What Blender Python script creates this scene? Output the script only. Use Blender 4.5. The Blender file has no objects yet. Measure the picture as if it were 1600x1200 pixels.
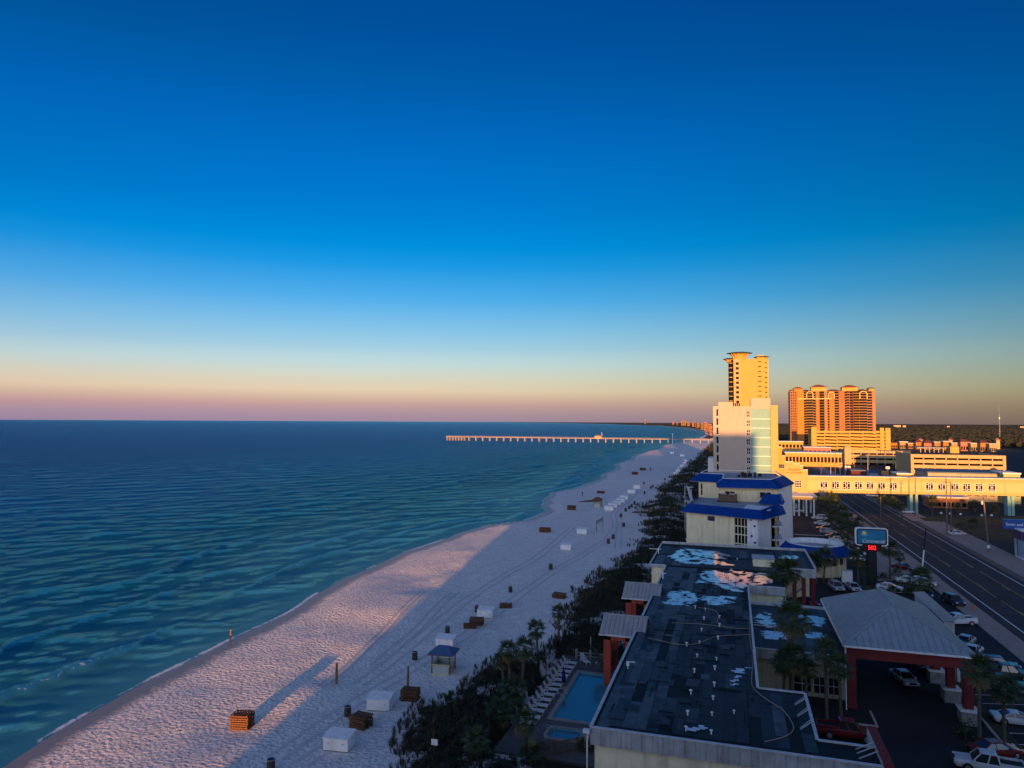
import bpy, bmesh, math, random
import numpy as np
from mathutils import Vector, Matrix
random.seed(7); rng = np.random.default_rng(7)
scene = bpy.context.scene
C = scene.collection
R = math.radians

# ------------------------------------------------------------------ camera
CAM_H = 32.0; FPX = 1100.0          # metres above the ground, focal length in photo pixels (1600 wide)
PITCH = math.atan((658 - 600) / FPX)
YAW = math.atan((1145 - 800) / FPX * math.cos(PITCH))   # +Y is the direction of the road and the beach
ROLL = R(0.3)
_f = Vector((-math.sin(YAW) * math.cos(PITCH), math.cos(YAW) * math.cos(PITCH), math.sin(PITCH)))
_r = Vector((math.cos(YAW), math.sin(YAW), 0)); _u = _r.cross(_f)
_r2 = _r * math.cos(ROLL) + _u * math.sin(ROLL); _u2 = _u * math.cos(ROLL) - _r * math.sin(ROLL)
cd = bpy.data.cameras.new('camera'); cam = bpy.data.objects.new('camera', cd); C.objects.link(cam)
cd.sensor_width = 36; cd.lens = FPX / 1600 * 36; cd.clip_start = 0.5; cd.clip_end = 60000
mw = Matrix((_r2, _u2, -_f)).transposed().to_4x4(); mw.translation = (0, 0, CAM_H)
cam.matrix_world = mw
scene.camera = cam

# ------------------------------------------------------------------ sun, sky, exposure
SUN_EL = R(3.7); SUN_AZ = R(7.9)     # light travels along (-sin az, cos az): from behind the camera, a little from the right
sdir = Vector((-math.sin(SUN_AZ) * math.cos(SUN_EL), math.cos(SUN_AZ) * math.cos(SUN_EL), -math.sin(SUN_EL)))
sl = bpy.data.lights.new('sun', 'SUN'); sl.energy = 5.0; sl.angle = R(0.6); sl.color = (1.0, 0.44, 0.12)
so = bpy.data.objects.new('sun', sl); C.objects.link(so)
so.rotation_euler = sdir.to_track_quat('-Z', 'Y').to_euler(); so.location = (0, -100, 120)

wd = bpy.data.worlds.new('World'); scene.world = wd; wd.use_nodes = True
nt = wd.node_tree; nt.nodes.clear()
def nn(t, kind, **kw):
    n = t.nodes.new(kind)
    for k, v in kw.items(): setattr(n, k, v)
    return n
def srgb(r, g, b):
    return tuple((c / 255 / 12.92) if c / 255 <= 0.04045 else ((c / 255 + 0.055) / 1.055) ** 2.4 for c in (r, g, b))
sky = nn(nt, 'ShaderNodeTexSky', sky_type='NISHITA', sun_disc=False)
sky.sun_elevation = SUN_EL; sky.sun_rotation = math.pi - SUN_AZ
sky.air_density = 1.0; sky.dust_density = 0.6; sky.ozone_density = 3.0
tc = nn(nt, 'ShaderNodeTexCoord'); sx = nn(nt, 'ShaderNodeSeparateXYZ')
nt.links.new(tc.outputs['Generated'], sx.inputs[0])
ramp = nn(nt, 'ShaderNodeValToRGB'); cr = ramp.color_ramp; cr.interpolation = 'LINEAR'
# elevation (as sine) of the evening sky: rosy shadow band, cream, pale blue, deep blue
stops = [(0.0, (0.0701, 0.0488, 0.157)), (0.01, (0.0629, 0.0373, 0.1477)), (0.021, (0.1142, 0.0278, 0.1197)), (0.032, (0.1784, 0.0745, 0.1093)), (0.042, (0.2335, 0.1294, 0.1198)), (0.058, (0.204, 0.1372, 0.1351)), (0.08, (0.1373, 0.1428, 0.1795)), (0.102, (0.0797, 0.1072, 0.1735)), (0.128, (0.0551, 0.0932, 0.1726)), (0.162, (0.029, 0.0688, 0.1723)), (0.213, (0, 0.0369, 0.1455)), (0.278, (0, 0.0156, 0.0936)), (0.377, (0, 0.0112, 0.0628)), (0.446, (0, 0.008, 0.0109)), (0.506, (0, 0, 0)), (1.0, (0, 0.01, 0.045))]
while len(cr.elements) < len(stops): cr.elements.new(0.5)
for e, (p, c) in zip(cr.elements, stops): e.position = p; e.color = (*c, 1)
nt.links.new(sx.outputs['Z'], ramp.inputs[0])
# brighter over the sea than over the land
dot = nn(nt, 'ShaderNodeVectorMath', operation='DOT_PRODUCT'); dot.inputs[1].default_value = (-0.92, 0.39, 0)
nt.links.new(tc.outputs['Generated'], dot.inputs[0])
mr = nn(nt, 'ShaderNodeMapRange', interpolation_type='SMOOTHSTEP'); mr.inputs['From Min'].default_value = -0.35; mr.inputs['From Max'].default_value = 0.95
mr.inputs['To Min'].default_value = 0.0; mr.inputs['To Max'].default_value = 1.10
nt.links.new(dot.outputs['Value'], mr.inputs['Value'])
# the clear air overhead is deeper blue than the model's
tint = nn(nt, 'ShaderNodeValToRGB'); te = tint.color_ramp
tst = [(0.0, (1, 1, 1)), (0.09, (1, 1, 1)), (0.17, (0.2, 0.8, 1)), (0.24, (0.0, 0.7, 1)), (0.45, (0.0, 0.46, 1)), (1.0, (0.0, 0.42, 1))]
while len(te.elements) < len(tst): te.elements.new(0.5)
for e, (p, c) in zip(te.elements, tst): e.position = p; e.color = (*c, 1)
nt.links.new(sx.outputs['Z'], tint.inputs[0])
# ... on the side away from the sun; towards the sun the evening sky is brighter
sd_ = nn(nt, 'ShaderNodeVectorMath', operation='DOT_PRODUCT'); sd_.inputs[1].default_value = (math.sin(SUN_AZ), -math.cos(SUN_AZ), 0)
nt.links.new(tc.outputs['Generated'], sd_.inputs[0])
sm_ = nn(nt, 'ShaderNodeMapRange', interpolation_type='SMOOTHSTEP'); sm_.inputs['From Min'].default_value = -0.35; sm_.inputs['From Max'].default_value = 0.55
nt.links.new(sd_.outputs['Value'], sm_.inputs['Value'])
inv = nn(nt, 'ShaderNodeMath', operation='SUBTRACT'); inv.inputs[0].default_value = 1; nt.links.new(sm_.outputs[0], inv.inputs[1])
tmx = nn(nt, 'ShaderNodeMix', data_type='RGBA', blend_type='MULTIPLY')
nt.links.new(inv.outputs[0], tmx.inputs[0]); nt.links.new(sky.outputs[0], tmx.inputs[6]); nt.links.new(tint.outputs[0], tmx.inputs[7])
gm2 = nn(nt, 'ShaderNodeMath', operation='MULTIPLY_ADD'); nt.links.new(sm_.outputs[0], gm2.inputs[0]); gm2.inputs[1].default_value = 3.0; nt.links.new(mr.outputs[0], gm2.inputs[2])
bg1 = nn(nt, 'ShaderNodeBackground')
n1s = nn(nt, 'ShaderNodeMapRange'); n1s.inputs['From Min'].default_value = 0; n1s.inputs['From Max'].default_value = 1.1; n1s.inputs['To Min'].default_value = 0.078; n1s.inputs['To Max'].default_value = 0.122
nt.links.new(mr.outputs[0], n1s.inputs['Value']); n2s = nn(nt, 'ShaderNodeMath', operation='MULTIPLY_ADD'); nt.links.new(sm_.outputs[0], n2s.inputs[0]); n2s.inputs[1].default_value = 0.085; nt.links.new(n1s.outputs[0], n2s.inputs[2]); nt.links.new(n2s.outputs[0], bg1.inputs['Strength'])
nt.links.new(tmx.outputs[2], bg1.inputs['Color'])
bg2 = nn(nt, 'ShaderNodeBackground')
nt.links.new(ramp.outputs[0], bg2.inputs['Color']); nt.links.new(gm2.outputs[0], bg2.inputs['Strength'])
# warm afterglow on the sun's side, strongest low down
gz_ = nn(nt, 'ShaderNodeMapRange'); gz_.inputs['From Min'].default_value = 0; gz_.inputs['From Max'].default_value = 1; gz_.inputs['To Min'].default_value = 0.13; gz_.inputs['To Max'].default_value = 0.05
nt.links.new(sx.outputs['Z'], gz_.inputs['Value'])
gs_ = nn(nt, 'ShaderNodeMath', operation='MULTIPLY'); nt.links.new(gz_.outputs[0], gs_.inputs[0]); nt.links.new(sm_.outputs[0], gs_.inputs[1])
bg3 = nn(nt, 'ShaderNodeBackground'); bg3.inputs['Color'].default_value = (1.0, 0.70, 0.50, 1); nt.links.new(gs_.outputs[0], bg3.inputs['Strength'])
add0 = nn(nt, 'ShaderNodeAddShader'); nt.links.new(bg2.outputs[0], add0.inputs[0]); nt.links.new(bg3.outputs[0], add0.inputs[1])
add = nn(nt, 'ShaderNodeAddShader'); wo = nn(nt, 'ShaderNodeOutputWorld')
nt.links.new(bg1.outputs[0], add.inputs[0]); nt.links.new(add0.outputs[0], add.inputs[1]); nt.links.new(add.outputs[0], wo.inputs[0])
vs = scene.view_settings; vs.view_transform = 'Standard'; vs.look = 'None'; vs.gamma = 1.0; vs.exposure = 0.8
vs.use_curve_mapping = False

# ------------------------------------------------------------------ photo pixel -> place
def ray(px, py): return _f + _r2 * ((px - 800) / FPX) + _u2 * ((600 - py) / FPX)
def G(px, py, z=0.0):                # point seen at a pixel, on the level z
    d = ray(px, py); t = (z - CAM_H) / d.z
    return Vector((d.x * t, d.y * t, z))
def AY(px, py, Y):                   # point seen at a pixel, on the plane y = Y
    d = ray(px, py); t = Y / d.y
    return Vector((d.x * t, Y, CAM_H + d.z * t))
def FR(x0, y0, x1, y1, Y):           # a facade rectangle: X0, X1, Z0, Z1
    a = AY(x0, y1, Y); b = AY(x1, y0, Y)
    return a.x, b.x, a.z, b.z

# ------------------------------------------------------------------ materials
MATS = {}
def mat(name, col, rough=0.75, var=0.18, scale=1.5, bump=0.0, bscale=None, metal=0.0, spec=0.3, stain=0.0, emit=None):
    if name in MATS: return MATS[name]
    m = bpy.data.materials.new(name); m.use_nodes = True; t = m.node_tree; b = t.nodes['Principled BSDF']
    b.inputs['Roughness'].default_value = rough; b.inputs['Metallic'].default_value = metal
    b.inputs['Specular IOR Level'].default_value = spec
    tx = nn(t, 'ShaderNodeNewGeometry')
    n1 = nn(t, 'ShaderNodeTexNoise'); n1.inputs['Scale'].default_value = scale; n1.inputs['Detail'].default_value = 6
    n1.inputs['Roughness'].default_value = 0.65
    t.links.new(tx.outputs['Position'], n1.inputs['Vector'])
    rp = nn(t, 'ShaderNodeValToRGB')
    rp.color_ramp.elements[0].position = 0.28; rp.color_ramp.elements[1].position = 0.74
    rp.color_ramp.elements[0].color = (*[max(0, c * (1 - var)) for c in col], 1)
    rp.color_ramp.elements[1].color = (*[min(1, c * (1 + var)) for c in col], 1)
    t.links.new(n1.outputs['Fac'], rp.inputs[0])
    out = rp.outputs[0]
    if stain:
        mp = nn(t, 'ShaderNodeMapping'); mp.inputs['Scale'].default_value = (1.3, 1.3, 0.12)
        n2 = nn(t, 'ShaderNodeTexNoise'); n2.inputs['Scale'].default_value = 1.1; n2.inputs['Detail'].default_value = 5
        t.links.new(tx.outputs['Position'], mp.inputs[0]); t.links.new(mp.outputs[0], n2.inputs['Vector'])
        r2 = nn(t, 'ShaderNodeValToRGB'); r2.color_ramp.elements[0].position = 0.5; r2.color_ramp.elements[1].position = 0.75
        r2.color_ramp.elements[0].color = (1, 1, 1, 1); r2.color_ramp.elements[1].color = (1 - stain, 1 - stain * 1.05, 1 - stain * 1.15, 1)
        t.links.new(n2.outputs['Fac'], r2.inputs[0])
        mx = nn(t, 'ShaderNodeMix', data_type='RGBA', blend_type='MULTIPLY'); mx.inputs[0].default_value = 1
        t.links.new(out, mx.inputs[6]); t.links.new(r2.outputs[0], mx.inputs[7]); out = mx.outputs[2]
    t.links.new(out, b.inputs['Base Color'])
    if bump:
        n3 = nn(t, 'ShaderNodeTexNoise'); n3.inputs['Scale'].default_value = bscale or scale * 6; n3.inputs['Detail'].default_value = 4
        t.links.new(tx.outputs['Position'], n3.inputs['Vector'])
        bp = nn(t, 'ShaderNodeBump'); bp.inputs['Strength'].default_value = 1; bp.inputs['Distance'].default_value = bump
        t.links.new(n3.outputs['Fac'], bp.inputs['Height']); t.links.new(bp.outputs[0], b.inputs['Normal'])
    if emit:
        b.inputs['Emission Color'].default_value = (*emit[0], 1); b.inputs['Emission Strength'].default_value = emit[1]
    MATS[name] = m
    return m

# ------------------------------------------------------------------ mesh building
class MB:
    def __init__(s): s.v = []; s.f = []; s.m = []
    def add(s, vs, fs, mi=0):
        o = len(s.v); s.v += [tuple(p) for p in vs]
        for f in fs: s.f.append([i + o for i in f]); s.m.append(mi)
        return s
    def box(s, x0, y0, z0, x1, y1, z1, mi=0):
        x0, x1 = min(x0, x1), max(x0, x1); y0, y1 = min(y0, y1), max(y0, y1); z0, z1 = min(z0, z1), max(z0, z1)
        return s.add([(x0,y0,z0),(x1,y0,z0),(x1,y1,z0),(x0,y1,z0),(x0,y0,z1),(x1,y0,z1),(x1,y1,z1),(x0,y1,z1)],
                     [(3,2,1,0),(4,5,6,7),(0,1,5,4),(1,2,6,5),(2,3,7,6),(3,0,4,7)], mi)
    def beam(s, a, b, w, h, mi=0):   # rectangular bar between two points, h along the up side
        a = Vector(a); b = Vector(b); d = (b - a).normalized()
        side = d.cross(Vector((0, 0, 1)))
        if side.length < 1e-4: side = Vector((1, 0, 0))
        side.normalize(); up = side.cross(d).normalized()
        q = []
        for p in (a, b):
            for sx_, sz_ in ((-1,-1),(1,-1),(1,1),(-1,1)): q.append(p + side * (sx_ * w / 2) + up * (sz_ * h / 2))
        return s.add(q, [(0,1,2,3),(7,6,5,4),(0,4,5,1),(1,5,6,2),(2,6,7,3),(3,7,4,0)], mi)
    def prism(s, poly, z0, z1, mi=0, top=None):
        n = len(poly); a = [(p[0], p[1], z0) for p in poly]; t = top or poly
        b = [(p[0], p[1], (p[2] if len(p) > 2 else z1)) for p in t]
        return s.add(a + b, [tuple(range(n - 1, -1, -1)), tuple(range(n, 2 * n))] +
                     [(i, (i + 1) % n, n + (i + 1) % n, n + i) for i in range(n)], mi)
    def tube(s, pts, rad, n=8, mi=0, cap=True):
        pts = [Vector(p) for p in pts]; rad = rad if hasattr(rad, '__len__') else [rad] * len(pts)
        vs = []
        for i, p in enumerate(pts):
            d = (pts[min(i + 1, len(pts) - 1)] - pts[max(i - 1, 0)]).normalized()
            a = d.cross(Vector((0, 0, 1)))
            if a.length < 1e-3: a = Vector((1, 0, 0))
            a.normalize(); b = d.cross(a)
            for k in range(n):
                t = 2 * math.pi * k / n; vs.append(p + (a * math.cos(t) + b * math.sin(t)) * rad[i])
        fs = [(i * n + k, i * n + (k + 1) % n, (i + 1) * n + (k + 1) % n, (i + 1) * n + k) for i in range(len(pts) - 1) for k in range(n)]
        if cap: fs += [tuple(range(n - 1, -1, -1)), tuple(range((len(pts) - 1) * n, len(pts) * n))]
        return s.add(vs, fs, mi)
    def quad(s, a, b, c, d, mi=0): return s.add([a, b, c, d], [(0, 1, 2, 3)], mi)
    def build(s, name, mats, parent=None, world=False, smooth=False, recalc=True):
        me = bpy.data.meshes.new(name)
        off = Vector((0, 0, 0))
        if world and parent is not None:
            q = parent
            while q: off += q.location; q = q.parent
        vs = [(v[0] - off.x, v[1] - off.y, v[2] - off.z) for v in s.v] if off.length else s.v
        me.from_pydata(vs, [], s.f)
        mats = mats if isinstance(mats, (list, tuple)) else [mats]
        for m in mats: me.materials.append(m)
        if len(mats) > 1: me.polygons.foreach_set('material_index', s.m)
        if recalc:
            b = bmesh.new(); b.from_mesh(me); bmesh.ops.recalc_face_normals(b, faces=b.faces); b.to_mesh(me); b.free()
        if smooth: me.polygons.foreach_set('use_smooth', [True] * len(me.polygons))
        me.update()
        o = bpy.data.objects.new(name, me); C.objects.link(o)
        if parent is not None: o.parent = parent
        return o
def tag(o, label, cat, group=None):
    o['label'] = label; o['category'] = cat
    if group: o['group'] = group
    return o
def thing(name, label, cat, loc=(0, 0, 0), rz=0.0, group=None):
    o = bpy.data.objects.new(name, None); C.objects.link(o); o.empty_display_size = 0.3
    o.location = loc; o.rotation_euler = (0, 0, rz)
    return tag(o, label, cat, group)
def kind(o, k): o['kind'] = k; return o
def copy_tree(o, parent=None, loc=None, rz=None, label=None, scale=None):
    c = o.copy(); C.objects.link(c); c.parent = parent
    if loc is not None: c.location = loc
    if rz is not None: c.rotation_euler = (0, 0, rz)
    if scale is not None: c.scale = (scale,) * 3
    if label: c['label'] = label
    for ch in o.children: copy_tree(ch, c)
    return c
def inst(me, name, parent, loc=(0, 0, 0), rot=(0, 0, 0), scale=(1, 1, 1)):
    o = bpy.data.objects.new(name, me); C.objects.link(o); o.parent = parent
    o.location = loc; o.rotation_euler = rot; o.scale = scale
    return o
def vnoise(x, y, seed=0):            # smooth value noise in -1..1
    x = np.asarray(x, float); y = np.asarray(y, float)
    xi = np.floor(x).astype(np.int64); yi = np.floor(y).astype(np.int64); fx = x - xi; fy = y - yi
    def h(a, b):
        n = (a * 374761393 + b * 668265263 + seed * 1442695041) & 0x7fffffff
        n = ((n ^ (n >> 13)) * 1274126177) & 0x7fffffff
        n = n ^ (n >> 16)
        return (n & 0xffff) / 32767.5 - 1
    u = fx * fx * (3 - 2 * fx); v = fy * fy * (3 - 2 * fy)
    return (h(xi, yi) * (1 - u) + h(xi + 1, yi) * u) * (1 - v) + (h(xi, yi + 1) * (1 - u) + h(xi + 1, yi + 1) * u) * v
def sstep(a, b, x):
    t = np.clip((np.asarray(x, float) - a) / (b - a), 0, 1); return t * t * (3 - 2 * t)
# ================================================================== THE SETTING
SEA_Z = -0.30
# shoreline: X of the water's edge along Y
SH = [(-200, -62), (20, -63.5), (50, -64.4), (56, -66.0), (72, -69.2), (87, -71.3), (111, -73.3), (147, -76.7), (188, -77.8), (208, -73.5), (222, -65.5), (245, -66), (275, -74),
      (308, -79.6), (350, -73), (395, -72), (433, -77.4), (470, -76), (534, -85.7), (600, -84), (690, -92), (780, -90), (880, -84), (1006, -94), (1200, -78), (1500, -70), (2000, -70), (2500, -100),
      (4000, -270), (6000, -620), (9000, -1500), (13000, -2900), (18000, -5200), (30000, -12000)]
_sy = np.array([a for a, b in SH], float); _sx = np.array([b for a, b in SH], float)
def shore_x(y):
    y = np.asarray(y, float)
    return np.interp(y, _sy, _sx) + (vnoise(y / 13, y * 0, 3) * 0.9 + vnoise(y / 31, y * 0, 4) * 1.2) * (y < 1100)
# seaward edge of the dune plants
DE = [(-200, -30), (60, -30), (68, -32.3), (76, -33.7), (84, -32), (92, -28.5), (101, -27.6), (115, -27.5), (129, -28.5), (160, -26), (200, -25), (235, -28), (256, -32), (262, -36), (285, -33), (300, -31), (330, -35), (380, -33), (450, -33), (650, -32), (900, -30), (1200, -30)]
_dy = np.array([a for a, b in DE], float); _dx = np.array([b for a, b in DE], float)
def dune_x(y): return np.interp(np.asarray(y, float), _dy, _dx)
POOL = (-19.0, 75.6, -13.6, 90.2)      # x0 y0 x1 y1
DECK = (-22.6, 66.5, -11.7, 96.0)
def hs(x, y):                          # height of the sand
    x = np.asarray(x, float); y = np.asarray(y, float)
    d = x - shore_x(y)
    h = -0.34 + 0.055 * np.clip(d, -30, 9) + 0.010 * np.clip(d - 9, 0, 25)
    berm = np.exp(-((d - 9) / 4.0) ** 2) * 0.10
    w = sstep(2, 12, d)
    h = h + berm + w * (vnoise(x / 19, y / 27, 1) * 0.34 + vnoise(x / 7, y / 9, 2) * 0.15 + vnoise(x / 2.6, y / 3.1, 5) * 0.035)
    h = h + w * sstep(0, -25, x + 30) * 0  # flat towards the dunes
    k = sstep(-2, 8, x - dune_x(y))
    h = h + k * (0.55 + vnoise(x / 8, y / 11, 8) * 0.55 + vnoise(x / 3, y / 3.4, 9) * 0.16)
    land = sstep(-20, -13, x) * (y > 0); h = h * (1 - land) + (-0.12) * land
    a = (x > DECK[0] - 0.8) & (x < DECK[2] + 1) & (y > DECK[1] - 3.5) & (y < DECK[3] + 0.8)
    h = np.where(a, -0.2, h)
    b = (x > POOL[0] - 1.2) & (x < POOL[2] + 1.2) & (y > POOL[1] - 6.2) & (y < POOL[3] + 1.2)
    return np.where(b, -2.2, h)
def hz(x, y): return float(hs(x, y))
def plant_cover(x, y):                 # how thickly dune plants grow
    d = x - dune_x(y)
    return vnoise(x / 5, y / 6.5, 31) * .6 + vnoise(x / 2, y / 2, 32) * .35 + .72 * sstep(-1.5, 5, d) - .12

def grid_mesh(name, X, Y, Z, attrs=None, smooth=True):
    n, m = X.shape
    me = bpy.data.meshes.new(name)
    co = np.stack([X, Y, Z], -1).reshape(-1, 3)
    idx = np.arange(n * m).reshape(n, m)
    q = np.stack([idx[:-1, :-1], idx[:-1, 1:], idx[1:, 1:], idx[1:, :-1]], -1).reshape(-1, 4)
    me.vertices.add(len(co)); me.vertices.foreach_set('co', co.ravel())
    me.loops.add(q.size); me.loops.foreach_set('vertex_index', q.ravel())
    me.polygons.add(len(q)); me.polygons.foreach_set('loop_start', np.arange(0, q.size, 4)); me.polygons.foreach_set('loop_total', np.full(len(q), 4))
    me.update(calc_edges=True); me.validate()
    for k, a in (attrs or {}).items():
        at = me.attributes.new(k, 'FLOAT', 'POINT'); at.data.foreach_set('value', np.asarray(a, np.float32).ravel())
    if smooth: me.polygons.foreach_set('use_smooth', np.ones(len(q), bool))
    o = bpy.data.objects.new(name, me); C.objects.link(o)
    return o

# ---- sand material
def sand_material():
    m = bpy.data.materials.new('sand'); m.use_nodes = True; t = m.node_tree; b = t.nodes['Principled BSDF']
    b.inputs['Specular IOR Level'].default_value = 0.15
    tx = nn(t, 'ShaderNodeTexCoord')
    def noise(sc, det=4, rough=0.6):
        n = nn(t, 'ShaderNodeTexNoise'); n.inputs['Scale'].default_value = sc; n.inputs['Detail'].default_value = det; n.inputs['Roughness'].default_value = rough
        t.links.new(tx.outputs['Object'], n.inputs['Vector']); return n.outputs['Fac']
    at = nn(t, 'ShaderNodeAttribute', attribute_name='shore')
    nz = noise(0.25, 3)
    ad = nn(t, 'ShaderNodeMath', operation='MULTIPLY_ADD'); t.links.new(nz, ad.inputs[0]); ad.inputs[1].default_value = -3.0; t.links.new(at.outputs['Fac'], ad.inputs[2])
    rp = nn(t, 'ShaderNodeMapRange'); rp.inputs['From Min'].default_value = 1.2; rp.inputs['From Max'].default_value = 3.2
    t.links.new(ad.outputs[0], rp.inputs['Value'])
    dry = nn(t, 'ShaderNodeValToRGB'); t.links.new(noise(0.6, 6), dry.inputs[0])
    dry.color_ramp.elements[0].color = (0.66, 0.60, 0.56, 1); dry.color_ramp.elements[1].color = (0.86, 0.80, 0.74, 1)
    dry.color_ramp.elements[0].position = 0.3; dry.color_ramp.elements[1].position = 0.7
    mx = nn(t, 'ShaderNodeMix', data_type='RGBA'); mx.inputs[6].default_value = (0.24, 0.19, 0.17, 1)
    t.links.new(rp.outputs[0], mx.inputs[0]); t.links.new(dry.outputs[0], mx.inputs[7]); t.links.new(mx.outputs[2], b.inputs['Base Color'])
    lt = nn(t, 'ShaderNodeAttribute', attribute_name='litter'); ln_ = nn(t, 'ShaderNodeMath', operation='MULTIPLY_ADD'); t.links.new(noise(2.2, 6, 0.75), ln_.inputs[0]); ln_.inputs[1].default_value = 1.1
    lo_ = nn(t, 'ShaderNodeMath', operation='SUBTRACT'); t.links.new(lt.outputs['Fac'], lo_.inputs[0]); lo_.inputs[1].default_value = 0.55; t.links.new(lo_.outputs[0], ln_.inputs[2])
    lr = nn(t, 'ShaderNodeMapRange'); lr.inputs['From Min'].default_value = 0.42; lr.inputs['From Max'].default_value = 0.62; t.links.new(ln_.outputs[0], lr.inputs['Value'])
    m2 = nn(t, 'ShaderNodeMix', data_type='RGBA'); t.links.new(lr.outputs[0], m2.inputs[0]); t.links.new(mx.outputs[2], m2.inputs[6]); m2.inputs[7].default_value = (0.040, 0.036, 0.022, 1); t.links.new(m2.outputs[2], b.inputs['Base Color'])
    rr = nn(t, 'ShaderNodeMapRange'); rr.inputs['To Min'].default_value = 0.35; rr.inputs['To Max'].default_value = 0.95
    t.links.new(rp.outputs[0], rr.inputs['Value']); t.links.new(rr.outputs[0], b.inputs['Roughness'])
    # trampled sand: dimples of footprints
    vo = nn(t, 'ShaderNodeTexVoronoi', feature='SMOOTH_F1'); vo.inputs['Scale'].default_value = 2.3; vo.inputs['Smoothness'].default_value = 0.7
    t.links.new(tx.outputs['Object'], vo.inputs['Vector'])
    s1 = nn(t, 'ShaderNodeMath', operation='MULTIPLY'); t.links.new(vo.outputs['Distance'], s1.inputs[0]); s1.inputs[1].default_value = 0.7
    s2 = nn(t, 'ShaderNodeMath', operation='ADD'); t.links.new(s1.outputs[0], s2.inputs[0]); t.links.new(noise(2.3, 5, 0.6), s2.inputs[1])
    s3 = nn(t, 'ShaderNodeMath', operation='MULTIPLY'); t.links.new(s2.outputs[0], s3.inputs[0]); t.links.new(rp.outputs[0], s3.inputs[1])
    bp = nn(t, 'ShaderNodeBump'); bp.inputs['Distance'].default_value = 0.34; bp.inputs['Strength'].default_value = 1.0
    t.links.new(s3.outputs[0], bp.inputs['Height']); t.links.new(bp.outputs[0], b.inputs['Normal'])
    return m
SAND = sand_material()

# ---- beach
ys = [36.0]
while ys[-1] < 1250: ys.append(ys[-1] + max(0.42, (ys[-1] - 60) * 0.0065))
ys = np.array([-60, -20, 10, 25] + ys); xs = np.linspace(0, 1, 230)
Yg, S = np.meshgrid(ys, xs, indexing='ij')
x0 = shore_x(ys) - 14; Xg = x0[:, None] + S * (-9.0 - x0[:, None])
Zg = hs(Xg, Yg)
beach = kind(grid_mesh('beach', Xg, Yg, Zg, {'shore': Xg - shore_x(Yg), 'litter': np.clip(plant_cover(Xg, Yg) * 1.25, 0, 1.2) * sstep(-1.5, 1, Xg - dune_x(Yg))}), 'structure'); beach.data.materials.append(SAND)

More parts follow.
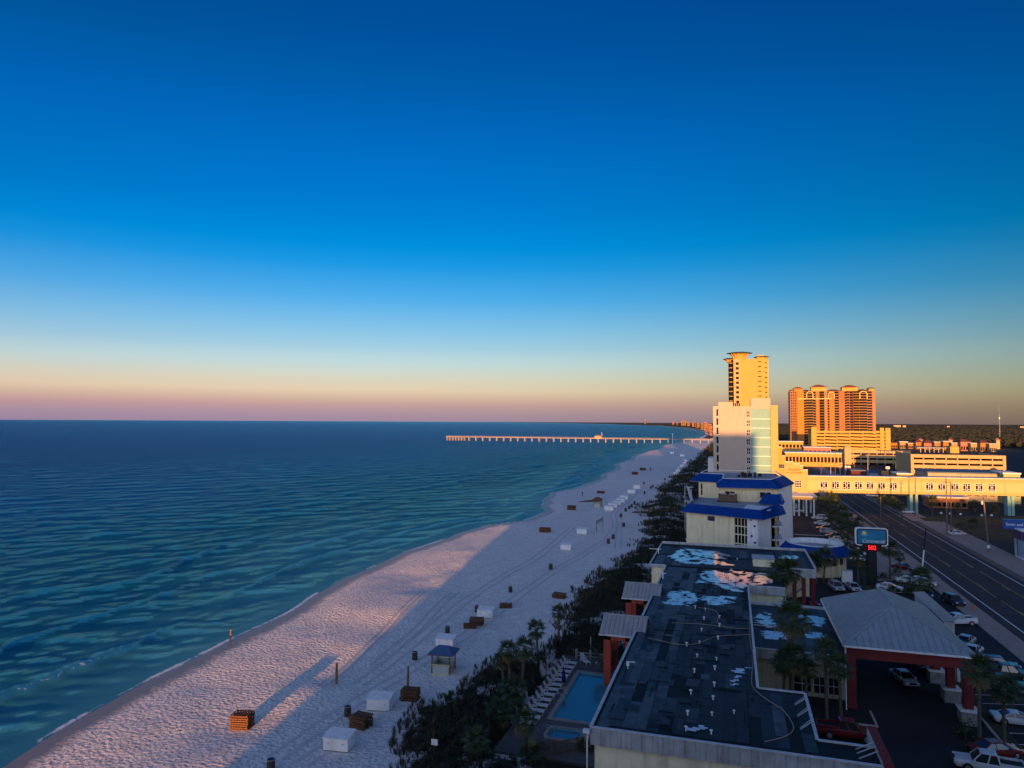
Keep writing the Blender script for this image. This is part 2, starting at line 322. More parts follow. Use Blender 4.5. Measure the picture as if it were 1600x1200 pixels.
# ---- sea
def sea_material():
    m = bpy.data.materials.new('sea_water'); m.use_nodes = True; t = m.node_tree; b = t.nodes['Principled BSDF']
    b.inputs['IOR'].default_value = 1.33; b.inputs['Specular IOR Level'].default_value = 0.22
    tx = nn(t, 'ShaderNodeTexCoord')
    at = nn(t, 'ShaderNodeAttribute', attribute_name='shore')          # metres out to sea
    fo = nn(t, 'ShaderNodeAttribute', attribute_name='foam')
    def noise(sc, det, vec, rough=0.6, dist=0.0):
        n = nn(t, 'ShaderNodeTexNoise'); n.inputs['Scale'].default_value = sc; n.inputs['Detail'].default_value = det
        n.inputs['Roughness'].default_value = rough; n.inputs['Distortion'].default_value = dist
        t.links.new(vec, n.inputs['Vector']); return n.outputs['Fac']
    mp = nn(t, 'ShaderNodeMapping'); mp.inputs['Rotation'].default_value = (0, 0, R(-24)); mp.inputs['Scale'].default_value = (1, 0.33, 1)
    t.links.new(tx.outputs['Object'], mp.inputs[0])
    mp2 = nn(t, 'ShaderNodeMapping'); mp2.inputs['Rotation'].default_value = (0, 0, R(20)); mp2.inputs['Scale'].default_value = (0.4, 1.0, 1)
    t.links.new(tx.outputs['Object'], mp2.inputs[0])
    # depth tint
    dp = nn(t, 'ShaderNodeMapRange'); dp.inputs['From Min'].default_value = 0; dp.inputs['From Max'].default_value = 420
    pn = nn(t, 'ShaderNodeMath', operation='MULTIPLY_ADD'); t.links.new(noise(0.012, 4, mp.outputs[0]), pn.inputs[0]); pn.inputs[1].default_value = 160
    sb = nn(t, 'ShaderNodeMath', operation='SUBTRACT'); t.links.new(at.outputs['Fac'], sb.inputs[0]); sb.inputs[1].default_value = 80
    t.links.new(sb.outputs[0], pn.inputs[2]); t.links.new(pn.outputs[0], dp.inputs['Value'])
    cr_ = nn(t, 'ShaderNodeValToRGB'); t.links.new(dp.outputs[0], cr_.inputs[0]); e = cr_.color_ramp.elements
    e[0].color = (0.060, 0.270, 0.310, 1); e[1].color = (0.000, 0.050, 0.190, 1)
    x = cr_.color_ramp.elements.new(0.10); x.color = (0.008, 0.125, 0.175, 1)
    x = cr_.color_ramp.elements.new(0.45); x.color = (0.002, 0.100, 0.235, 1)
    # foam
    fn = noise(0.9, 6, tx.outputs['Object'], 0.7, 0.6)
    fs_ = nn(t, 'ShaderNodeMath', operation='ADD'); t.links.new(fn, fs_.inputs[0]); t.links.new(fo.outputs['Fac'], fs_.inputs[1])
    fr = nn(t, 'ShaderNodeMapRange'); fr.inputs['From Min'].default_value = 1.02; fr.inputs['From Max'].default_value = 1.22
    t.links.new(fs_.outputs[0], fr.inputs['Value'])
    mx = nn(t, 'ShaderNodeMix', data_type='RGBA'); mx.inputs[7].default_value = (0.72, 0.74, 0.76, 1)
    t.links.new(fr.outputs[0], mx.inputs[0]); t.links.new(cr_.outputs[0], mx.inputs[6]); t.links.new(mx.outputs[2], b.inputs['Base Color'])
    ro = nn(t, 'ShaderNodeMapRange'); ro.inputs['To Min'].default_value = 0.22; ro.inputs['To Max'].default_value = 0.8
    t.links.new(fr.outputs[0], ro.inputs['Value']); t.links.new(ro.outputs[0], b.inputs['Roughness'])
    # ripples
    a1 = nn(t, 'ShaderNodeMath', operation='MULTIPLY'); t.links.new(noise(0.22, 3, mp.outputs[0], 0.55), a1.inputs[0]); a1.inputs[1].default_value = 2.2
    a2 = nn(t, 'ShaderNodeMath', operation='MULTIPLY_ADD'); t.links.new(noise(0.85, 6, mp2.outputs[0], 0.7), a2.inputs[0]); a2.inputs[1].default_value = 1.5; t.links.new(a1.outputs[0], a2.inputs[2])
    bp = nn(t, 'ShaderNodeBump'); bp.inputs['Distance'].default_value = 1.1; bp.inputs['Strength'].default_value = 1.0
    t.links.new(a2.outputs[0], bp.inputs['Height']); t.links.new(bp.outputs[0], b.inputs['Normal'])
    # choppy water: body colour plus a sky reflection that never becomes a full mirror
    out = t.nodes['Material Output']; df = nn(t, 'ShaderNodeBsdfDiffuse'); gl = nn(t, 'ShaderNodeBsdfGlossy'); gl.inputs['Roughness'].default_value = 0.05; gl.inputs['Color'].default_value = (0.22, 0.72, 1.0, 1)
    t.links.new(mx.outputs[2], df.inputs['Color']); t.links.new(bp.outputs[0], gl.inputs['Normal'])
    fz = nn(t, 'ShaderNodeFresnel'); fz.inputs['IOR'].default_value = 1.33; t.links.new(bp.outputs[0], fz.inputs['Normal'])
    fm_ = nn(t, 'ShaderNodeMapRange'); fm_.inputs['From Min'].default_value = 0.02; fm_.inputs['From Max'].default_value = 0.85; fm_.inputs['To Min'].default_value = 0.02; fm_.inputs['To Max'].default_value = 0.75
    t.links.new(fz.outputs[0], fm_.inputs['Value'])
    iv = nn(t, 'ShaderNodeMath', operation='MULTIPLY_ADD'); t.links.new(fr.outputs[0], iv.inputs[0]); iv.inputs[1].default_value = -1; iv.inputs[2].default_value = 1
    ml = nn(t, 'ShaderNodeMath', operation='MULTIPLY'); t.links.new(iv.outputs[0], ml.inputs[0]); t.links.new(fm_.outputs[0], ml.inputs[1])
    ms = nn(t, 'ShaderNodeMixShader'); t.links.new(ml.outputs[0], ms.inputs[0]); t.links.new(df.outputs[0], ms.inputs[1]); t.links.new(gl.outputs[0], ms.inputs[2])
    t.links.new(ms.outputs[0], out.inputs[0]); t.nodes.remove(b)
    return m
ra = [30.0]
while ra[-1] < 24000: ra.append(ra[-1] * 1.0078 + 0.05)
ra = np.array(ra)
th = np.concatenate([np.linspace(-112, -58, 40), np.arange(-57, 4.0, 0.14), np.linspace(4.5, 14, 12)]) * math.pi / 180
Rr, T = np.meshgrid(ra, th, indexing='ij')
Xs = Rr * np.sin(T); Ys = Rr * np.cos(T)
sd = shore_x(Ys) - Xs                                   # metres from the water's edge
lod = Rr * 0.0078
Zs = np.zeros_like(Xs)
for k in range(22):
    L = 2.0 * 1.13 ** k; an = R(-22 + random.uniform(-52, 52)); kx = math.cos(an) * 2 * math.pi / L; ky = math.sin(an) * 2 * math.pi / L
    A = 0.036 * L ** 0.25 * np.clip((L / (lod * 2.5 + 0.5)) - 0.6, 0, 1)
    ph = random.uniform(0, 6.28)
    warp = vnoise(Xs / (L * 2.6), Ys / (L * 2.6), 20 + k) * 2.4
    gn = 0.55 + 0.45 * vnoise(Xs / (L * 2.5) + 7, Ys / (L * 4), 40 + k)
    Zs += A * gn * np.sin(kx * Xs + ky * Ys + ph + warp)
foam = np.full_like(Xs, -0.2)
for d0, amp, wd_, sg in ((6, 0.45, 1.3, 11), (14, 0.62, 1.7, 12), (25, 0.60, 2.2, 13), (41, 0.50, 2.8, 14), (62, 0.42, 3.4, 15), (88, .34, 4, 16)):
    cen = d0 + vnoise(Ys / 40, Ys * 0 + d0, sg) * d0 * 0.22 + vnoise(Ys / 11, Ys * 0 + d0, sg + 30) * 1.2
    g = np.clip(vnoise(Ys / 34 + d0, Ys * 0, sg + 60) * 0.9 + 0.35, 0, 1)
    u_ = (sd - cen)
    ridge = np.where(u_ < 0, np.exp(-(u_ / (wd_ * 0.55)) ** 2), np.exp(-(u_ / (wd_ * 1.4)) ** 2))
    Zs += amp * g * ridge * (Ys > 20) * (Ys < 1500)
    gg = np.clip((g - 0.72) * 3.2, 0, 1)
    foam = np.maximum(foam, gg * np.exp(-((u_ + wd_ * 0.3) / (wd_ * 0.55)) ** 2) * (0.80 if d0 < 30 else 0.5) - 0.2)
Zs *= sstep(0.2, 9, sd)
sw = np.exp(-((sd + 0.25) / 0.75) ** 2) * 0.95 + np.exp(-((sd - 3.4 - vnoise(Ys / 6, Ys * 0, 77) * 1.4) / 0.9) ** 2) * 0.42 * np.clip(vnoise(Ys / 15, Ys * 0, 78) + 0.6, 0, 1)
foam = np.maximum(foam, sw * np.clip(0.80 + 0.4 * vnoise(Ys / 21, Ys * 0, 79) + .28 * vnoise(Ys / 5, Ys * 0, 80), 0, 1) - 0.12)
sea = kind(grid_mesh('sea', Xs, Ys, SEA_Z + Zs, {'shore': sd, 'foam': foam}), 'structure'); sea.data.materials.append(sea_material())

# ---- land sheets
m_soil = mat('scrub_soil', (0.045, 0.043, 0.030), 0.95, 0.4, 0.05, 0.3, 0.6)
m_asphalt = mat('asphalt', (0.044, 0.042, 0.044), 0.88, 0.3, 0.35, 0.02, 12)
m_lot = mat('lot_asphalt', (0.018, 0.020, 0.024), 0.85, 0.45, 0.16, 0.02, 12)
m_conc = mat('concrete', (0.34, 0.26, 0.22), 0.9, 0.18, 0.5, 0.01, 14, stain=0.2)
m_kerb = mat('kerb_concrete', (0.42, 0.39, 0.36), 0.9, 0.15, 1.2)
m_white = mat('white_line_paint', (0.72, 0.72, 0.70), 0.7, 0.2, 1.0)
m_yellow = mat('yellow_line_paint', (0.55, 0.36, 0.08), 0.7, 0.3, 1.0)
m_verge = mat('verge_dirt', (0.16, 0.12, 0.09), 0.95, 0.4, 0.4, 0.05, 6)
m_grass = mat('dull_grass', (0.050, 0.052, 0.022), 0.95, 0.45, 0.35, 0.08, 8)
g = MB(); yy = [-400, -60, 30, 1180, 1500, 2000, 2500, 4000, 6000, 9000, 13000, 18000, 26000]
L_ = [(-10.5 if y < 1190 else float(np.interp(y, _sy, _sx)) + 12) for y in yy]
for i in range(len(yy) - 1):
    g.quad((L_[i], yy[i], -0.06), (26000, yy[i], -0.06), (26000, yy[i + 1], -0.06), (L_[i + 1], yy[i + 1], -0.06))
kind(g.build('ground', m_soil), 'structure')
g = MB()
for i in range(3, len(yy) - 1):
    a = float(np.interp(yy[i], _sy, _sx)); b = float(np.interp(yy[i + 1], _sy, _sx)); wd_ = 30 if yy[i] < 5000 else 60
    g.quad((a - 6, yy[i], -0.40), (a + wd_ + 12, yy[i], 0.05), (b + wd_ + 12, yy[i + 1], 0.05), (b - 6, yy[i + 1], -0.40))
o = g.build('far_beach', SAND); kind(o, 'structure'); at = o.data.attributes.new('shore', 'FLOAT', 'POINT'); at.data.foreach_set('value', [9.0] * len(o.data.vertices))
def sheet(name, poly, z, m, k='structure'):
    s = MB(); s.add([(p[0], p[1], z) for p in poly], [tuple(range(len(poly)))]); return kind(s.build(name, m), k)
def rect(x0, y0, x1, y1): return [(x0, y0), (x1, y0), (x1, y1), (x0, y1)]
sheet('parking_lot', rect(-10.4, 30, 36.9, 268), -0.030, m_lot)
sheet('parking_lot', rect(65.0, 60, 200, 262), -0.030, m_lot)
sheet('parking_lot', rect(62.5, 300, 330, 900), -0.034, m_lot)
road = sheet('road', rect(40.7, -60, 56.0, 900), -0.026, m_asphalt)
for nm, x, w, mm in (('edge_line', 42.3, 0.22, m_white), ('edge_line', 54.6, 0.22, m_white)):
    g = MB(); g.quad((x - w / 2, -60, -0.020), (x + w / 2, -60, -0.020), (x + w / 2, 900, -0.020), (x - w / 2, 900, -0.020)); g.build(nm, mm, road)
g = MB()
for y in range(-60, 900, 11):
    for x in (46.4, 50.6):
        if (y // 11) % 2 == 0: g.quad((x - .06, y, -0.020), (x + .06, y, -0.020), (x + .06, y + 4.5, -0.020), (x - .06, y + 4.5, -0.020))
kind(g.build('dashed_line', m_yellow, road), 'stuff')
g = MB()
for y0, y1 in ((-60, 150), (152.5, 178), (182, 205), (209, 240), (246, 420), (430, 900)):
    for x in (46.1, 50.9): g.quad((x - .06, y0, -0.0205), (x + .06, y0, -0.0205), (x + .06, y1, -0.0205), (x - .06, y1, -0.0205))
kind(g.build('lane_line', m_yellow, road), 'stuff')
# pavements of single slabs beside the road, with a kerb
def pavement(name, x0, x1, y0, y1, step, z=0.09):
    root = None; base = MB(); base.box(x0 + .01, y0, -0.05, x1 - .01, y1, z - 0.035); base = kind(base.build(name, m_kerb), 'structure')
    me = None; n = 0; y = y0
    while y < y1 - .1:
        L2 = min(step, y1 - y)
        if n < 150:
            if me is None:
                s = MB(); s.box(x0, 0, z - .035, x1, step - 0.035, z); o_ = s.build('slab', m_conc, base); me = o_.data; o_.location.y = y
            else: inst(me, 'slab', base, (0, y, random.uniform(-.006, .006)))
        n += 1; y += step
    return base
pavement('pavement', 36.9, 40.4, 60, 262, 2.4)
pavement('pavement', 57.6, 64.9, 70, 262, 3.2)
sheet('verge', rect(56.0, -60, 57.6, 262), -0.012, m_verge)
sheet('verge', rect(56.0, 262, 62.5, 620), -0.012, m_conc)
sheet('verge', rect(36.9, 262, 40.7, 620), -0.012, m_conc)
# road-side grass areas across the road
for pl in ([(60, 262), (150, 262), (150, 276), (60, 272)], [(66, 228), (84, 226), (86, 240), (72, 250), (64, 244)], [(57, 300), (62, 300), (62, 420), (57, 420)]):
    sheet('grass_strip', pl, -0.008, m_grass)
# ================================================================== BUILDING HELPERS
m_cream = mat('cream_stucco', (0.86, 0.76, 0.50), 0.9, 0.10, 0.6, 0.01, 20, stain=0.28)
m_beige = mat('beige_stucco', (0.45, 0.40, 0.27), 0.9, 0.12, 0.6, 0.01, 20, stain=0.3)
m_red = mat('red_stucco', (0.42, 0.070, 0.048), 0.9, 0.14, 0.7, 0.01, 20, stain=0.25)
m_darkred = mat('dark_red_stucco', (0.20, 0.032, 0.030), 0.9, 0.14, 0.7, 0.01, 20, stain=0.2)
m_fascia = mat('weathered_fascia_metal', (0.42, 0.43, 0.43), 0.6, 0.28, 0.9, stain=0.45)
m_coping = mat('coping_metal', (0.55, 0.56, 0.56), 0.5, 0.15, 1.0, stain=0.3)
m_whitep = mat('white_paint', (0.78, 0.77, 0.75), 0.6, 0.07, 1.2, stain=0.2)
m_glass = mat('dark_glass', (0.012, 0.016, 0.022), 0.08, 0.3, 0.3, spec=0.8)
m_black = mat('black_paint', (0.012, 0.012, 0.014), 0.6, 0.2, 1)
m_tin = mat('grey_seam_metal', (0.36, 0.35, 0.33), 0.55, 0.12, 0.9, stain=0.18)
m_slate = mat('dark_seam_metal', (0.28, 0.33, 0.36), 0.5, 0.10, 0.7, stain=0.15)
m_bluem = mat('blue_seam_metal', (0.004, 0.050, 0.26), 0.45, 0.22, 0.5, stain=.2)
m_roofs = [mat('roof_felt_%d' % i, c, 0.62, 0.65, 0.9, 0.008, 7, spec=0.4) for i, c in enumerate(
    [(0.014, 0.015, 0.018), (0.030, 0.036, 0.043), (0.007, 0.008, 0.010), (0.066, 0.076, 0.086)])]
m_tar = mat('roof_tar', (0.010, 0.011, 0.013), 0.8, 0.4, 0.8)
m_wood = mat('weathered_wood', (0.20, 0.12, 0.065), 0.85, 0.35, 2.0, stain=0.3)
m_brownwood = mat('brown_stacked_wood', (0.15, 0.066, 0.030), 0.85, 0.4, 2.5)
m_steel = mat('galvanised_steel', (0.45, 0.46, 0.47), 0.45, 0.15, 2, metal=0.6)
m_stone = mat('stone_veneer', (0.30, 0.28, 0.26), 0.9, 0.35, 2.4, 0.05, 5)
def wall_holes(mb, x0, x1, z0, z1, y, th, holes, mi=0):
    """wall facing -Y at y, th thick, with rectangular openings"""
    zs = sorted({z0, z1} | {h[2] for h in holes} | {h[3] for h in holes}); zs = [z for z in zs if z0 <= z <= z1]
    for a, b in zip(zs[:-1], zs[1:]):
        cut = sorted((max(h[0], x0), min(h[1], x1)) for h in holes if h[2] <= a + 1e-6 and h[3] >= b - 1e-6)
        x = x0
        for c0, c1 in cut:
            if c0 > x + 1e-6: mb.box(x, y, a, c0, y + th, b, mi)
            x = max(x, c1)
        if x < x1 - 1e-6: mb.box(x, y, a, x1, y + th, b, mi)
def window(root, x0, x1, z0, z1, y, cols=2, rows=2, fm=None, fw=0.08, set_back=0.12, gm=None):
    """window in an opening of a wall facing -Y: frame with bars, panes behind"""
    mb = MB(); fm = fm or m_whitep; d = 0.08; yf = y + set_back - d
    mb.box(x0, yf, z0, x0 + fw, yf + d, z1); mb.box(x1 - fw, yf, z0, x1, yf + d, z1)
    mb.box(x0 + fw, yf, z0, x1 - fw, yf + d, z0 + fw); mb.box(x0 + fw, yf, z1 - fw, x1 - fw, yf + d, z1)
    for c in range(1, cols):
        xc = x0 + (x1 - x0) * c / cols; mb.box(xc - fw / 2, yf + .005, z0 + fw, xc + fw / 2, yf + d - .005, z1 - fw)
    for r_ in range(1, rows):
        zc = z0 + (z1 - z0) * r_ / rows; mb.box(x0 + fw, yf + .01, zc - fw / 2, x1 - fw, yf + d - .01, zc + fw / 2)
    w = mb.build('window', fm, root, world=True)
    p = MB(); p.quad((x0 + .01, yf + d - .02, z0 + .01), (x1 - .01, yf + d - .02, z0 + .01), (x1 - .01, yf + d - .02, z1 - .01), (x0 + .01, yf + d - .02, z1 - .01))
    o = p.build('pane', gm or m_glass, None, recalc=False); o.parent = w
    q = w
    off = Vector((0, 0, 0)); q = w
    while q: off += q.location; q = q.parent
    o.location = -off
    return w
def slope_panels(root, name, A, B, up, prof, w, m, rib=0.06, th=0.04):
    """standing seam panels on a sloping plane; A-B the eave, up = unit vector up the slope, prof = [(u, v)] upper edge"""
    A = Vector(A); B = Vector(B); e = (B - A); Ln = e.length; e.normalize(); up = Vector(up).normalized(); nrm = e.cross(up).normalized()
    if nrm.z < 0: nrm = -nrm
    n = max(1, round(Ln / w)); us = [Ln * i / n for i in range(n + 1)]
    pu = [p[0] for p in prof]; pv = [p[1] for p in prof]
    vmax = lambda u: float(np.interp(u, pu, pv))
    out = []
    for i in range(n):
        a, b = us[i] + .012, us[i + 1] - .012
        pts = [(a, 0), (b, 0), (b, vmax(b))] + [(p[0], p[1]) for p in reversed(prof) if a < p[0] < b] + [(a, vmax(a))]
        pts = [p for k, p in enumerate(pts) if k == 0 or (abs(p[0] - pts[k - 1][0]) + abs(p[1] - pts[k - 1][1])) > 1e-4]
        if len(pts) < 3: continue
        P = [A + e * u + up * v for u, v in pts]
        mb = MB(); k = len(P)
        mb.add(P + [p + nrm * th for p in P], [tuple(range(k - 1, -1, -1)), tuple(range(k, 2 * k))] + [(j, (j + 1) % k, k + (j + 1) % k, k + j) for j in range(k)])
        v1 = min(vmax(b), vmax(b - .06))
        if v1 > .1:
            q = [A + e * u + up * v + nrm * h for h in (th, th + rib) for u, v in ((b - .05, 0), (b, 0), (b, v1), (b - .05, v1))]
            mb.add(q, [(4,5,6,7),(0,1,5,4),(1,2,6,5),(2,3,7,6),(3,0,4,7)])
        out.append(mb.build(name, m, root, world=True))
    return out
def skirt(root, outer, inner, z0, z1, m, segs, rib=0.45, name='mansard_side'):
    """mansard sides between an eave outline at z0 and a rim outline at z1, each side with standing ribs"""
    for i in segs:
        j = (i + 1) % len(outer)
        a = Vector((*outer[i], z0)); b = Vector((*outer[j], z0)); c = Vector((*inner[j], z1)); d = Vector((*inner[i], z1))
        mb = MB(); mb.quad(a, b, c, d); nr = (b - a).cross(d - a).normalized()
        mb.add([a, b, b - Vector((0, 0, .16)), a - Vector((0, 0, .16))], [(0, 1, 2, 3)])
        n = max(2, int((b - a).length / rib))
        for k in range(n + 1):
            t = k / n; p = a.lerp(b, t); q = d.lerp(c, t); mb.beam(p + nr * .03, q + nr * .03, .05, .07)
        mb.build(name, m, root, world=True, recalc=False)
def text_mesh(txt, size, m, name, parent, loc, rot, shear=0.0, extrude=0.02, width=None):
    cu = bpy.data.curves.new(name, 'FONT'); cu.body = txt; cu.size = size; cu.extrude = extrude; cu.shear = shear; cu.align_x = 'CENTER'; cu.align_y = 'CENTER'
    tmp = bpy.data.objects.new('tmp', cu); C.objects.link(tmp); bpy.context.view_layer.update()
    me = bpy.data.meshes.new_from_object(tmp.evaluated_get(bpy.context.evaluated_depsgraph_get())); bpy.data.objects.remove(tmp)
    me.materials.clear(); me.materials.append(m)
    if width:
        xs_ = [v.co.x for v in me.vertices]; s = width / (max(xs_) - min(xs_))
        for v in me.vertices: v.co.x *= s
    o = bpy.data.objects.new(name, me); C.objects.link(o); o.parent = parent; o.location = loc; o.rotation_euler = rot
    return o

# ================================================================== THE HOTELS BEHIND THE CAMERA (they throw the long shadows)
bh = thing('beach_hotel', 'tall pale beach hotel with balconies that the view is taken from', 'hotel', (7, -18, 0))
g = MB(); g.box(-32, -34, -0.05, 47, -6, 45.3); g.build('wall', m_cream, bh, world=True)
for k in range(14):
    g = MB(); z = 2.8 + k * 3.1; g.box(-31.5, -6, z, 46.5, -2.2, z + .22)
    for x in np.arange(-31.5, 46.6, 6.5): g.box(x, -6, z + .22, x + .15, -2.3, z + 3.0)
    g.build('balcony', m_whitep, bh, world=True)
g = MB(); g.box(-32.6, -34.6, 45.3, 47.6, -5.4, 46.0); g.build('parapet', m_whitep, bh, world=True)
ib = thing('inland_hotel', 'lower wide hotel across the road behind the view', 'hotel', (115, -50, 0))
g = MB(); g.box(53, -70, -0.05, 260, -34, 25.0); g.build('wall', m_beige, ib, world=True)
g = MB(); g.box(52.5, -70.5, 25.0, 260.5, -33.5, 25.6); g.build('parapet', m_whitep, ib, world=True)

# ================================================================== MOTEL WITH THE DARK FLAT ROOF
RZ = 6.5
mo = thing('motel', 'long two-storey cream motel with patched black flat roof and weathered metal fascia', 'motel', (-4, 60, 0))
g = MB()
body = [(-11.3, 59.7), (10.1, 59.7), (10.1, 62.4), (5.9, 62.4), (5.9, 72.7), (1.7, 72.7), (1.7, 117.9), (7.2, 117.9), (7.2, 129), (-11.3, 129)]
g.prism(body, -0.05, RZ - .25); g.build('wall', m_cream, mo, world=True)
g = MB(); g.prism([(-14.1, 129.05), (7.2, 129.05), (7.2, 141), (13.1, 141), (13.1, 151.4), (-14.1, 151.4)], -0.05, RZ - .2); g.build('rear_wing_wall', m_cream, mo, world=True)
roofpoly = [(-11.55, 59.45), (10.35, 59.45), (10.35, 62.7), (6.2, 62.7), (6.2, 73), (2, 73), (2, 117.6), (7.5, 117.6), (7.5, 128.9), (-11.55, 128.9)]
g = MB(); g.prism(roofpoly, RZ - .24, RZ - .04); g.build('roof_deck', m_tar, mo, world=True)
rear = [(-14.4, 128.95), (7.5, 128.95), (7.5, 133.0), (13.4, 133.0), (13.4, 151.7), (-14.4, 151.7)]
g = MB(); g.prism(rear, RZ - .18, RZ + .06); g.build('rear_roof_deck', m_tar, mo, world=True)
# felt sheets, laid strip by strip
unit = []
for mm in m_roofs:
    b_ = MB(); b_.box(0, 0, 0, 1, 1, 1); me = b_.build('roof_sheet', mm, mo).data; unit.append(me); bpy.data.objects.remove(bpy.data.objects['roof_sheet'] if 'roof_sheet' in bpy.data.objects else None)
off_mo = mo.location.copy()
cnt = 0; rest = MB()
strips = [(-11.2 + i * 1.02, 60.4 if i else 60.0, 128.4) for i in range(13)] + [(2.05 + i * 1.02, 60.4, 72.6) for i in range(4)] + [(2.3 + i * 1.02, 118.0, 128.4) for i in range(5)]
for i, (x, ya, yb) in enumerate(strips):
    y = ya
    while y < yb - .3:
        L3 = min(random.uniform(2.0, 7.5) if i > 4 else random.uniform(4.5, 10), yb - y)
        tone = random.choices([0, 1, 2, 3], [6, 2, 6, .35] if i > 4 else [.5, 2, 0, 7])[0]
        if random.random() > 0.10:
            inst(unit[tone], 'roof_sheet', mo, (x - off_mo.x, y - off_mo.y, RZ - .039), (0, 0, 0), (0.99, L3 - random.uniform(.02, .16), random.uniform(.012, .045)))
            cnt += 1
        y += L3
for k in range(75):                                    # square patches on top of the strips
    x = random.uniform(-10.8, .6); y = random.uniform(61, 126); w = random.uniform(.4, 1.5); h = random.uniform(.5, 2.2)
    inst(unit[random.choice([0, 1, 1, 3])], 'roof_patch', mo, (x - off_mo.x, y - off_mo.y, RZ - .006 + k * .0004), (0, 0, random.uniform(-.02, .02)), (w, h, .018))
for i in range(26):
    y = 129.6 + (i // 13) * 10.7; x = -13.9 + (i % 13) * 1.64
    inst(unit[random.choice([0, 1, 2, 3])], 'roof_sheet', mo, (x - off_mo.x, y - off_mo.y, RZ + .061), (0, 0, 0), (1.6, random.uniform(7, 10.4), random.uniform(.012, .03)))
for i in range(7):
    inst(unit[i % 4], 'roof_sheet', mo, (7.6 + .82 * i - off_mo.x, 133.4 - off_mo.y, RZ + .061), (0, 0, 0), (.8, 17.4, .02))
seam = MB()
for k in range(90):
    x = random.uniform(-10.9, 1.4); y = random.uniform(60.5, 125); L6 = random.uniform(.8, 4.5)
    if k % 2: seam.box(x, y, RZ - .02, x + .07, min(y + L6, 128), RZ + .052)
    else: seam.box(x, y, RZ - .02, min(x + L6 * .6, 1.6), y + .08, RZ + .055)
kind(seam.build('tar_seams', m_tar, mo, world=True), 'stuff')
# fascia of single metal panels
def fascia(root, a, b, z0, z1, w=0.86, m=m_fascia, th=.05, cap=True):
    a = Vector((*a, 0)); b = Vector((*b, 0)); d = b - a; n = max(1, round(d.length / w)); rz = math.atan2(d.y, d.x); st = d.length / n
    mb = MB(); mb.box(0.012, -th, z0, st - .012, .0, z1); mb.box(0.0, -th - .03, z0, .03, -th, z1)
    off = root.location
    o_ = mb.build('fascia_panel', m, root); me = o_.data; bpy.data.objects.remove(o_)
    for i in range(n):
        p = a + d * (i / n); inst(me, 'fascia_panel', root, (p.x - off.x, p.y - off.y, -off.z), (0, 0, rz))
    if cap:
        c_ = MB(); c_.beam((a.x, a.y, z1 + .05), (b.x, b.y, z1 + .05), .26, .10); c_.build('coping', m_coping, root, world=True)
fascia(mo, (-11.6, 59.42), (10.4, 59.42), 5.15, RZ + .04)
fascia(mo, (-11.58, 128.8), (-11.58, 59.5), 5.9, RZ + .0, 1.6)
fascia(mo, (2.03, 117.5), (2.03, 73.1), 5.9, RZ, 1.6); fascia(mo, (2.1, 72.98), (6.2, 72.98), 5.9, RZ); fascia(mo, (6.23, 62.8), (6.23, 72.9), 5.9, RZ, 1.4); fascia(mo, (6.3, 62.72), (10.3, 62.72), 5.9, RZ)
fascia(mo, (2.1, 117.55), (7.5, 117.55), 5.3, RZ + .02)
fascia(mo, (-14.42, 128.92), (-11.7, 128.92), 6.1, RZ + .1); fascia(mo, (-14.42, 151.6), (-14.42, 129), 5.9, RZ + .1, 1.6)
fascia(mo, (7.6, 132.96), (13.4, 132.96), 5.2, RZ + .1); fascia(mo, (-14.4, 151.72), (13.4, 151.72), 5.5, RZ + .45, 1.4)
g = MB(); g.box(13.3, 133, 5.3, 13.5, 151.8, RZ + .5); g.build('parapet', m_coping, mo, world=True)
g = MB(); g.box(10.42, 59.3, -.05, 11.1, 66.2, RZ + .32); g.build('end_fin', m_darkred, mo, world=True)
g = MB(); g.box(10.36, 59.5, 5.2, 10.41, 66.0, RZ + .25); g.build('fin_lining', m_fascia, mo, world=True)
g = MB(); g.box(3.2, 133.2, RZ + .06, 6.7, 137, RZ + 1.35); g.build('roof_hatch_house', m_cream, mo, world=True)
g = MB(); g.box(3.05, 133.05, RZ + 1.35, 6.85, 137.15, RZ + 1.5); g.build('hatch_house_cap', m_fascia, mo, world=True)
for x, y in ((7.4, 133.6), (9.7, 133.6), (11.2, 133.6), (12.7, 133.6)):
    g = MB(); g.box(x, y, -.05, x + .62, y + .62, 5.25); g.build('column', m_darkred, mo, world=True)
st = MB()
for k in range(14): st.box(8.0 + k * .3, 136.5, .1 + k * .2, 8.3 + k * .3, 137.7, .28 + k * .2)
st.beam((8, 136.4, 1.0), (12.3, 136.4, 3.9), .06, .08); st.beam((8, 136.4, .3), (12.3, 136.4, 3.2), .08, .25); st.build('stair', m_coping, mo, world=True)
# roof vents, downpipe, rail, cameras
vent_px = [(745,205),(808,215),(800,275),(897,265),(897,318),(785,345),(888,398),(692,440),(772,422),(757,508),(878,528),(740,605),(868,588),(865,690),(718,740),(857,775),(698,872),(850,875),(988,862),(687,970),(845,990)]
vm = MB(); vm.tube([(0,0,0),(0,0,.34)], .06, 8); vm.tube([(0,0,.30),(0,0,.36),(0,0,.42)], [.13,.15,.05], 10); vo_ = vm.build('vent', m_whitep, mo); vme = vo_.data; bpy.data.objects.remove(vo_)
for x, y in vent_px:
    p = G(900 + x / 4, 900 + y / 4, RZ); inst(vme, 'vent', mo, (p.x - off_mo.x, p.y - off_mo.y, RZ + .01), (0, 0, 0), (random.uniform(.8, 1.15),) * 3)
for x, y in ((970, 960), (1003, 985), (1012, 968), (995, 992)):
    p = G(900 + (x - 900) , y - 100 + 0, RZ) if False else G(x + 140, y - 92, RZ); inst(vme, 'vent', mo, (p.x - off_mo.x, p.y - off_mo.y, RZ + .07))
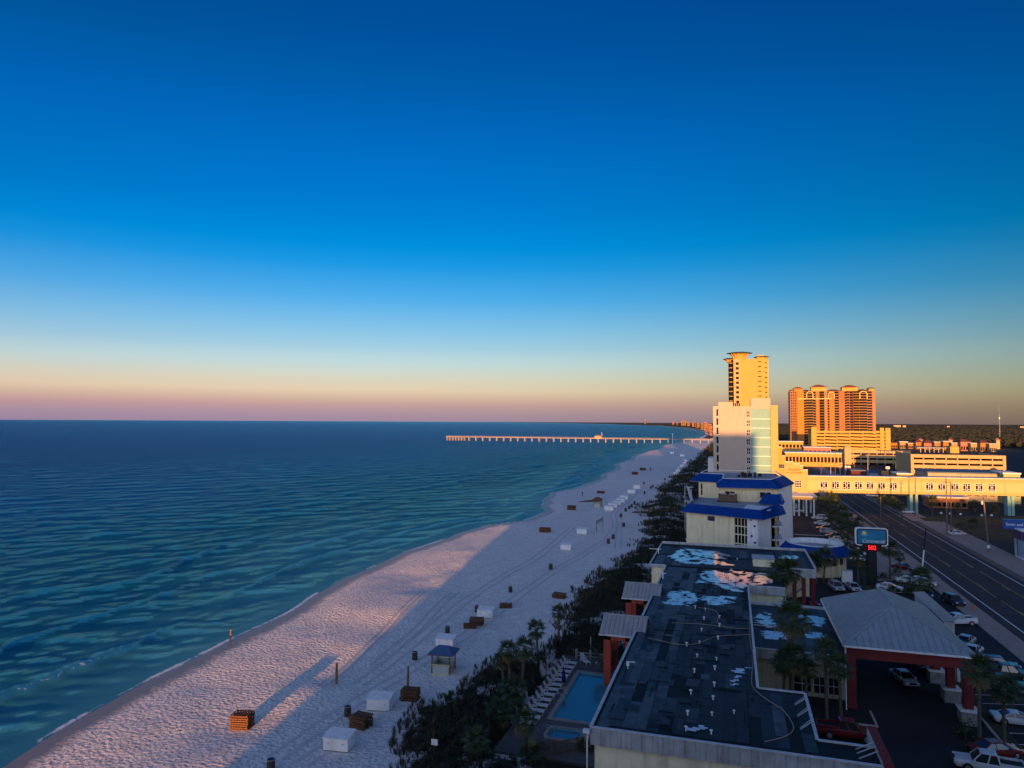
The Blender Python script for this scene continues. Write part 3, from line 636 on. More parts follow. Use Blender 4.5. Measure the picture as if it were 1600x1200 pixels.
g = MB(); g.tube([(-11.8, 59.3, 6.3), (-11.85, 59.3, 5.2), (-11.85, 59.3, 0)], .07, 8); g.box(-12.2, 59.1, 6.1, -11.62, 59.55, 6.35); g.build('downpipe', m_whitep, mo, world=True)
g = MB(); p = G(981, 1045, RZ); g.tube([(p.x, p.y, RZ), (p.x, p.y, RZ + .5)], .05, 6); g.box(p.x - .12, p.y - .2, RZ + .35, p.x + .14, p.y + .1, RZ + .75); g.box(p.x + .1, p.y - .05, RZ + .7, p.x + .75, p.y + .05, RZ + .78); g.build('floodlight', m_whitep, mo, world=True)
for px, py in ((1030, 904), (1024, 865)):
    p = G(px, py, RZ); g = MB(); g.tube([(p.x - 1.2, p.y, RZ + .9), (p.x + 1.1, p.y, RZ + .9)], .07, 6); g.tube([(p.x + .6, p.y, RZ), (p.x + .6, p.y, RZ + 1.1)], .09, 6); g.build('antenna_arm', m_whitep, mo, world=True)
for yy_, z in ((64.5, RZ), (67.2, RZ), (69.8, RZ)):
    g = MB(); g.beam((5.1, yy_, z), (6.15, yy_ + .8, z + .5), .07, .07); g.beam((5.1, yy_ + .3, z), (6.15, yy_ + 1.3, z + .5), .05, .05); g.build('roof_brace', m_fascia, mo, world=True)
for yy_ in (60.4, 61.3, 62.0):
    g = MB(); g.beam((8.9, yy_, RZ), (10.34, yy_ + .6, RZ + .5), .07, .07); g.build('roof_brace', m_fascia, mo, world=True)
# rain puddles left on the roof
def water_mat():
    m = mat('puddle_water', (0.70, 0.69, 0.68), 0.06, 0.25, 1.5, spec=0.6); m.node_tree.nodes['Principled BSDF'].inputs['IOR'].default_value = 1.5; return m
m_pud = water_mat()
def puddle(root, pts, z, jit=0.16):
    """standing water, its edge broken along the seams of the felt"""
    P = [G(x, y, z) for x, y in pts]; n_ = len(P); cx, cy = .34, .30
    def ins(x, y):
        c_ = False
        for i in range(n_):
            a, b = P[i], P[(i + 1) % n_]
            if (a.y > y) != (b.y > y) and x < (b.x - a.x) * (y - a.y) / (b.y - a.y) + a.x: c_ = not c_
        return c_
    x0, x1 = min(p.x for p in P) - .6, max(p.x for p in P) + .6; y0, y1 = min(p.y for p in P) - .9, max(p.y for p in P) + .9; mb = MB(); y = y0; row = 0
    while y < y1:
        hgt = cy * random.uniform(.7, 1.5); x = x0 + random.uniform(0, cx)
        while x < x1:
            w = cx * random.uniform(.6, 2.2)
            wob = float(vnoise(x * .9, y * .7, 51)) * .55 + random.uniform(-.15, .15)
            if ins(x + w / 2 + wob, y + hgt / 2 + wob * 1.3) and float(vnoise(x * 1.4 + 5, y * .8, 52)) > -.52 and random.random() > .05:
                mb.quad((x, y, z), (x + w - .012, y, z), (x + w - .012, y + hgt - .01, z), (x, y + hgt - .01, z))
            x += w
        y += hgt; row += 1
    if not mb.v: return None
    return kind(mb.build('puddle', m_pud, root, world=True, recalc=False), 'stuff')
for pl in ([(1040,945),(1045,922),(1092,926),(1090,938),(1082,947),(1060,946)], [(1094,930),(1110,931),(1147,934),(1145,940),(1128,947),(1107,943)],
           [(1090,910),(1098,893),(1115,891),(1135,897),(1140,890),(1180,895),(1170,915),(1160,925),(1125,920),(1110,912)], [(1183,894),(1205,898),(1206,911),(1174,914)],
           [(1150,1042),(1168,1044),(1166,1052),(1152,1050)], [(1143,1058),(1152,1057),(1150,1078),(1144,1078)], [(1080,1134),(1102,1136),(1100,1143),(1079,1140)]):
    puddle(mo, pl, RZ + .045)
for pl in ([(1045,868),(1065,858),(1075,867),(1140,879),(1145,884),(1100,882),(1062,880)], [(1215,873),(1222,867),(1240,868),(1247,874)], [(1070,857),(1120,862),(1138,868),(1135,874),(1090,868)]):
    puddle(mo, pl, RZ + .125, .12)
# hoses on the roof
m_hose = mat('tan_hose', (0.36, 0.27, 0.20), 0.6, 0.2, 2)
def spline(P, n=10):
    P = [Vector(p) for p in P]; out = []
    for i in range(len(P) - 1):
        p0 = P[max(i - 1, 0)]; p1 = P[i]; p2 = P[i + 1]; p3 = P[min(i + 2, len(P) - 1)]
        for k in range(n):
            t = k / n; out.append(0.5 * ((2 * p1) + (p2 - p0) * t + (2 * p0 - 5 * p1 + 4 * p2 - p3) * t * t + (3 * p1 - p0 - 3 * p2 + p3) * t ** 3))
    return out + [P[-1]]
for pts, lb in (([(450,390),(520,405),(640,430),(760,425),(860,385),(1000,372),(1095,368)], 'thin tan hose snaking across the middle of the black roof'),
                ([(1085,200),(1088,400),(1108,500),(1098,640),(1108,700),(1170,760),(1290,840),(1350,920),(1355,970),(1300,1010),(1180,1040)], 'long tan hose looping down the right edge of the black roof'),
                ([(600,295),(800,305),(1000,330),(1085,330)], 'straight thin hose across the black roof beyond the snaking one'),
                ([(760,200),(860,215),(890,250),(885,290),(930,320)], 'short curled hose beside the roof vents near the white puddle')):
    g = MB(); g.tube([p + Vector((0, 0, .06)) for p in spline([G(900 + x / 4, 900 + y / 4, RZ) for x, y in pts], 8)], .036, 6)
    tag(g.build('hose', m_hose, smooth=True), lb, 'hose', 'hoses on the motel roof')

# ---- lobby wing with the lower roof
LZ = 5.0
lo = thing('lobby_wing', 'lower motel lobby wing with wet roof, beige wall and dark windows', 'building', (7, 92, 0))
g = MB(); holes = [(6.5, 8.5, .3, 2.3), (8.7, 10.1, .3, 2.3), (10.3, 11.5, .3, 2.3)]
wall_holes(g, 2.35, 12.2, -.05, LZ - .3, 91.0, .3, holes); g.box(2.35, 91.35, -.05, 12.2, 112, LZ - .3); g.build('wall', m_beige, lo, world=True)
for h in holes: window(lo, *h, 91.0, 2, 2, m_coping, .07, .2)
g = MB(); g.box(2.1, 90.6, LZ - .28, 12.5, 112.4, LZ - .02); g.build('roof_deck', m_tar, lo, world=True)
for i in range(10):
    inst(unit[random.choice([0, 1, 3, 1])], 'roof_sheet', lo, (2.2 + i * 1.02 - 7, 90.8 - 92, LZ - .019), (0, 0, 0), (1.0, 10.6, random.uniform(.012, .03)))
    inst(unit[random.choice([0, 1, 3, 1])], 'roof_sheet', lo, (2.2 + i * 1.02 - 7, 101.5 - 92, LZ - .019), (0, 0, 0), (1.0, 10.6, random.uniform(.012, .03)))
fascia(lo, (2.12, 90.58), (12.5, 90.58), LZ - 1.1, LZ + .03, .7)
g = MB(); g.box(2.2, 112.1, LZ, 12.5, 112.4, LZ + .35); g.build('parapet', m_coping, lo, world=True)
g = MB(); g.tube([(2.3, 100.5, LZ + .12), (9, 100.3, LZ + .12)], .07, 6); g.build('pipe', m_coping, lo, world=True)
g = MB()
for x in (6.4, 7.1): g.tube([(x, 112.0, LZ), (x, 112.0, LZ + 1.4)], .05, 6)
g.box(6.0, 111.3, LZ + .02, 7.6, 112.0, LZ + .8); g.build('roof_ladder_box', m_coping, lo, world=True)
for pl in ([(1182,962),(1193,955),(1205,965),(1212,980),(1195,982),(1185,975)], [(1192,985),(1222,985),(1232,995),(1230,1000),(1195,998)], [(1250,960),(1290,967),(1288,981),(1268,976)], [(1253,985),(1293,990),(1298,1001),(1260,1001)]):
    puddle(lo, pl, LZ + .03)
# ---- two stair shelters on red posts
def shelter(y, label):
    t = thing('stair_shelter', label, 'shelter', (-13, y + 3, 0), group='stair shelters on red posts')
    x0, x1 = -15.9, -10.35; ze, zr = 6.05, 7.55; yr = y + 3.4; yb = y + 6.8
    up = Vector((0, yr - y, zr - ze)); Ls = up.length
    slope_panels(t, 'roof_panel', (x0, y, ze), (x1, y, ze), up, [(0, Ls), (x1 - x0, Ls)], .55, m_tin)
    slope_panels(t, 'roof_panel', (x0, yb, ze), (x1, yb, ze), Vector((0, yr - yb, zr - ze)), [(0, Ls), (x1 - x0, Ls)], .55, m_tin)
    g = MB(); g.box(x0 - .05, yr - .16, zr + .02, x1 + .05, yr + .16, zr + .14); g.build('ridge_cap', m_tin, t, world=True)
    g = MB(); g.box(x0 - .04, y - .08, ze - .18, x1 + .04, y, ze + .02); g.build('gutter', m_coping, t, world=True)
    for x in (-15.4, -12.75):
        for yy_ in (y + .35, y + 5.4):
            g = MB(); g.box(x, yy_, -.4, x + .85, yy_ + .85, ze - .1); g.build('post', m_red, t, world=True)
    g = MB(); g.box(x0 + .5, y + .35, ze - .75, x1 - .3, y + .8, ze - .12); g.build('beam', m_red, t, world=True)
    g = MB()
    for k in range(16): g.box(-14.9 + k * .2, y + 1.6, .2 + k * .2, -14.65 + k * .2, y + 2.9, .35 + k * .2)
    g.build('stair', m_conc, t, world=True)
shelter(87.0, 'nearer grey tin roof on red posts beside the pool')
shelter(105.6, 'farther grey tin roof on red posts beside the black roof')

# ---- covered drive with hipped roof
CE = 7.2
ca = thing('drive_canopy', 'covered hotel drive with dark hipped metal roof on red columns', 'canopy', (18, 97, 0))
x0, x1, y0, y1 = 11.6, 24.6, 87.4, 109.0; zr = 10.5; xm = 18.0; ya, yb = 94.3, 102.6
E0 = Vector((x0, y0, CE)); E1 = Vector((x1, y0, CE)); E2 = Vector((x1, y1, CE)); E3 = Vector((x0, y1, CE))
up = Vector((0, ya - y0, zr - CE)); slope_panels(ca, 'roof_panel', E0, E1, up, [(0, 0), (xm - x0, up.length), (x1 - x0, 0)], .74, m_slate, .11)
up = Vector((0, yb - y1, zr - CE)); slope_panels(ca, 'roof_panel', E3, E2, up, [(0, 0), (xm - x0, up.length), (x1 - x0, 0)], .74, m_slate, .11)
up = Vector((xm - x0, 0, zr - CE)); slope_panels(ca, 'roof_panel', E0, E3, up, [(0, 0), (ya - y0, up.length), (yb - y0, up.length), (y1 - y0, 0)], .74, m_slate, .11)
up = Vector((xm - x1, 0, zr - CE)); slope_panels(ca, 'roof_panel', E1, E2, up, [(0, 0), (ya - y0, up.length), (yb - y0, up.length), (y1 - y0, 0)], .74, m_slate, .11)
RA = Vector((xm, ya, zr)); RB = Vector((xm, yb, zr)); hu = Vector((0, 0, .09))
for a, b in ((E0, RA), (E1, RA), (E2, RB), (E3, RB), (RA, RB)):
    g = MB(); g.beam(a + hu, b + hu, .3, .08); g.build('hip_cap', m_slate, ca, world=True)
for a, b in ((E0, E1), (E3, E0), (E1, E2)):
    g = MB(); n_ = Vector((0, 0, -.06)); g.beam(a + n_, b + n_, .18, .2); g.build('gutter', m_whitep, ca, world=True)
for (xa, ya_, xb, yb_) in ((12.0, 87.9, 24.2, 88.75), (23.35, 88.75, 24.2, 108.2), (12.0, 107.4, 23.35, 108.2), (12.0, 88.75, 12.8, 107.4)):
    g = MB(); g.box(xa, ya_, 5.75, xb, yb_, CE - .08); g.build('beam', m_darkred, ca, world=True)
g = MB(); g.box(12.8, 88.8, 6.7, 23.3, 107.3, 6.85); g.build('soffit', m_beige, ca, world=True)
for x, y in ((12.0, 87.92), (23.34, 87.92), (23.34, 94.3), (23.34, 100.6), (23.34, 107.0), (12.0, 107.3)):
    zb = 1.5 if x > 20 else .2
    g = MB(); g.box(x, y, zb, x + .86, y + .86, 5.75); g.build('column', m_darkred, ca, world=True)
    if x > 20:
        g = MB(); g.box(x - .4, y - .4, -.05, x + 1.26, y + 1.26, 1.35); pe = g.build('pedestal', m_stone, ca, world=True)
        g = MB(); g.box(x - .52, y - .52, 1.36, x + 1.38, y + 1.38, 1.52); g.build('pedestal_cap', m_whitep, ca, world=True)
        for r_ in range(4):                                # stone blocks
            for c_ in range(3):
                b_ = MB(); w_ = 1.66 / 3; xo = x - .4 + c_ * w_ + (.1 if r_ % 2 else 0); xe = min(xo + w_ - .03, x + 1.24)
                b_.box(xo, y - .45, -.04 + r_ * .34, xe, y - .41, .27 + r_ * .34); b_.build('stone_block', m_stone, ca, world=True)
g = MB(); g.tube([(11.75, 87.4, 7.1), (11.75, 87.55, 6.6), (11.75, 87.7, 0.1)], .07, 8); g.build('downpipe', m_whitep, ca, world=True)
# side wing of the canopy
wg = thing('canopy_wing', 'narrow parapet wing with grey metal cap right of the hipped canopy', 'building', (26, 107, 0))
g = MB(); g.box(24.95, 101.5, -.05, 26.1, 116.5, 7.3); g.build('wall', m_fascia, wg, world=True)
slope_panels(wg, 'cap_panel', (24.75, 101.2, 7.34), (24.75, 116.8, 7.34), Vector((1, 0, .12)), [(0, 1.6), (15.6, 1.6)], .7, m_tin)
g = MB(); g.box(26.3, 101.6, -.05, 26.6, 101.9, 3.2); g.build('post', m_whitep, wg, world=True)
# ================================================================== BLUE-ROOFED HOTEL (two tiers)
m_ywall = mat('pale_yellow_stucco', (0.68, 0.55, 0.25), 0.9, 0.08, 0.5, 0.01, 20, stain=0.2)
m_roofgrey = mat('grey_flat_roof', (0.30, 0.31, 0.33), 0.8, 0.3, 0.5, stain=0.0)
m_sunw = mat('sunlit_yellow_stucco', (0.50, 0.37, 0.14), 0.9, 0.06, 0.3, stain=.1)  # copy of the yellow stucco for sunlit walls, golden sunlight put into its colour
m_rp = mat('resort_peach', (0.31, 0.18, 0.09), .9, .1, .1)
m_rg = mat('resort_gold', (0.34, 0.17, 0.05), .9, .1, .1)
m_teal = mat('teal_panel', (0.22, 0.40, 0.37), 0.8, 0.06, 0.4)
m_hotelw = mat('off_white_stucco', (0.46, 0.39, 0.31), 0.9, 0.05, 0.3, stain=0.08)
m_peach = mat('peach_stucco', (0.50, 0.35, 0.18), 0.9, 0.05, 0.3, stain=0.08)
m_gold = mat('golden_stucco', (0.52, 0.32, 0.08), 0.9, 0.06, 0.2, stain=0.08)
m_lime = mat('pale_green_siding', (0.36, 0.43, 0.19), 0.85, 0.06, 0.6)
m_orange = mat('orange_stucco', (0.62, 0.20, 0.04), 0.9, 0.06, 0.2)
m_brownb = mat('brown_stucco', (0.30, 0.14, 0.06), 0.9, 0.08, 0.2)
m_pinkb = mat('rose_stucco', (0.40, 0.18, 0.14), 0.9, 0.08, 0.2)
m_rtile = mat('red_roof_tile', (0.22, 0.07, 0.05), 0.85, 0.25, 1)
m_gtile = mat('green_roof_metal', (0.06, 0.16, 0.12), 0.6, 0.15, 1)
m_dull = mat('dull_glass', (0.014, 0.013, 0.014), 0.6, 0.5, 0.2, spec=0.04)
m_bhw = mat('washed_yellow_stucco', (0.82, 0.71, 0.45), 0.9, 0.08, 0.5, 0.01, 20, stain=0.22)
bl = thing('blue_roof_hotel', 'pale yellow hotel with bright blue metal mansard roofs in two tiers', 'hotel', (0, 190, 0))
A = Vector((-11.0, 177.6)); B = Vector((5.2, 170.0)); Cc = Vector((8.6, 183.0)); D_ = Vector((9.6, 196)); E_ = Vector((-9.5, 200))
low = [A, B, Cc, D_, E_]
eave = [(-12.6, 177.6), (6.2, 168.4), (12.0, 182.0), (12.2, 197), (-11, 201)]
rim = [(-10.1, 178.9), (5.9, 171.3), (9.2, 182.6), (9.6, 195.8), (-9.0, 199.5)]
# front wall of the lower tier built in its own slanted line, with a glazed strip and a white stair tower
dirv = (B - A).normalized(); nr2 = Vector((dirv.y, -dirv.x)); Lw = (B - A).length
def on(u, d=0.0): p = A + dirv * u - nr2 * d; return p
def slab(mb, u0, u1, z0, z1, d0, d1, mi=0):
    q = [on(u0, d0), on(u1, d0), on(u1, d1), on(u0, d1)]; mb.prism([(p.x, p.y) for p in q], z0, z1, mi)
g = MB(); uw0, uw1 = Lw * .685, Lw * .865
hx0, hx1 = Lw * .31, Lw * .415
slab(g, 0, hx0, -.05, 10.4, 0, .4); slab(g, hx1, uw0, -.05, 10.4, 0, .4); slab(g, hx0, hx1, -.05, 8.6, 0, .4); slab(g, hx0, hx1, 9.75, 10.4, 0, .4)
g.prism([(p.x, p.y) for p in (on(0, .45), on(uw0, .45), Vector((3.5, 199)), E_)], -.05, 10.4); g.build('wall', m_bhw, bl, world=True)
g = MB(); slab(g, hx0, hx1, 8.6, 9.75, .2, .24); w_ = g.build('window', m_glass, bl, world=True)
g = MB(); slab(g, hx0 - .12, hx1 + .12, 8.45, 8.62, -.06, .02); slab(g, hx0 - .12, hx1 + .12, 9.73, 9.9, -.06, .02); g.build('window_trim', m_whitep, bl, world=True)
g = MB(); slab(g, uw1, Lw, -.05, 10.4, -.3, .5); g.prism([(p.x, p.y) for p in (on(Lw, -.3), Cc, Cc + Vector((-1, 0)), on(Lw - .6, .6))], -.05, 10.4); g.build('stair_tower', m_whitep, bl, world=True)
g = MB(); slab(g, uw0, uw1, -.05, 10.3, .35, .38); g.build('glazed_strip', m_dull, bl, world=True)
for k in range(5):
    g = MB(); u = uw0 + (uw1 - uw0) * k / 4; slab(g, u - .06, u + .06, 0, 10.3, .1, .34); g.build('mullion', m_cream, bl, world=True)
for z in (2.2, 4.1, 6.2, 8.1):
    g = MB(); slab(g, uw0, uw1, z - .1, z + .1, .05, .33); g.build('transom', m_cream, bl, world=True)
for z, du in ((9.7, .3), (8.3, .65), (6.0, .35), (4.6, .66), (2.3, .35)):
    g = MB(); u = uw1 + (Lw - uw1) * du; slab(g, u, u + .45, z, z + .45, -.36, -.31); g.build('vent_grille', m_dull, bl, world=True)
# right side: balconies of the lower tier
g = MB(); g.prism([(8.7, 184.2), (9.6, 196), (3.6, 199), (3.6, 185)], -.05, 10.4); g.build('side_wall', m_cream, bl, world=True)
for z in (0.2, 3.4, 6.6):
    g = MB(); g.prism([(8.8, 183.4), (11.4, 184.0), (11.6, 196), (9.7, 196)], z, z + .25); g.build('balcony', m_whitep, bl, world=True)
    g = MB(); g.prism([(9.2, 184.0), (9.35, 184.0), (10.2, 195.6), (10.05, 195.6)], z + .25, z + 3.0); g.build('balcony_glass', m_dull, bl, world=True)
skirt(bl, eave, rim, 10.2, 12.05, m_bluem, (0, 1, 2, 4))
g = MB(); g.prism(rim, 11.35, 11.55); g.build('lower_roof', m_roofgrey, bl, world=True)
g = MB(); g.prism(eave, 10.05, 10.19); g.build('soffit', m_cream, bl, world=True)
g = MB(); g.prism([(2, 176), (8, 174.5), (9, 182), (3.4, 186)], 11.56, 11.64); g.build('roof_membrane', m_whitep, bl, world=True)
hv = thing('air_conditioner', 'rusty brown air conditioning unit on the lower blue-rimmed roof', 'air conditioner', (-1.4, 191, 11.55))
g = MB(); g.box(-2.3, -1.6, .2, 2.3, 1.6, 1.9); g.build('casing', mat('rusty_metal', (.13, .075, .05), .8, .4, 1.5), hv)
g = MB()
for x in (-1.1, 1.1): g.tube([(x, 0, 1.9), (x, 0, 2.15)], .75, 12)
g.build('fan_cowl', m_fascia, hv); g = MB(); g.box(-2.5, -1.7, 0, 2.5, -1.3, .22); g.box(-2.5, 1.3, 0, 2.5, 1.7, .22); g.build('base_rail', m_black, hv)
# upper tier
U = [(-3.4, 191.8), (10.6, 193.2), (14.6, 211), (14.0, 232), (-9.5, 232), (-10.6, 210), (-4.6, 205)]
ue = [(-4.0, 190.0), (11.2, 192.0), (16.2, 211), (15.6, 233.5), (-11.0, 233.5), (-12.0, 208.5), (-4.6, 206.5)]
ur = [(-2.6, 193.0), (9.3, 194.2), (12.7, 207.5), (12.2, 226), (-7.8, 226), (-9.0, 211.5), (-2.6, 209)]
g = MB(); g.prism([(-3.4, 192.0), (11.0, 193.4), (11.4, 232), (-9.2, 232), (-9.2, 211), (-3.4, 208)], -.05, 15.3); g.build('upper_wall', m_bhw, bl, world=True)
g = MB(); g.prism([(10.9, 193.0), (11.0, 192.9), (15.6, 211), (15.2, 229), (11.45, 229)], -.05, 15.4, top=None); g.build('side_tower', m_whitep, bl, world=True)
skirt(bl, ue, ur, 15.2, 17.3, m_bluem, (0, 1, 2, 4, 5, 6))
g = MB(); g.prism(ur, 16.5, 16.7); g.build('upper_roof', m_roofgrey, bl, world=True)
g = MB(); g.prism(ue, 15.05, 15.19); g.build('soffit', m_cream, bl, world=True)
for i in range(len(ur)):
    a = Vector((*ur[i], 17.35)); b = Vector((*ur[(i + 1) % len(ur)], 17.35)); g = MB(); g.beam(a, b, .3, .12); g.build('rim_cap', m_whitep, bl, world=True)
for u0, u1 in ((.10, .30), (.78, 1.0)):
    x0 = -3.4 + 14 * u0 * .9; x1 = -3.4 + 14 * u1 * .9; y = 192.0 + (x0 + 3.4) / 14.4 * 1.4 - .02
    window(bl, x0, x1, 12.6, 14.2, y - .12, 2, 1, m_bhw, .1, .1)
for k in range(5):
    window(bl, -8.9 + k * 1.15, -7.9 + k * 1.15, 11.3, 14.6, 207.8 + .22, 1, 2, m_bhw, .1, .0, m_dull); 
g = MB(); g.prism([(-9.4, 208.3), (-3.2, 206.5), (-3.2, 209), (-9.4, 211.2)], -.05, 15.2); g.build('bay_wall', m_bhw, bl, world=True)
skirt(bl, [(6.0, 187.5), (11.6, 186.5), (12.4, 192.6), (7.2, 193.2)], [(7.6, 189.6), (10.6, 189.4), (11.4, 191.8), (8.6, 192.2)], 11.9, 14.0, m_bluem, (0, 1, 3))
g = MB()
for k in range(9): x, y = random.uniform(1, 7), random.uniform(205, 213); g.box(x, y, 16.7, x + random.uniform(.5, 1.1), y + .8, 16.7 + random.uniform(.6, 1.5))
kind(g.build('rooftop_plant', m_black, bl, world=True), 'stuff')
es = thing('fire_escape', 'white metal fire escape on the seaward side of the blue-roofed hotel', 'stair', (-10.8, 203, 0))
for k in range(3):
    g = MB(); z = 2 + k * 4; g.beam((-.2, 0, z), (-1.6, 6, z + 3.4), .8, .12); g.tube([(-.6, 0, z + 1), (-2.0, 6, z + 4.4)], .06, 6); g.build('flight', m_coping, es)
    g = MB(); g.box(-2.6, 5.5, z + 3.3, -.2, 7.2, z + 3.45); g.build('landing', m_coping, es)
for x, y in ((-2.5, 5.6), (-2.5, 7.0), (-.3, 0)):
    g = MB(); g.tube([(x, y, -.2), (x, y, 13.5)], .07, 6); g.build('post', m_coping, es)

# ---- round restaurant with blue skirt roof
rr = thing('round_restaurant', 'round cream restaurant with blue skirt roof and open white rim', 'restaurant', (16.6, 165, 0))
n = 20; ring = lambda rx, ry: [(16.6 + rx * math.cos(2 * math.pi * k / n + .15), 165.5 + ry * math.sin(2 * math.pi * k / n + .15)) for k in range(n)]
g = MB(); g.prism(ring(5.4, 5.6), -.05, 4.6); g.build('wall', m_cream, rr, world=True)
skirt(rr, ring(7.4, 7.6), ring(5.7, 5.9), 4.5, 6.3, m_bluem, range(n), .42, 'roof_side')
g = MB(); g.prism(ring(7.35, 7.55), 4.3, 4.44); g.build('soffit', m_cream, rr, world=True)
ro, ri = ring(5.75, 5.95), ring(5.3, 5.5)
for k in range(n):
    j = (k + 1) % n; g = MB(); g.prism([ro[k], ro[j], ri[j], ri[k]], 5.3, 6.42); g.build('rim_panel', m_whitep, rr, world=True)
g = MB(); g.prism(ring(5.35, 5.55), 5.2, 5.35); g.build('roof_floor', m_roofgrey, rr, world=True)
for k in range(n):
    a = 2 * math.pi * k / n + .15; x, y = 16.6 + 5.9 * math.cos(a), 165.5 + 6.1 * math.sin(a)
    g = MB(); g.box(x - .14, y - .14, -.05, x + .14, y + .14, 4.4); g.build('post', m_cream, rr, world=True)
pr, pl_ = ring(5.46, 5.66), 0
for k in range(n):
    j = (k + 1) % n; a, b = Vector(pr[k]), Vector(pr[j]); p, q = a.lerp(b, .12), a.lerp(b, .88); d = Vector(((p.x + q.x) / 2 - 16.6, (p.y + q.y) / 2 - 165.5)).normalized() * .05
    g = MB(); g.prism([tuple(p), tuple(q), tuple(q + d), tuple(p + d)], 2.3, 4.0); g.build('window', m_glass, rr, world=True)
bx = thing('white_cabinet', 'white box cabinet standing beside the round restaurant', 'cabinet', (21.6, 157, 0))
g = MB(); g.box(-.95, -.6, .1, .95, .6, 2.3); g.build('body', m_whitep, bx); g = MB(); g.box(-1.0, -.65, 2.3, 1.0, .65, 2.42); g.build('top', m_coping, bx); g = MB(); g.box(-.9, -.55, -.05, .9, .55, .1); g.build('plinth', m_kerb, bx)

# ================================================================== TALL HOTEL WITH TEAL PANEL AND THE SKYBRIDGE
HY = 275.0
ht = thing('hotel_tower', 'pale stepped hotel tower with teal panel, half in long shadow', 'hotel', (5, 285, 0))
X0, X1, _, ZT = FR(1115, 632, 1215, 740, HY)
fx = lambda px, py=690: AY(px, py, HY).x
fz = lambda py, px=1165: AY(px, py, HY).z
rowsz = [(fz(560 + 0) , fz(560))]
lw = [(640.0 + 14.5 * k, 650.5 + 14.5 * k) for k in range(7)]     # pixel rows of the windows
holes = []
for a, b in lw:
    holes.append((fx(1119.0), fx(1123.2), fz(b), fz(a) + .3)); holes.append((fx(1166.2), fx(1172.4), fz(b + 1.5), fz(a + 2)))
xt0, xt1 = fx(1173.5), fx(1204.5)
g = MB(); wall_holes(g, X0, xt0, -.05, ZT - .6, HY, .5, holes); g.box(X0, HY + .5, -.05, xt0, HY + 24, ZT - .6)
g.box(fx(1123), HY + .1, ZT - .6, fx(1146), HY + 6, fz(628)); g.build('wall', m_hotelw, ht, world=True)
for h in holes:
    if h[0] > fx(1150): window(ht, *h, HY, 2, 2, m_whitep, .12, .35)
    else: window(ht, *h, HY, 1, 1, m_whitep, .1, .4)
g = MB(); g.box(xt1, HY - .4, -.05, X1, HY + 24, ZT - .3); g.build('edge_pier', m_sunw, ht, world=True)
g = MB(); g.box(xt0, HY + .3, fz(742), xt1, HY + 24, fz(639)); g.build('teal_panel', m_teal, ht, world=True)
for py in (654.5, 669, 683.5, 698, 712.5, 727):
    g = MB(); z = fz(py); g.box(xt0, HY + .1, z - .12, xt1, HY + .29, z + .12); g.build('panel_band', m_whitep, ht, world=True)
g = MB(); g.box(xt0, HY + .05, fz(639), xt1, HY + 12, fz(622.5)); g.build('penthouse', m_hotelw, ht, world=True)
g = MB(); g.box(xt0 - .2, HY - .1, -.05, xt1, HY + .3, fz(742)); g.build('podium_wall', m_hotelw, ht, world=True)
g = MB(); g.box(X0 - 2.2, HY + 6, -.05, X0, HY + 20, fz(718)); g.build('side_wing', m_whitep, ht, world=True)
g = MB()
for k in range(4): g.box(fx(1146 + 3 * k), HY + 1, ZT - .6, fx(1148 + 3 * k), HY + 2, ZT + .5)
g.build('roof_rail', m_dull, ht, world=True)
# stepped entrance wing with the sign
ew = thing('entrance_wing', 'golden stepped entrance wing with red lettering right of the hotel tower', 'building', (21, 280, 0))
yw = HY + .4; gx = lambda p, q=740: AY(p, q, yw).x; gz = lambda p, q=1235: AY(q, p, yw).z
steps = [(1215.2, 1222, 699), (1222, 1227, 713), (1227, 1240, 722), (1240, 1250, 725), (1250, 1255, 728), (1255, 1262, 734)]
winh = [(gx(1241.5), gx(1252), gz(762, 1246), gz(750.5, 1246)), (gx(1215.4), gx(1226), gz(732), gz(725.5))]
for a, b, t_ in steps:
    g = MB(); hh = [(max(h[0], gx(a)), min(h[1], gx(b)), h[2], h[3]) for h in winh if h[0] < gx(b) and h[1] > gx(a)]
    wall_holes(g, gx(a), gx(b), gz(770), gz(t_), yw, .4, hh); g.build('wall_step', m_gold if t_ < 722 else m_sunw, ew, world=True)
    g = MB(); g.box(gx(a), yw - .12, gz(t_), gx(b), yw + .5, gz(t_) + .22); g.build('coping', m_whitep, ew, world=True)
    g = MB(); g.box(gx(a), yw + .45, gz(770), gx(b), yw + 9, gz(t_) - .3); g.build('body', m_sunw, ew, world=True)
window(ew, *winh[0], yw, 3, 3, m_whitep, .12, .3); window(ew, *winh[1], yw, 1, 2, m_coping, .1, .3)
m_sign = mat('red_letters', (0.50, 0.05, 0.02), 0.6, 0.1, 2)
for tx_, py, sz in (('Hampton', 733.5, 1.35), ('Inn & Suites', 738.3, 1.2)):
    p = AY(1240.5, py, yw - .1); text_mesh(tx_, sz, m_sign, 'lettering', ew, p - ew.location, (R(90), 0, 0), .25, .05, 4.4 if sz > 1.3 else 5.4)
pc = thing('entrance_porch', 'white flat porch on slim columns under the entrance wing', 'porch', (22, 270, 0))
px0, px1 = gx(1232, 775), gx(1270, 775)
g = MB(); g.box(px0, 262, 5.6, px1, 276, 6.6); g.build('roof', m_sunw, pc, world=True); g = MB(); g.box(px0 - .2, 261.8, 6.6, px1 + .2, 276, 6.8); g.build('roof_edge', m_whitep, pc, world=True)
for x in (px1 - 1.2, px1 - 3.6, px1 - 6.0, px0 + .6):
    for y in (262.4, 273):
        g = MB(); g.box(x, y, -.05, x + .5, y + .5, 5.6); g.build('column', m_whitep, pc, world=True)

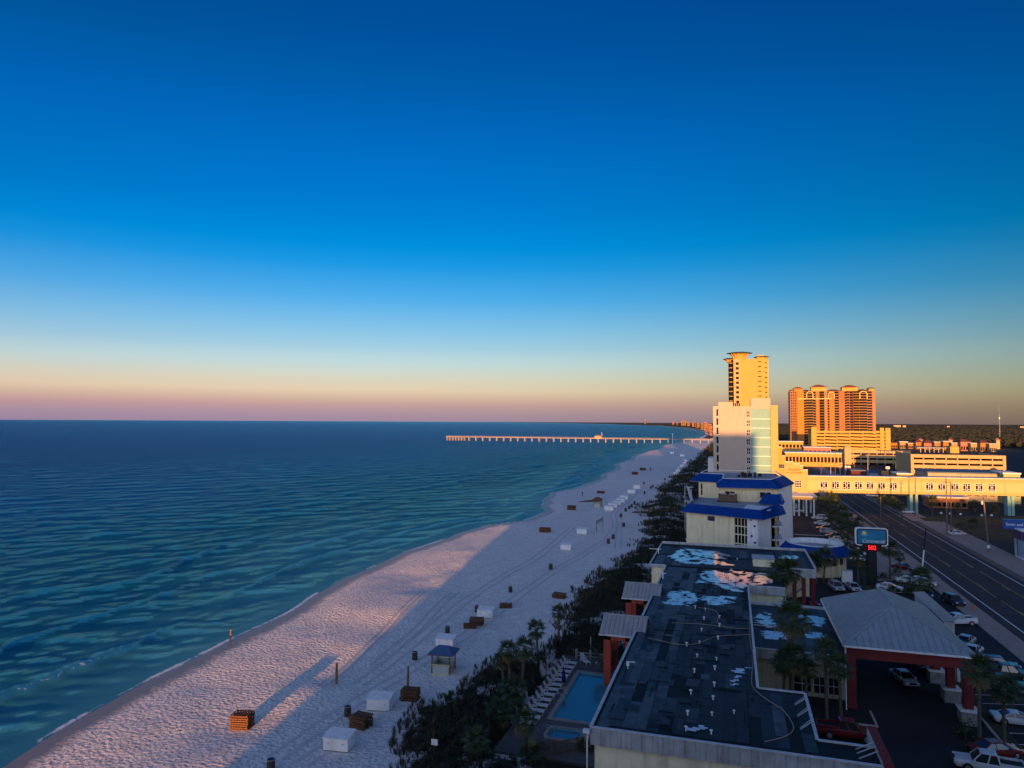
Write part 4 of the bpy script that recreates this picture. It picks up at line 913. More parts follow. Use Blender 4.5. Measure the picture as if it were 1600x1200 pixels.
# skybridge
BA = Vector((AY(1262, 770, HY + .6).x, HY + .6)); BB = Vector((128.0, HY + 19.0)); bd = (BB - BA).normalized(); bn = Vector((bd.y, -bd.x)); bL = (BB - BA).length
sb = thing('skybridge', 'long cream enclosed footbridge with a row of windows crossing the road', 'footbridge', (70, 285, 0), group=None)
def bp_(u, d): p = BA + bd * u - bn * d; return (p.x, p.y)
def bslab(mb, u0, u1, z0, z1, d0, d1): mb.prism([bp_(u0, d0), bp_(u1, d0), bp_(u1, d1), bp_(u0, d1)], z0, z1)
def bu(px):                                                # distance along the bridge face seen at a pixel column
    d = ray(px, 757); M_ = np.array([[d.x, -bd.x], [d.y, -bd.y]]); s = np.linalg.solve(M_, np.array([BA.x, BA.y])); return float(s[1])
ZB0, ZB1, zw0, zw1 = 6.9, 12.7, 8.2, 11.0
wins = [1287.5, 1305.5, 1323, 1341.5, 1359.5, 1377.5, 1396, 1452.5, 1471.5, 1492, 1510.5, 1530, 1550]
whs = [(bu(p - 6), bu(p + 6)) for p in wins]
edges = [0.0] + [e for h in whs for e in h] + [bL]
g = MB()
for i in range(0, len(edges), 2): bslab(g, edges[i], edges[i + 1], zw0 - .3, zw1 + .25, 0, .35)
for h in whs: bslab(g, h[0], h[1], zw0 - .3, zw0, 0, .35); bslab(g, h[0], h[1], zw1, zw1 + .25, 0, .35)
g.build('siding', m_lime, sb, world=True)
g = MB(); bslab(g, 0, bL, zw1 + .25, ZB1, -.06, .4); bslab(g, 0, bL, ZB0, zw0 - .3, -.06, .4); bslab(g, 0, bL, ZB0 + .02, ZB1 - .5, 3.7, 4.1); g.build('fascia', m_sunw, sb, world=True)
g = MB(); bslab(g, -.1, bL, ZB1, ZB1 + .2, -.2, 4.3); g.build('roof', m_whitep, sb, world=True)
g = MB(); bslab(g, 0, bL, ZB0 - .05, ZB0 + .3, .41, 3.69); g.build('floor', m_beige, sb, world=True)
for h in whs:
    w = h[1] - h[0]; g = MB(); f = .14
    for u in (h[0], h[1] - f, h[0] + w * .36, h[1] - w * .36 - f): bslab(g, u, u + f, zw0, zw1, .08, .2)
    for z, a, b in ((zw0, 0, 1), (zw1 - f, 0, 1), (zw0 + .55, 0, .36), (zw0 + .55, .64, 1), (zw1 - .7, 0, .36), (zw1 - .7, .64, 1), ((zw0 + zw1) / 2, .36, .64)):
        bslab(g, h[0] + w * a + .001, h[0] + w * b - .001, z, z + f, .10, .18)
    wo_ = g.build('window', m_whitep, sb, world=True)
    g = MB(); bslab(g, h[0] + .02, h[1] - .02, zw0 + .02, zw1 - .02, .22, .25); pn_ = g.build('pane', m_dull, None); pn_.parent = wo_; pn_.location = -Vector((70, 285, 0))
for px in (1425, 1433, 1578, 1584):
    u = bu(px); g = MB(); bslab(g, u - .5, u + .5, -.05, ZB0 - .06, .8, 3.2); g.build('column', m_teal, sb, world=True)
for px in (1300, 1420, 1440, 1570):
    u = bu(px); g = MB(); bslab(g, u - .08, u + .08, ZB0, ZB1, -.16, -.07); g.build('pilaster', m_sunw, sb, world=True)

# ---- slender tower behind with flared crowns
TY = 420.0
tw = thing('flared_crown_tower', 'slender golden tower with flared disc crowns rising behind the hotel', 'tower', (8, 430, 0))
tx_ = lambda p: AY(p, 600, TY).x; tz = lambda p: AY(1165, p, TY).z
hol = []
for k in range(9):
    a = 566 + 7.5 * k; hol.append((tx_(1150), tx_(1154.6), tz(a + 4), tz(a)))
for k in range(9):
    a = 565 + 7.6 * k; hol.append((tx_(1184.5), tx_(1190), tz(a + 1.4), tz(a))); hol.append((tx_(1195.5), tx_(1198.5), tz(a + 3.4), tz(a + 1.6)))
g = MB(); wall_holes(g, tx_(1147), tx_(1201), -.05, tz(561), TY, .6, hol); g.box(tx_(1147), TY + .6, -.05, tx_(1201), TY + 24, tz(561)); g.build('wall', m_gold, tw, world=True)
g = MB(); wall_holes(g, tx_(1146.4), tx_(1157), -.05, tz(561), TY - .5, .48, [(h[0], h[1], h[2], h[3]) for h in hol[:9]]); g.build('front_bay', m_peach, tw, world=True)
for h in hol:
    g = MB(); g.box(h[0], TY + .3, h[2], h[1], TY + .34, h[3]); g.build('window', m_dull, tw, world=True)
g = MB(); g.tube([(tx_(1143.5), TY + 6, 0), (tx_(1143.5), TY + 6, tz(561))], (tx_(1147) - tx_(1138.5)) * .62, 16); g.build('glass_bay', m_dull, tw, world=True)
for k in range(9):
    g = MB(); z = tz(566 + 7.5 * k); g.tube([(tx_(1143.5), TY + 6, z - .2), (tx_(1143.5), TY + 6, z + .2)], (tx_(1147) - tx_(1138.5)) * .66, 16); g.build('floor_band', m_gold, tw, world=True)
def crown(cx, cy, z0, z1, r0, r1, nm, fins):
    c_ = Vector((cx, cy, 0)); g = MB(); g.tube([(cx, cy, z0), (cx, cy, z1)], [r0, r0 * 1.02], 20); g.build('crown_drum', m_gold, tw, world=True)
    for k in range(fins):
        a = 2 * math.pi * k / fins; d = Vector((math.cos(a), math.sin(a), 0)); g = MB()
        p = [c_ + d * r0 + Vector((0, 0, z0)), c_ + d * (r0 * 1.08) + Vector((0, 0, z0 + (z1 - z0) * .7)), c_ + d * (r0 * 1.45) + Vector((0, 0, z1))]
        g.beam(p[0], p[1], .5, .6); g.beam(p[1], p[2], .5, .6); g.build('crown_fin', m_gold, tw, world=True)
    g = MB(); g.tube([(cx, cy, z1), (cx, cy, z1 + .3), (cx, cy, z1 + .9)], [r1 * .8, r1, r1 * .55], 24); g.build('crown_disc', m_gtile, tw, world=True)
r1_ = (tx_(1176) - tx_(1134)) / 2
crown(tx_(1156), TY + 5, tz(561), tz(551.5), r1_ * .50, r1_, 'a', 14)
crown(tx_(1142), TY + 7, tz(564), tz(560), r1_ * .34, r1_ * .62, 'b', 8)
crown(tx_(1191), TY + 6, tz(561), tz(558), r1_ * .36, r1_ * .62, 'c', 8)
g = MB(); g.box(tx_(1184), TY + 3, tz(561), tx_(1195), TY + 9, tz(554.5)); g.build('lift_house', m_gold, tw, world=True)

# ---- big balcony resort and its garage
RY = 1000.0
rs = thing('balcony_resort', 'wide orange and tan resort block with rows of balconies and roof pavilions', 'hotel', (125, 1010, 0))
rx = lambda p: AY(p, 640, RY).x; rzf = lambda p: AY(1300, p, RY).z
zt = rzf(611); NF = 21; fh = zt / NF
strips_ = [(1234.5, 1246, 'w3', m_brownb), (1246, 1256, 'wall', m_orange), (1256, 1260, 'win', m_rg), (1260, 1270.5, 'bal', m_rp), (1270.5, 1275, 'win', m_rp), (1275, 1280.5, 'wall', m_rg), (1280.5, 1288, 'glass', m_rg),
           (1288, 1293, 'wall', m_rp), (1293, 1296, 'win', m_rg), (1296, 1304, 'wall', m_rg), (1304, 1311, 'win', m_rp), (1311, 1320, 'wall', m_brownb), (1320, 1323, 'win', m_rg), (1323, 1328, 'bal', m_pinkb),
           (1328, 1333.5, 'glass', m_pinkb), (1333.5, 1343, 'bal', m_rg), (1343, 1355, 'bal', m_rp), (1355, 1363, 'win', m_pinkb), (1363, 1368, 'wall', m_rp)]
for i, (a, b, ty, mm) in enumerate(strips_):
    xa, xb = rx(a), rx(b); g = MB(); dy = {'wall': 0, 'win': .6, 'bal': 1.6, 'glass': 2.2, 'w3': 1.0}[ty]
    g.box(xa, RY + dy, -.05, xb, RY + 28, zt); g.build('wall_bay', mm, rs, world=True)
    w = MB(); s = MB()
    for f in range(1, NF):
        z = f * fh
        if ty == 'bal':
            s.box(xa, RY - .6, z - .15, xb, RY + dy - .01, z + .15); s.box(xa, RY - .7, z + .16, xb, RY - .55, z + .9); w.box(xa + .25, RY + dy - .9, z + .2, xb - .25, RY + dy - .01, z + fh * .92)
        elif ty == 'win': w.box(xa + .15, RY + dy - .1, z + .4, xb - .15, RY + dy - .02, z + fh * .80)
        elif ty == 'w3':
            for q in (.15, .43, .72): w.box(xa + (xb - xa) * q, RY + dy - .1, z + .8, xa + (xb - xa) * (q + .13), RY + dy - .02, z + fh * .7)
        elif ty == 'glass': w.box(xa + .3, RY + dy - .1, z + .25, xb - .3, RY + dy - .02, z + fh * .9)
        elif f % 2: s.box(xa + .01, RY - .14, z - .1, xb - .01, RY - .01, z + .1)
    if w.v: kind(w.build('windows', m_dull, rs, world=True), 'stuff')
    if s.v: kind(s.build('balcony_fronts', mm, rs, world=True), 'stuff')
g = MB(); z = rzf(623); g.box(rx(1246), RY - .9, z - .5, rx(1300), RY - .15, z + .5); g.build('cornice', m_ywall, rs, world=True)
for a, b, t_ in ((1260, 1271, 612), (1343, 1355.5, 612), (1294, 1304, 613)):
    g = MB(); zb_, zt_ = rzf(623), rzf(t_); w_ = .9
    g.box(rx(a), RY - 1.6, zb_, rx(a) + w_, RY - .8, zt_ - 3); g.box(rx(b) - w_, RY - 1.6, zb_, rx(b), RY - .8, zt_ - 3)
    xm_ = (rx(a) + rx(b)) / 2; r_ = (rx(b) - rx(a)) / 2 - w_ / 2
    pts = [(xm_ + r_ * math.cos(t), RY - 1.2, zt_ - 3 + 3.2 * math.sin(t)) for t in np.linspace(math.pi, 0, 9)]
    for p, q in zip(pts[:-1], pts[1:]): g.beam(p, q, .8, w_)
    g.build('arch_frame', m_ywall, rs, world=True)
def hiproof(root, x0, x1, y0, y1, z, h, m, ov=1.2, name='roof', world=True):
    g = MB(); x0 -= ov; x1 += ov; y0 -= ov; y1 += ov; cx, cy = (x0 + x1) / 2, (y0 + y1) / 2; q = min(x1 - x0, y1 - y0) * .18
    g.add([(x0,y0,z),(x1,y0,z),(x1,y1,z),(x0,y1,z),(cx-q,cy,z+h),(cx+q,cy,z+h)], [(0,1,5,4),(1,2,5),(2,3,4,5),(3,0,4),(3,2,1,0)]); return g.build(name, m, root, world=world)
for a, b, t_, e_ in ((1267, 1293, 604.5, 600.5), (1315, 1342, 605.5, 601.5), (1240, 1255, 606.5, 604), (1357, 1368, 607.5, 605.5), (1234, 1241, 610, 608)):
    g = MB(); x0_, x1_ = rx(a) + 1, rx(b) - 1; g.box(x0_, RY + 1, zt, x1_, RY + 14, rzf(t_)); g.build('pavilion', m_gold if a != 1240 else m_orange, rs, world=True); hiproof(rs, x0_, x1_, RY + 1, RY + 14, rzf(t_), rzf(e_) - rzf(t_), m_rtile, 1.6, 'pavilion_roof')
for a, b in ((1293, 1315), (1342, 1357), (1255, 1267)):
    hiproof(rs, rx(a), rx(b), RY + .5, RY + 27, zt, 2.6, m_rtile, .6)

def garage(name, label, px0, px1, py0, py1, Y, levels, bays, m, ends=True, slant=0.0, depth=40):
    """open parking deck: spandrels, posts, dark decks inside"""
    X0, X1, Z0, Z1 = FR(px0, py0, px1, py1, Y); Z0 = -.05
    t = thing(name, label, 'parking garage', ((X0 + X1) / 2, Y + depth / 2, 0)); fh = Z1 / levels
    for k in range(levels):
        z = (k + 1) * fh; sl_ = slant
        g = MB(); a = Vector((X0, Y, z)); n_ = bays
        for b_ in range(n_):
            xa = X0 + (X1 - X0) * b_ / n_; xb = X0 + (X1 - X0) * (b_ + 1) / n_
            q = [(xa, Y, z - fh * .62), (xb, Y, z - fh * .62 - sl_), (xb, Y, z - sl_), (xa, Y, z)]
            g.add(q + [(p[0], Y + .4, p[2]) for p in q], [(0,1,2,3),(7,6,5,4),(0,4,5,1),(1,5,6,2),(2,6,7,3),(3,7,4,0)])
        g.build('spandrel', m, t, world=True)
        g = MB(); g.box(X0 + .3, Y + .5, z - fh * .64, X1 - .3, Y + depth, z - fh * .52); g.build('deck', m_beige, t, world=True)
    for b_ in range(bays + 1):
        x = X0 + (X1 - X0) * b_ / bays; w = .55 if 0 < b_ < bays else (1.6 if ends else .7)
        g = MB(); g.box(x - w / 2, Y - .22, Z0, x + w / 2, Y + .7, Z1 - (0 if not slant else .2)); g.build('post', m, t, world=True)
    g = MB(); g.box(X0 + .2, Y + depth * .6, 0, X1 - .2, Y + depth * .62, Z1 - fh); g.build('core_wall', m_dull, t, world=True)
    g = MB(); g.box(X0 - .3, Y, 0, X0, Y + depth, Z1); g.box(X1, Y, 0, X1 + .3, Y + depth, Z1); g.build('end_wall', m, t, world=True)
    return t, X0, X1, Z1
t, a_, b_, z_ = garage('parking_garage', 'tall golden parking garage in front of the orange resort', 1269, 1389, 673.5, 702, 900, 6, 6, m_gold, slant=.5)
for p0, p1, tp in ((1268.5, 1275.5, 667), (1375.5, 1381, 668.5), (1384, 1391, 669)):
    X0, X1, Z0, Z1 = FR(p0, tp, p1, 702, 899); g = MB(); g.box(X0, 898.6, -.05, X1, 906, Z1); g.build('stair_tower', m_gold, t, world=True)
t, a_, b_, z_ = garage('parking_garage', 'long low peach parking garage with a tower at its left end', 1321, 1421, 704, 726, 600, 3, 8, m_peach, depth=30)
X0, X1, Z0, Z1 = FR(1320, 698, 1330, 726, 599); g = MB(); g.box(X0, 598.6, -.05, X1, 606, Z1); g.build('stair_tower', m_peach, t, world=True)
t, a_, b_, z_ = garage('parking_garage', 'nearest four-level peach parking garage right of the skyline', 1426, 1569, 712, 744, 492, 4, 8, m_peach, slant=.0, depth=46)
g = MB(); g.box(b_ - 21, 520, z_, b_ - 16, 530, z_ + 4.2); g.build('lift_house', m_gold, t, world=True)
g = MB(); g.box(a_ + 10, 524, z_ + 2.8, b_ - 22, 536, z_ + 3.3); g.build('roof_canopy', m_slate, t, world=True)
for x in np.linspace(a_ + 12, b_ - 24, 6): g = MB(); g.box(x, 525, z_, x + .4, 525.4, z_ + 2.8); g.build('canopy_post', m_beige, t, world=True)

# low golden building and podiums between towers
def lowblock(name, label, cat, px0, px1, py0, Y, m, depth=20, win=None, roof=None, rm=None):
    X0, X1, Z0, Z1 = FR(px0, py0, px1, py0 + 5, Y)
    t = thing(name, label, cat, ((X0 + X1) / 2, Y + depth / 2, 0)); g = MB(); holes = []
    if win:
        n_, zf0, zf1 = win
        for k in range(n_):
            xa = X0 + (X1 - X0) * (k + .15) / n_; xb = X0 + (X1 - X0) * (k + .85) / n_; holes.append((xa, xb, Z1 * zf0, Z1 * zf1))
    wall_holes(g, X0, X1, -.05, Z1, Y, .4, holes); g.box(X0, Y + 1.2, -.05, X1, Y + depth, Z1 - .1); g.build('wall', m, t, world=True)
    for h in holes:
        g = MB(); g.box(h[0] - .01, Y + .8, h[2] - .01, h[1] + .01, Y + .85, h[3] + .01); g.build('window', m_dull, t, world=True)
    if roof: hiproof(t, X0, X1, Y, Y + depth, Z1 + .02, roof, rm or m_rtile, .8)
    else: g = MB(); g.box(X0 - .3, Y - .3, Z1, X1 + .3, Y + depth, Z1 + .5); g.build('roof_edge', rm or m_whitep, t, world=True)
    return t
lowblock('arcade_building', 'low golden arcade building with a band of windows beyond the skybridge', 'building', 1227, 1315, 709, 560, m_gold, 26, (16, .32, .72))
lowblock('podium', 'low golden podium with dark openings left of the tall garage', 'building', 1216, 1255, 690.5, 860, m_gold, 30, (7, .35, .7))
lowblock('pink_shop', 'low pink shop block in front of the tall golden garage', 'shop', 1256, 1298, 699.5, 760, m_pinkb, 24, (6, .2, .6))
m_shopb = mat('blue_grey_metal_roof', (0.05, 0.09, 0.16), 0.5, .2, .6)
lowblock('dark_shop', 'dark shop with flat roof just behind the skybridge at left', 'shop', 1330, 1352, 736, 400, mat('dark_red_wall', (.12, .03, .03), .9), 14, (4, .2, .6), rm=m_shopb)
lowblock('flat_shop', 'flat-roofed beige shop right behind the middle of the skybridge', 'shop', 1402, 1424, 741.5, 350, m_gold, 12, (3, .2, .6))
lowblock('long_shop', 'long shop with blue-grey roof behind the right part of the skybridge', 'shop', 1450, 1568, 741.5, 335, m_beige, 22, (10, .2, .6), rm=m_shopb)
lowblock('green_shop', 'small pale green shop at the right end behind the skybridge', 'shop', 1568, 1594, 741, 330, m_lime, 14, (3, .25, .6))
lowblock('brick_shop', 'terracotta shop front standing under the middle of the skybridge', 'shop', 1452, 1512, 779.5, 305, mat('terracotta_wall', (.45, .20, .10), .9), 10, (6, .15, .55))
lowblock('blue_hut', 'small blue and white hut between the signs behind the skybridge', 'hut', 1359, 1372, 739, 420, mat('hut_blue', (.25, .32, .45), .8), 8, (2, .2, .6), 1.5, m_shopb)
# shopping plaza in front of the wood
random.seed(21); plaza = [('tan', m_rp), ('golden', m_rg), ('rose', m_pinkb), ('pale', mat('dull_cream_wall', (.36, .27, .17), .9))]
xp = 1392.0; k = 0; lay = [(14, 692, 1, 1), (13, 690.5, 3, 0), (12, 693, 0, 0), (13, 691, 1, 2.5), (16, 692.5, 2, 3), (14, 691, 0, 0), (13, 690, 1, 0), (14, 692.5, 3, 0), (16, 690.5, 2, 3), (15, 693, 3, 0), (14, 692, 0, 2.5), (12, 694, 3, 0)]
words = ['leftmost', 'second', 'third', 'fourth', 'fifth', 'sixth', 'seventh', 'eighth', 'ninth', 'tenth', 'eleventh', 'twelfth']
for w, py, ci, rf in lay:
    lowblock('plaza_shop', '%s plaza shop in front of the wood, %s from the left' % (plaza[ci][0], words[k]) if k else 'leftmost %s plaza shop in front of the wood, beside the tall garage' % plaza[ci][0], 'shop', xp, xp + w - .6, py, 1010 - k * 8, plaza[ci][1], 18, (4, .1, .5), rf or None, m_rtile if rf else None); xp += w; k += 1
for px, py, lb in ((1439, 687, 'left'), (1486, 687.5, 'middle'), (1560, 687, 'right')):
    X0, X1, Z0, Z1 = FR(px - 4, py, px + 4, py + 4, 1030); t = thing('plaza_turret', 'small square turret with pyramid roof on the plaza, %s of three' % lb, 'turret', ((X0 + X1) / 2, 1034, 0), group='plaza turrets')
    g = MB(); g.box(X0 + 1, 1031, -.05, X1 - 1, 1037, Z1 - .6); g.build('wall', m_peach, t, world=True); hiproof(t, X0 + 1, X1 - 1, 1031, 1037, Z1 - .6, 2.2, m_pinkb, 1.4)

# ================================================================== PIER
pi_ = thing('fishing_pier', 'long fishing pier on concrete piles running out into the sea', 'pier', (-200, 1070, 0))
PA = Vector((-452, 1082, 0)); PB = Vector((-14, 1092, 0)); pd = (PB - PA); pL = pd.length; pd.normalize(); pnn = Vector((-pd.y, pd.x, 0))
m_pier = mat('pier_concrete', (0.36, 0.29, 0.24), 0.9, .15, .3); PZ = 6.2
def pslab(mb, u0, u1, d0, d1, z0, z1):
    q = [PA + pd * u0 + pnn * d0, PA + pd * u1 + pnn * d0, PA + pd * u1 + pnn * d1, PA + pd * u0 + pnn * d1]; mb.prism([(p.x, p.y) for p in q], z0, z1)
g = MB(); pslab(g, 0, pL, -3, 3, PZ - .9, PZ); g.build('deck', m_pier, pi_, world=True)
g = MB()
for s_ in (-2.9, 2.8): pslab(g, 0, pL, s_, s_ + .1, PZ + 1.0, PZ + 1.15)
for u in np.arange(1, pL, 3.5):
    for s_ in (-2.9, 2.8): pslab(g, u, u + .2, s_, s_ + .12, PZ, PZ + 1.0)
kind(g.build('railing', m_pier, pi_, world=True), 'stuff')
bents = list(np.linspace(2, 32, 7)) + list(np.arange(40, pL - 4, 11.8)); me = None
for u in bents:
    if me is None:
        g = MB()
        for s_ in (-2.4, 2.0): g.box(-.55, s_, -4, .55, s_ + .9, PZ - 1.6)
        g.box(-.7, -3, PZ - 1.8, .7, 3, PZ - .91); o_ = g.build('pile_bent', m_pier, pi_); me = o_.data; bpy.data.objects.remove(o_)
    p = PA + pd * float(u); inst(me, 'pile_bent', pi_, (p.x + 200, p.y - 1070, 0), (0, 0, math.atan2(pd.y, pd.x)))
ph = thing('pier_house', 'small pale shelter house standing on the middle of the pier', 'house', (*(PA + pd * 252).xy, PZ))
g = MB(); g.box(-5, -2.6, 0, 5, 2.6, 3.0); g.build('wall', m_peach, ph); hiproof(ph, -5, 5, -2.6, 2.6, 3.0, 2, m_pinkb, .6, world=False); g = MB(); g.tube([(6, 0, 0), (6, 0, 9)], .25, 6); g.build('mast', m_whitep, ph)
for u in (244, 262):
    p = PA + pd * u; g = MB(); g.box(-2, -3.4, -10, 2, -2.8, -1); 
pt = thing('light_mast', 'tall white light mast standing on the beach beside the pier', 'mast', (*G(1051, 694)[:2], 0))
g = MB(); g.tube([(0, 0, -.2), (0, 0, 15)], [.5, .3], 8); g.build('pole', m_whitep, pt); g = MB(); g.box(-1.2, -.3, 14.6, 1.2, .3, 15.2); g.build('lamp_head', m_whitep, pt)

# ================================================================== FAR COAST
random.seed(5)
fl = [(1008, 654.6, 2.2, 11000), (1052, 657.5, 3, 7000), (1058, 658, 2, 6400), (1068, 656.5, 9, 5200), (1076, 658.0, 5, 4700), (1083, 659.5, 4, 4200), (1087, 656.5, 1.6, 3900), (1091, 659.5, 5, 3600), (1097, 660, 5, 3200), (1102, 658.5, 5, 2900), (1106, 660.5, 4, 2500), (1110, 661, 5, 2200), (1104, 663.5, 4, 2000), (1111, 665, 5, 1750)]
for k, (px, py, w, Y) in enumerate(fl):
    py += 1.3; w *= .8
    X0, X1, Z0, Z1 = FR(px - w / 2, py, px + w / 2, py + 1, Y)
    t = thing('coast_building', 'tiny %s building on the far coast, %s from the left' % (['tan', 'rosy', 'golden', 'tan'][k % 4] , (words + ['thirteenth', 'fourteenth'])[k]) if k else 'tiny slim tower standing alone at the far left end of the coast', 'building', ((X0 + X1) / 2, Y, 0), group='buildings on the far coast')
    g = MB(); g.box(X0, Y, -1, X1, Y + (X1 - X0) * .6, max(Z1, 5)); g.build('wall', (m_rp, m_pinkb, m_rg, m_rp)[k % 4], t, world=True)
    g = MB(); g.box(X0 + (X1 - X0) * .3, Y + 1, max(Z1, 5), X1 - (X1 - X0) * .3, Y + (X1 - X0) * .3, max(Z1, 5) + (X1 - X0) * .12); g.build('roof_block', m_rtile, t, world=True)
    g = MB()
    for f in range(1, 6): z = max(Z1, 5) * f / 6; g.box(X0 + (X1 - X0) * .08, Y - .3, z - max(Z1, 5) * .04, X1 - (X1 - X0) * .08, Y - .05, z + max(Z1, 5) * .03)
    kind(g.build('windows', m_dull, t, world=True), 'stuff')
# ================================================================== POOL TERRACE
random.seed(11)
m_paver = mat('terrace_paver', (0.115, 0.105, 0.10), 0.85, 0.25, 0.9, 0.01, 10)
m_cope = mat('pool_coping_stone', (0.30, 0.27, 0.24), 0.85, 0.2, 1.5)
m_pooltile = mat('pool_plaster', (0.10, 0.42, 0.60), 0.6, 0.08, 1)
def clearwater():
    m = bpy.data.materials.new('pool_water'); m.use_nodes = True; t = m.node_tree; b = t.nodes['Principled BSDF']
    b.inputs['Base Color'].default_value = (0.35, 0.75, 0.9, 1); b.inputs['Roughness'].default_value = 0.02; b.inputs['IOR'].default_value = 1.33; b.inputs['Transmission Weight'].default_value = 0.85
    tx = nn(t, 'ShaderNodeTexCoord'); n1 = nn(t, 'ShaderNodeTexNoise'); n1.inputs['Scale'].default_value = 1.3; t.links.new(tx.outputs['Object'], n1.inputs['Vector'])
    bp = nn(t, 'ShaderNodeBump'); bp.inputs['Distance'].default_value = 0.03; t.links.new(n1.outputs['Fac'], bp.inputs['Height']); t.links.new(bp.outputs[0], b.inputs['Normal'])
    return m
m_pw = clearwater()
px0, py0, px1, py1 = POOL; dx0, dy0, dx1, dy1 = DECK
tub = (-18.6, 70.6, -14.9, 73.6)
terr = MB()
for a in ((dx0, dy0, dx1, tub[1]), (dx0, tub[1], tub[0], tub[3]), (tub[2], tub[1], dx1, tub[3]), (dx0, tub[3], dx1, py0), (dx0, py0, px0, py1), (px1, py0, dx1, py1), (dx0, py1, dx1, dy1)):
    terr.box(a[0], a[1], -.4, a[2], a[3], -.03)
terr = kind(terr.build('pool_terrace', m_paver), 'structure')
tile = MB(); tile.box(0, 0, -.029, 1.18, 1.18, .012); o_ = tile.build('paver', m_paver, terr); tme = o_.data; bpy.data.objects.remove(o_)
for i in range(9):
    for j in range(25):
        x = dx0 + .05 + i * 1.2; y = dy0 + .05 + j * 1.18
        if (px0 - 1.5 < x < px1 + .3 and py0 - 1.5 < y < py1 + .3) or (tub[0] - 1.5 < x < tub[2] + .3 and tub[1] - 1.5 < y < tub[3] + .3): continue
        inst(tme, 'paver', terr, (x, y, random.uniform(-.004, .004)), (0, 0, 0), (1, .99, 1))
pool = thing('swimming_pool', 'rectangular blue swimming pool with stone coping beside the black-roofed motel', 'pool', ((px0 + px1) / 2, (py0 + py1) / 2, 0))
g = MB(); g.box(px0, py0, -1.7, px1, py1, -1.6); g.box(px0, py0, -1.6, px0 + .1, py1, -.02); g.box(px1 - .1, py0, -1.6, px1, py1, -.02); g.box(px0 + .1, py0, -1.6, px1 - .1, py0 + .1, -.02); g.box(px0 + .1, py1 - .1, -1.6, px1 - .1, py1, -.02)
for k in range(3): g.box(px0 + .1, py1 - .1 - .4 * (k + 1), -1.6, px1 - .1, py1 - .1 - .4 * k, -.35 - .3 * k)
g.build('basin', m_pooltile, pool, world=True)
g = MB(); g.box(px0 + .1, py0 + .1, -1.55, px1 - .1, py1 - .1, -.16); g.build('water', m_pw, pool, world=True)
for a in ((px0 - .45, py0 - .45, px1 + .45, py0 + .02), (px0 - .45, py1 - .02, px1 + .45, py1 + .45), (px0 - .45, py0 + .02, px0 + .02, py1 - .02), (px1 - .02, py0 + .02, px1 + .45, py1 - .02)):
    g = MB(); g.box(a[0], a[1], -.02, a[2], a[3], .10); g.build('coping', m_cope, pool, world=True)
for y in (80.5, 82):
    g = MB(); g.tube([(px0 - .9, y, .05), (px0 - .9, y, .75), (px0 - .3, y, .85), (px0 + .35, y, .4), (px0 + .4, y, -.3)], .03, 6); g.build('handrail', m_steel, pool, world=True)
ht_ = thing('hot_tub', 'small octagonal hot tub with blue water near the pool fence', 'hot tub', (-16.7, 72.1, 0))
oc = [(-18.2, 70.8), (-15.3, 70.8), (-15.0, 71.4), (-15.0, 72.8), (-15.5, 73.4), (-18.0, 73.4), (-18.5, 72.8), (-18.5, 71.4)]
sc = lambda s_: [(-16.75 + (x + 16.75) * s_, 72.1 + (y - 72.1) * s_) for x, y in oc]
g = MB(); g.prism(sc(1.0), -1.2, -1.1)
for i in range(8):
    j = (i + 1) % 8; a, b = sc(1.0), sc(.95); g.prism([a[i], a[j], b[j], b[i]], -1.1, -.03)
g.build('basin', m_pooltile, ht_, world=True)
g = MB(); g.prism(sc(.94), -1.05, -.12); g.build('water', m_pw, ht_, world=True)
for i in range(8):
    j = (i + 1) % 8; a, b = sc(1.17), sc(.96); g = MB(); g.prism([a[i], a[j], b[j], b[i]], -.03, .14); g.build('coping', m_cope, ht_, world=True)
g = MB(); g.tube([(-18.6, 72.0, .1), (-18.6, 72.0, .8), (-18.0, 72.0, .7), (-17.7, 72, 0)], .03, 6); g.build('handrail', m_steel, ht_, world=True)
fp = thing('fire_ring', 'low round dark fire ring on the terrace near the fence', 'fire ring', (-18.4, 68.6, 0)); g = MB()
for k in range(14): a = 2 * math.pi * k / 14; g.box(.75 * math.cos(a) - .12, .75 * math.sin(a) - .12, -.02, .75 * math.cos(a) + .12, .75 * math.sin(a) + .12, .3)
g.build('ring', m_paver, fp); g = MB(); g.tube([(0, 0, 0), (0, 0, .08)], .62, 14); g.build('bed', m_black, fp)
# pool fence
def fence(name, label, A, B, h=1.25):
    A = Vector(A); B = Vector(B); d = B - A; Ln = d.length; t = thing(name, label, 'fence', (A.x, A.y, -.03), math.atan2(d.y, d.x))
    for z in (.15, h - .08): g = MB(); g.box(0, -.03, z, Ln, .03, z + .07); g.build('rail', m_wood, t)
    n_ = int(Ln / .17); b_ = MB(); b_.box(-.035, -.045, .05, .035, -.031, h); o_ = b_.build('picket', m_wood, t); me = o_.data; bpy.data.objects.remove(o_)
    for k in range(n_): inst(me, 'picket', t, (Ln * (k + .5) / n_, 0, random.uniform(-.01, .02)))
    for k in range(int(Ln / 2.4) + 1): g = MB(); u = min(k * 2.4, Ln); g.box(u - .07, -.02, 0, u + .07, .12, h + .12); g.build('post', m_wood, t)
    return t
fence('picket_fence', 'wooden picket fence closing the near end of the pool terrace', (-18.4, 66.0), (-14.2, 69.6))
fence('picket_fence', 'short picket fence between the hot tub and the motel corner', (-13.7, 69.9), (-11.9, 72.0))
gt = thing('pool_gate', 'grey panel gate in the picket fence by the hot tub', 'gate', (-14.15, 69.55, 0), R(38)); g = MB(); g.box(0, -.03, .05, 1.0, .03, 1.35); g.build('panel', m_fascia, gt); g = MB(); g.tube([(.9, -.1, .8), (.9, -.03, .8)], .03, 6); g.build('handle', m_black, gt)
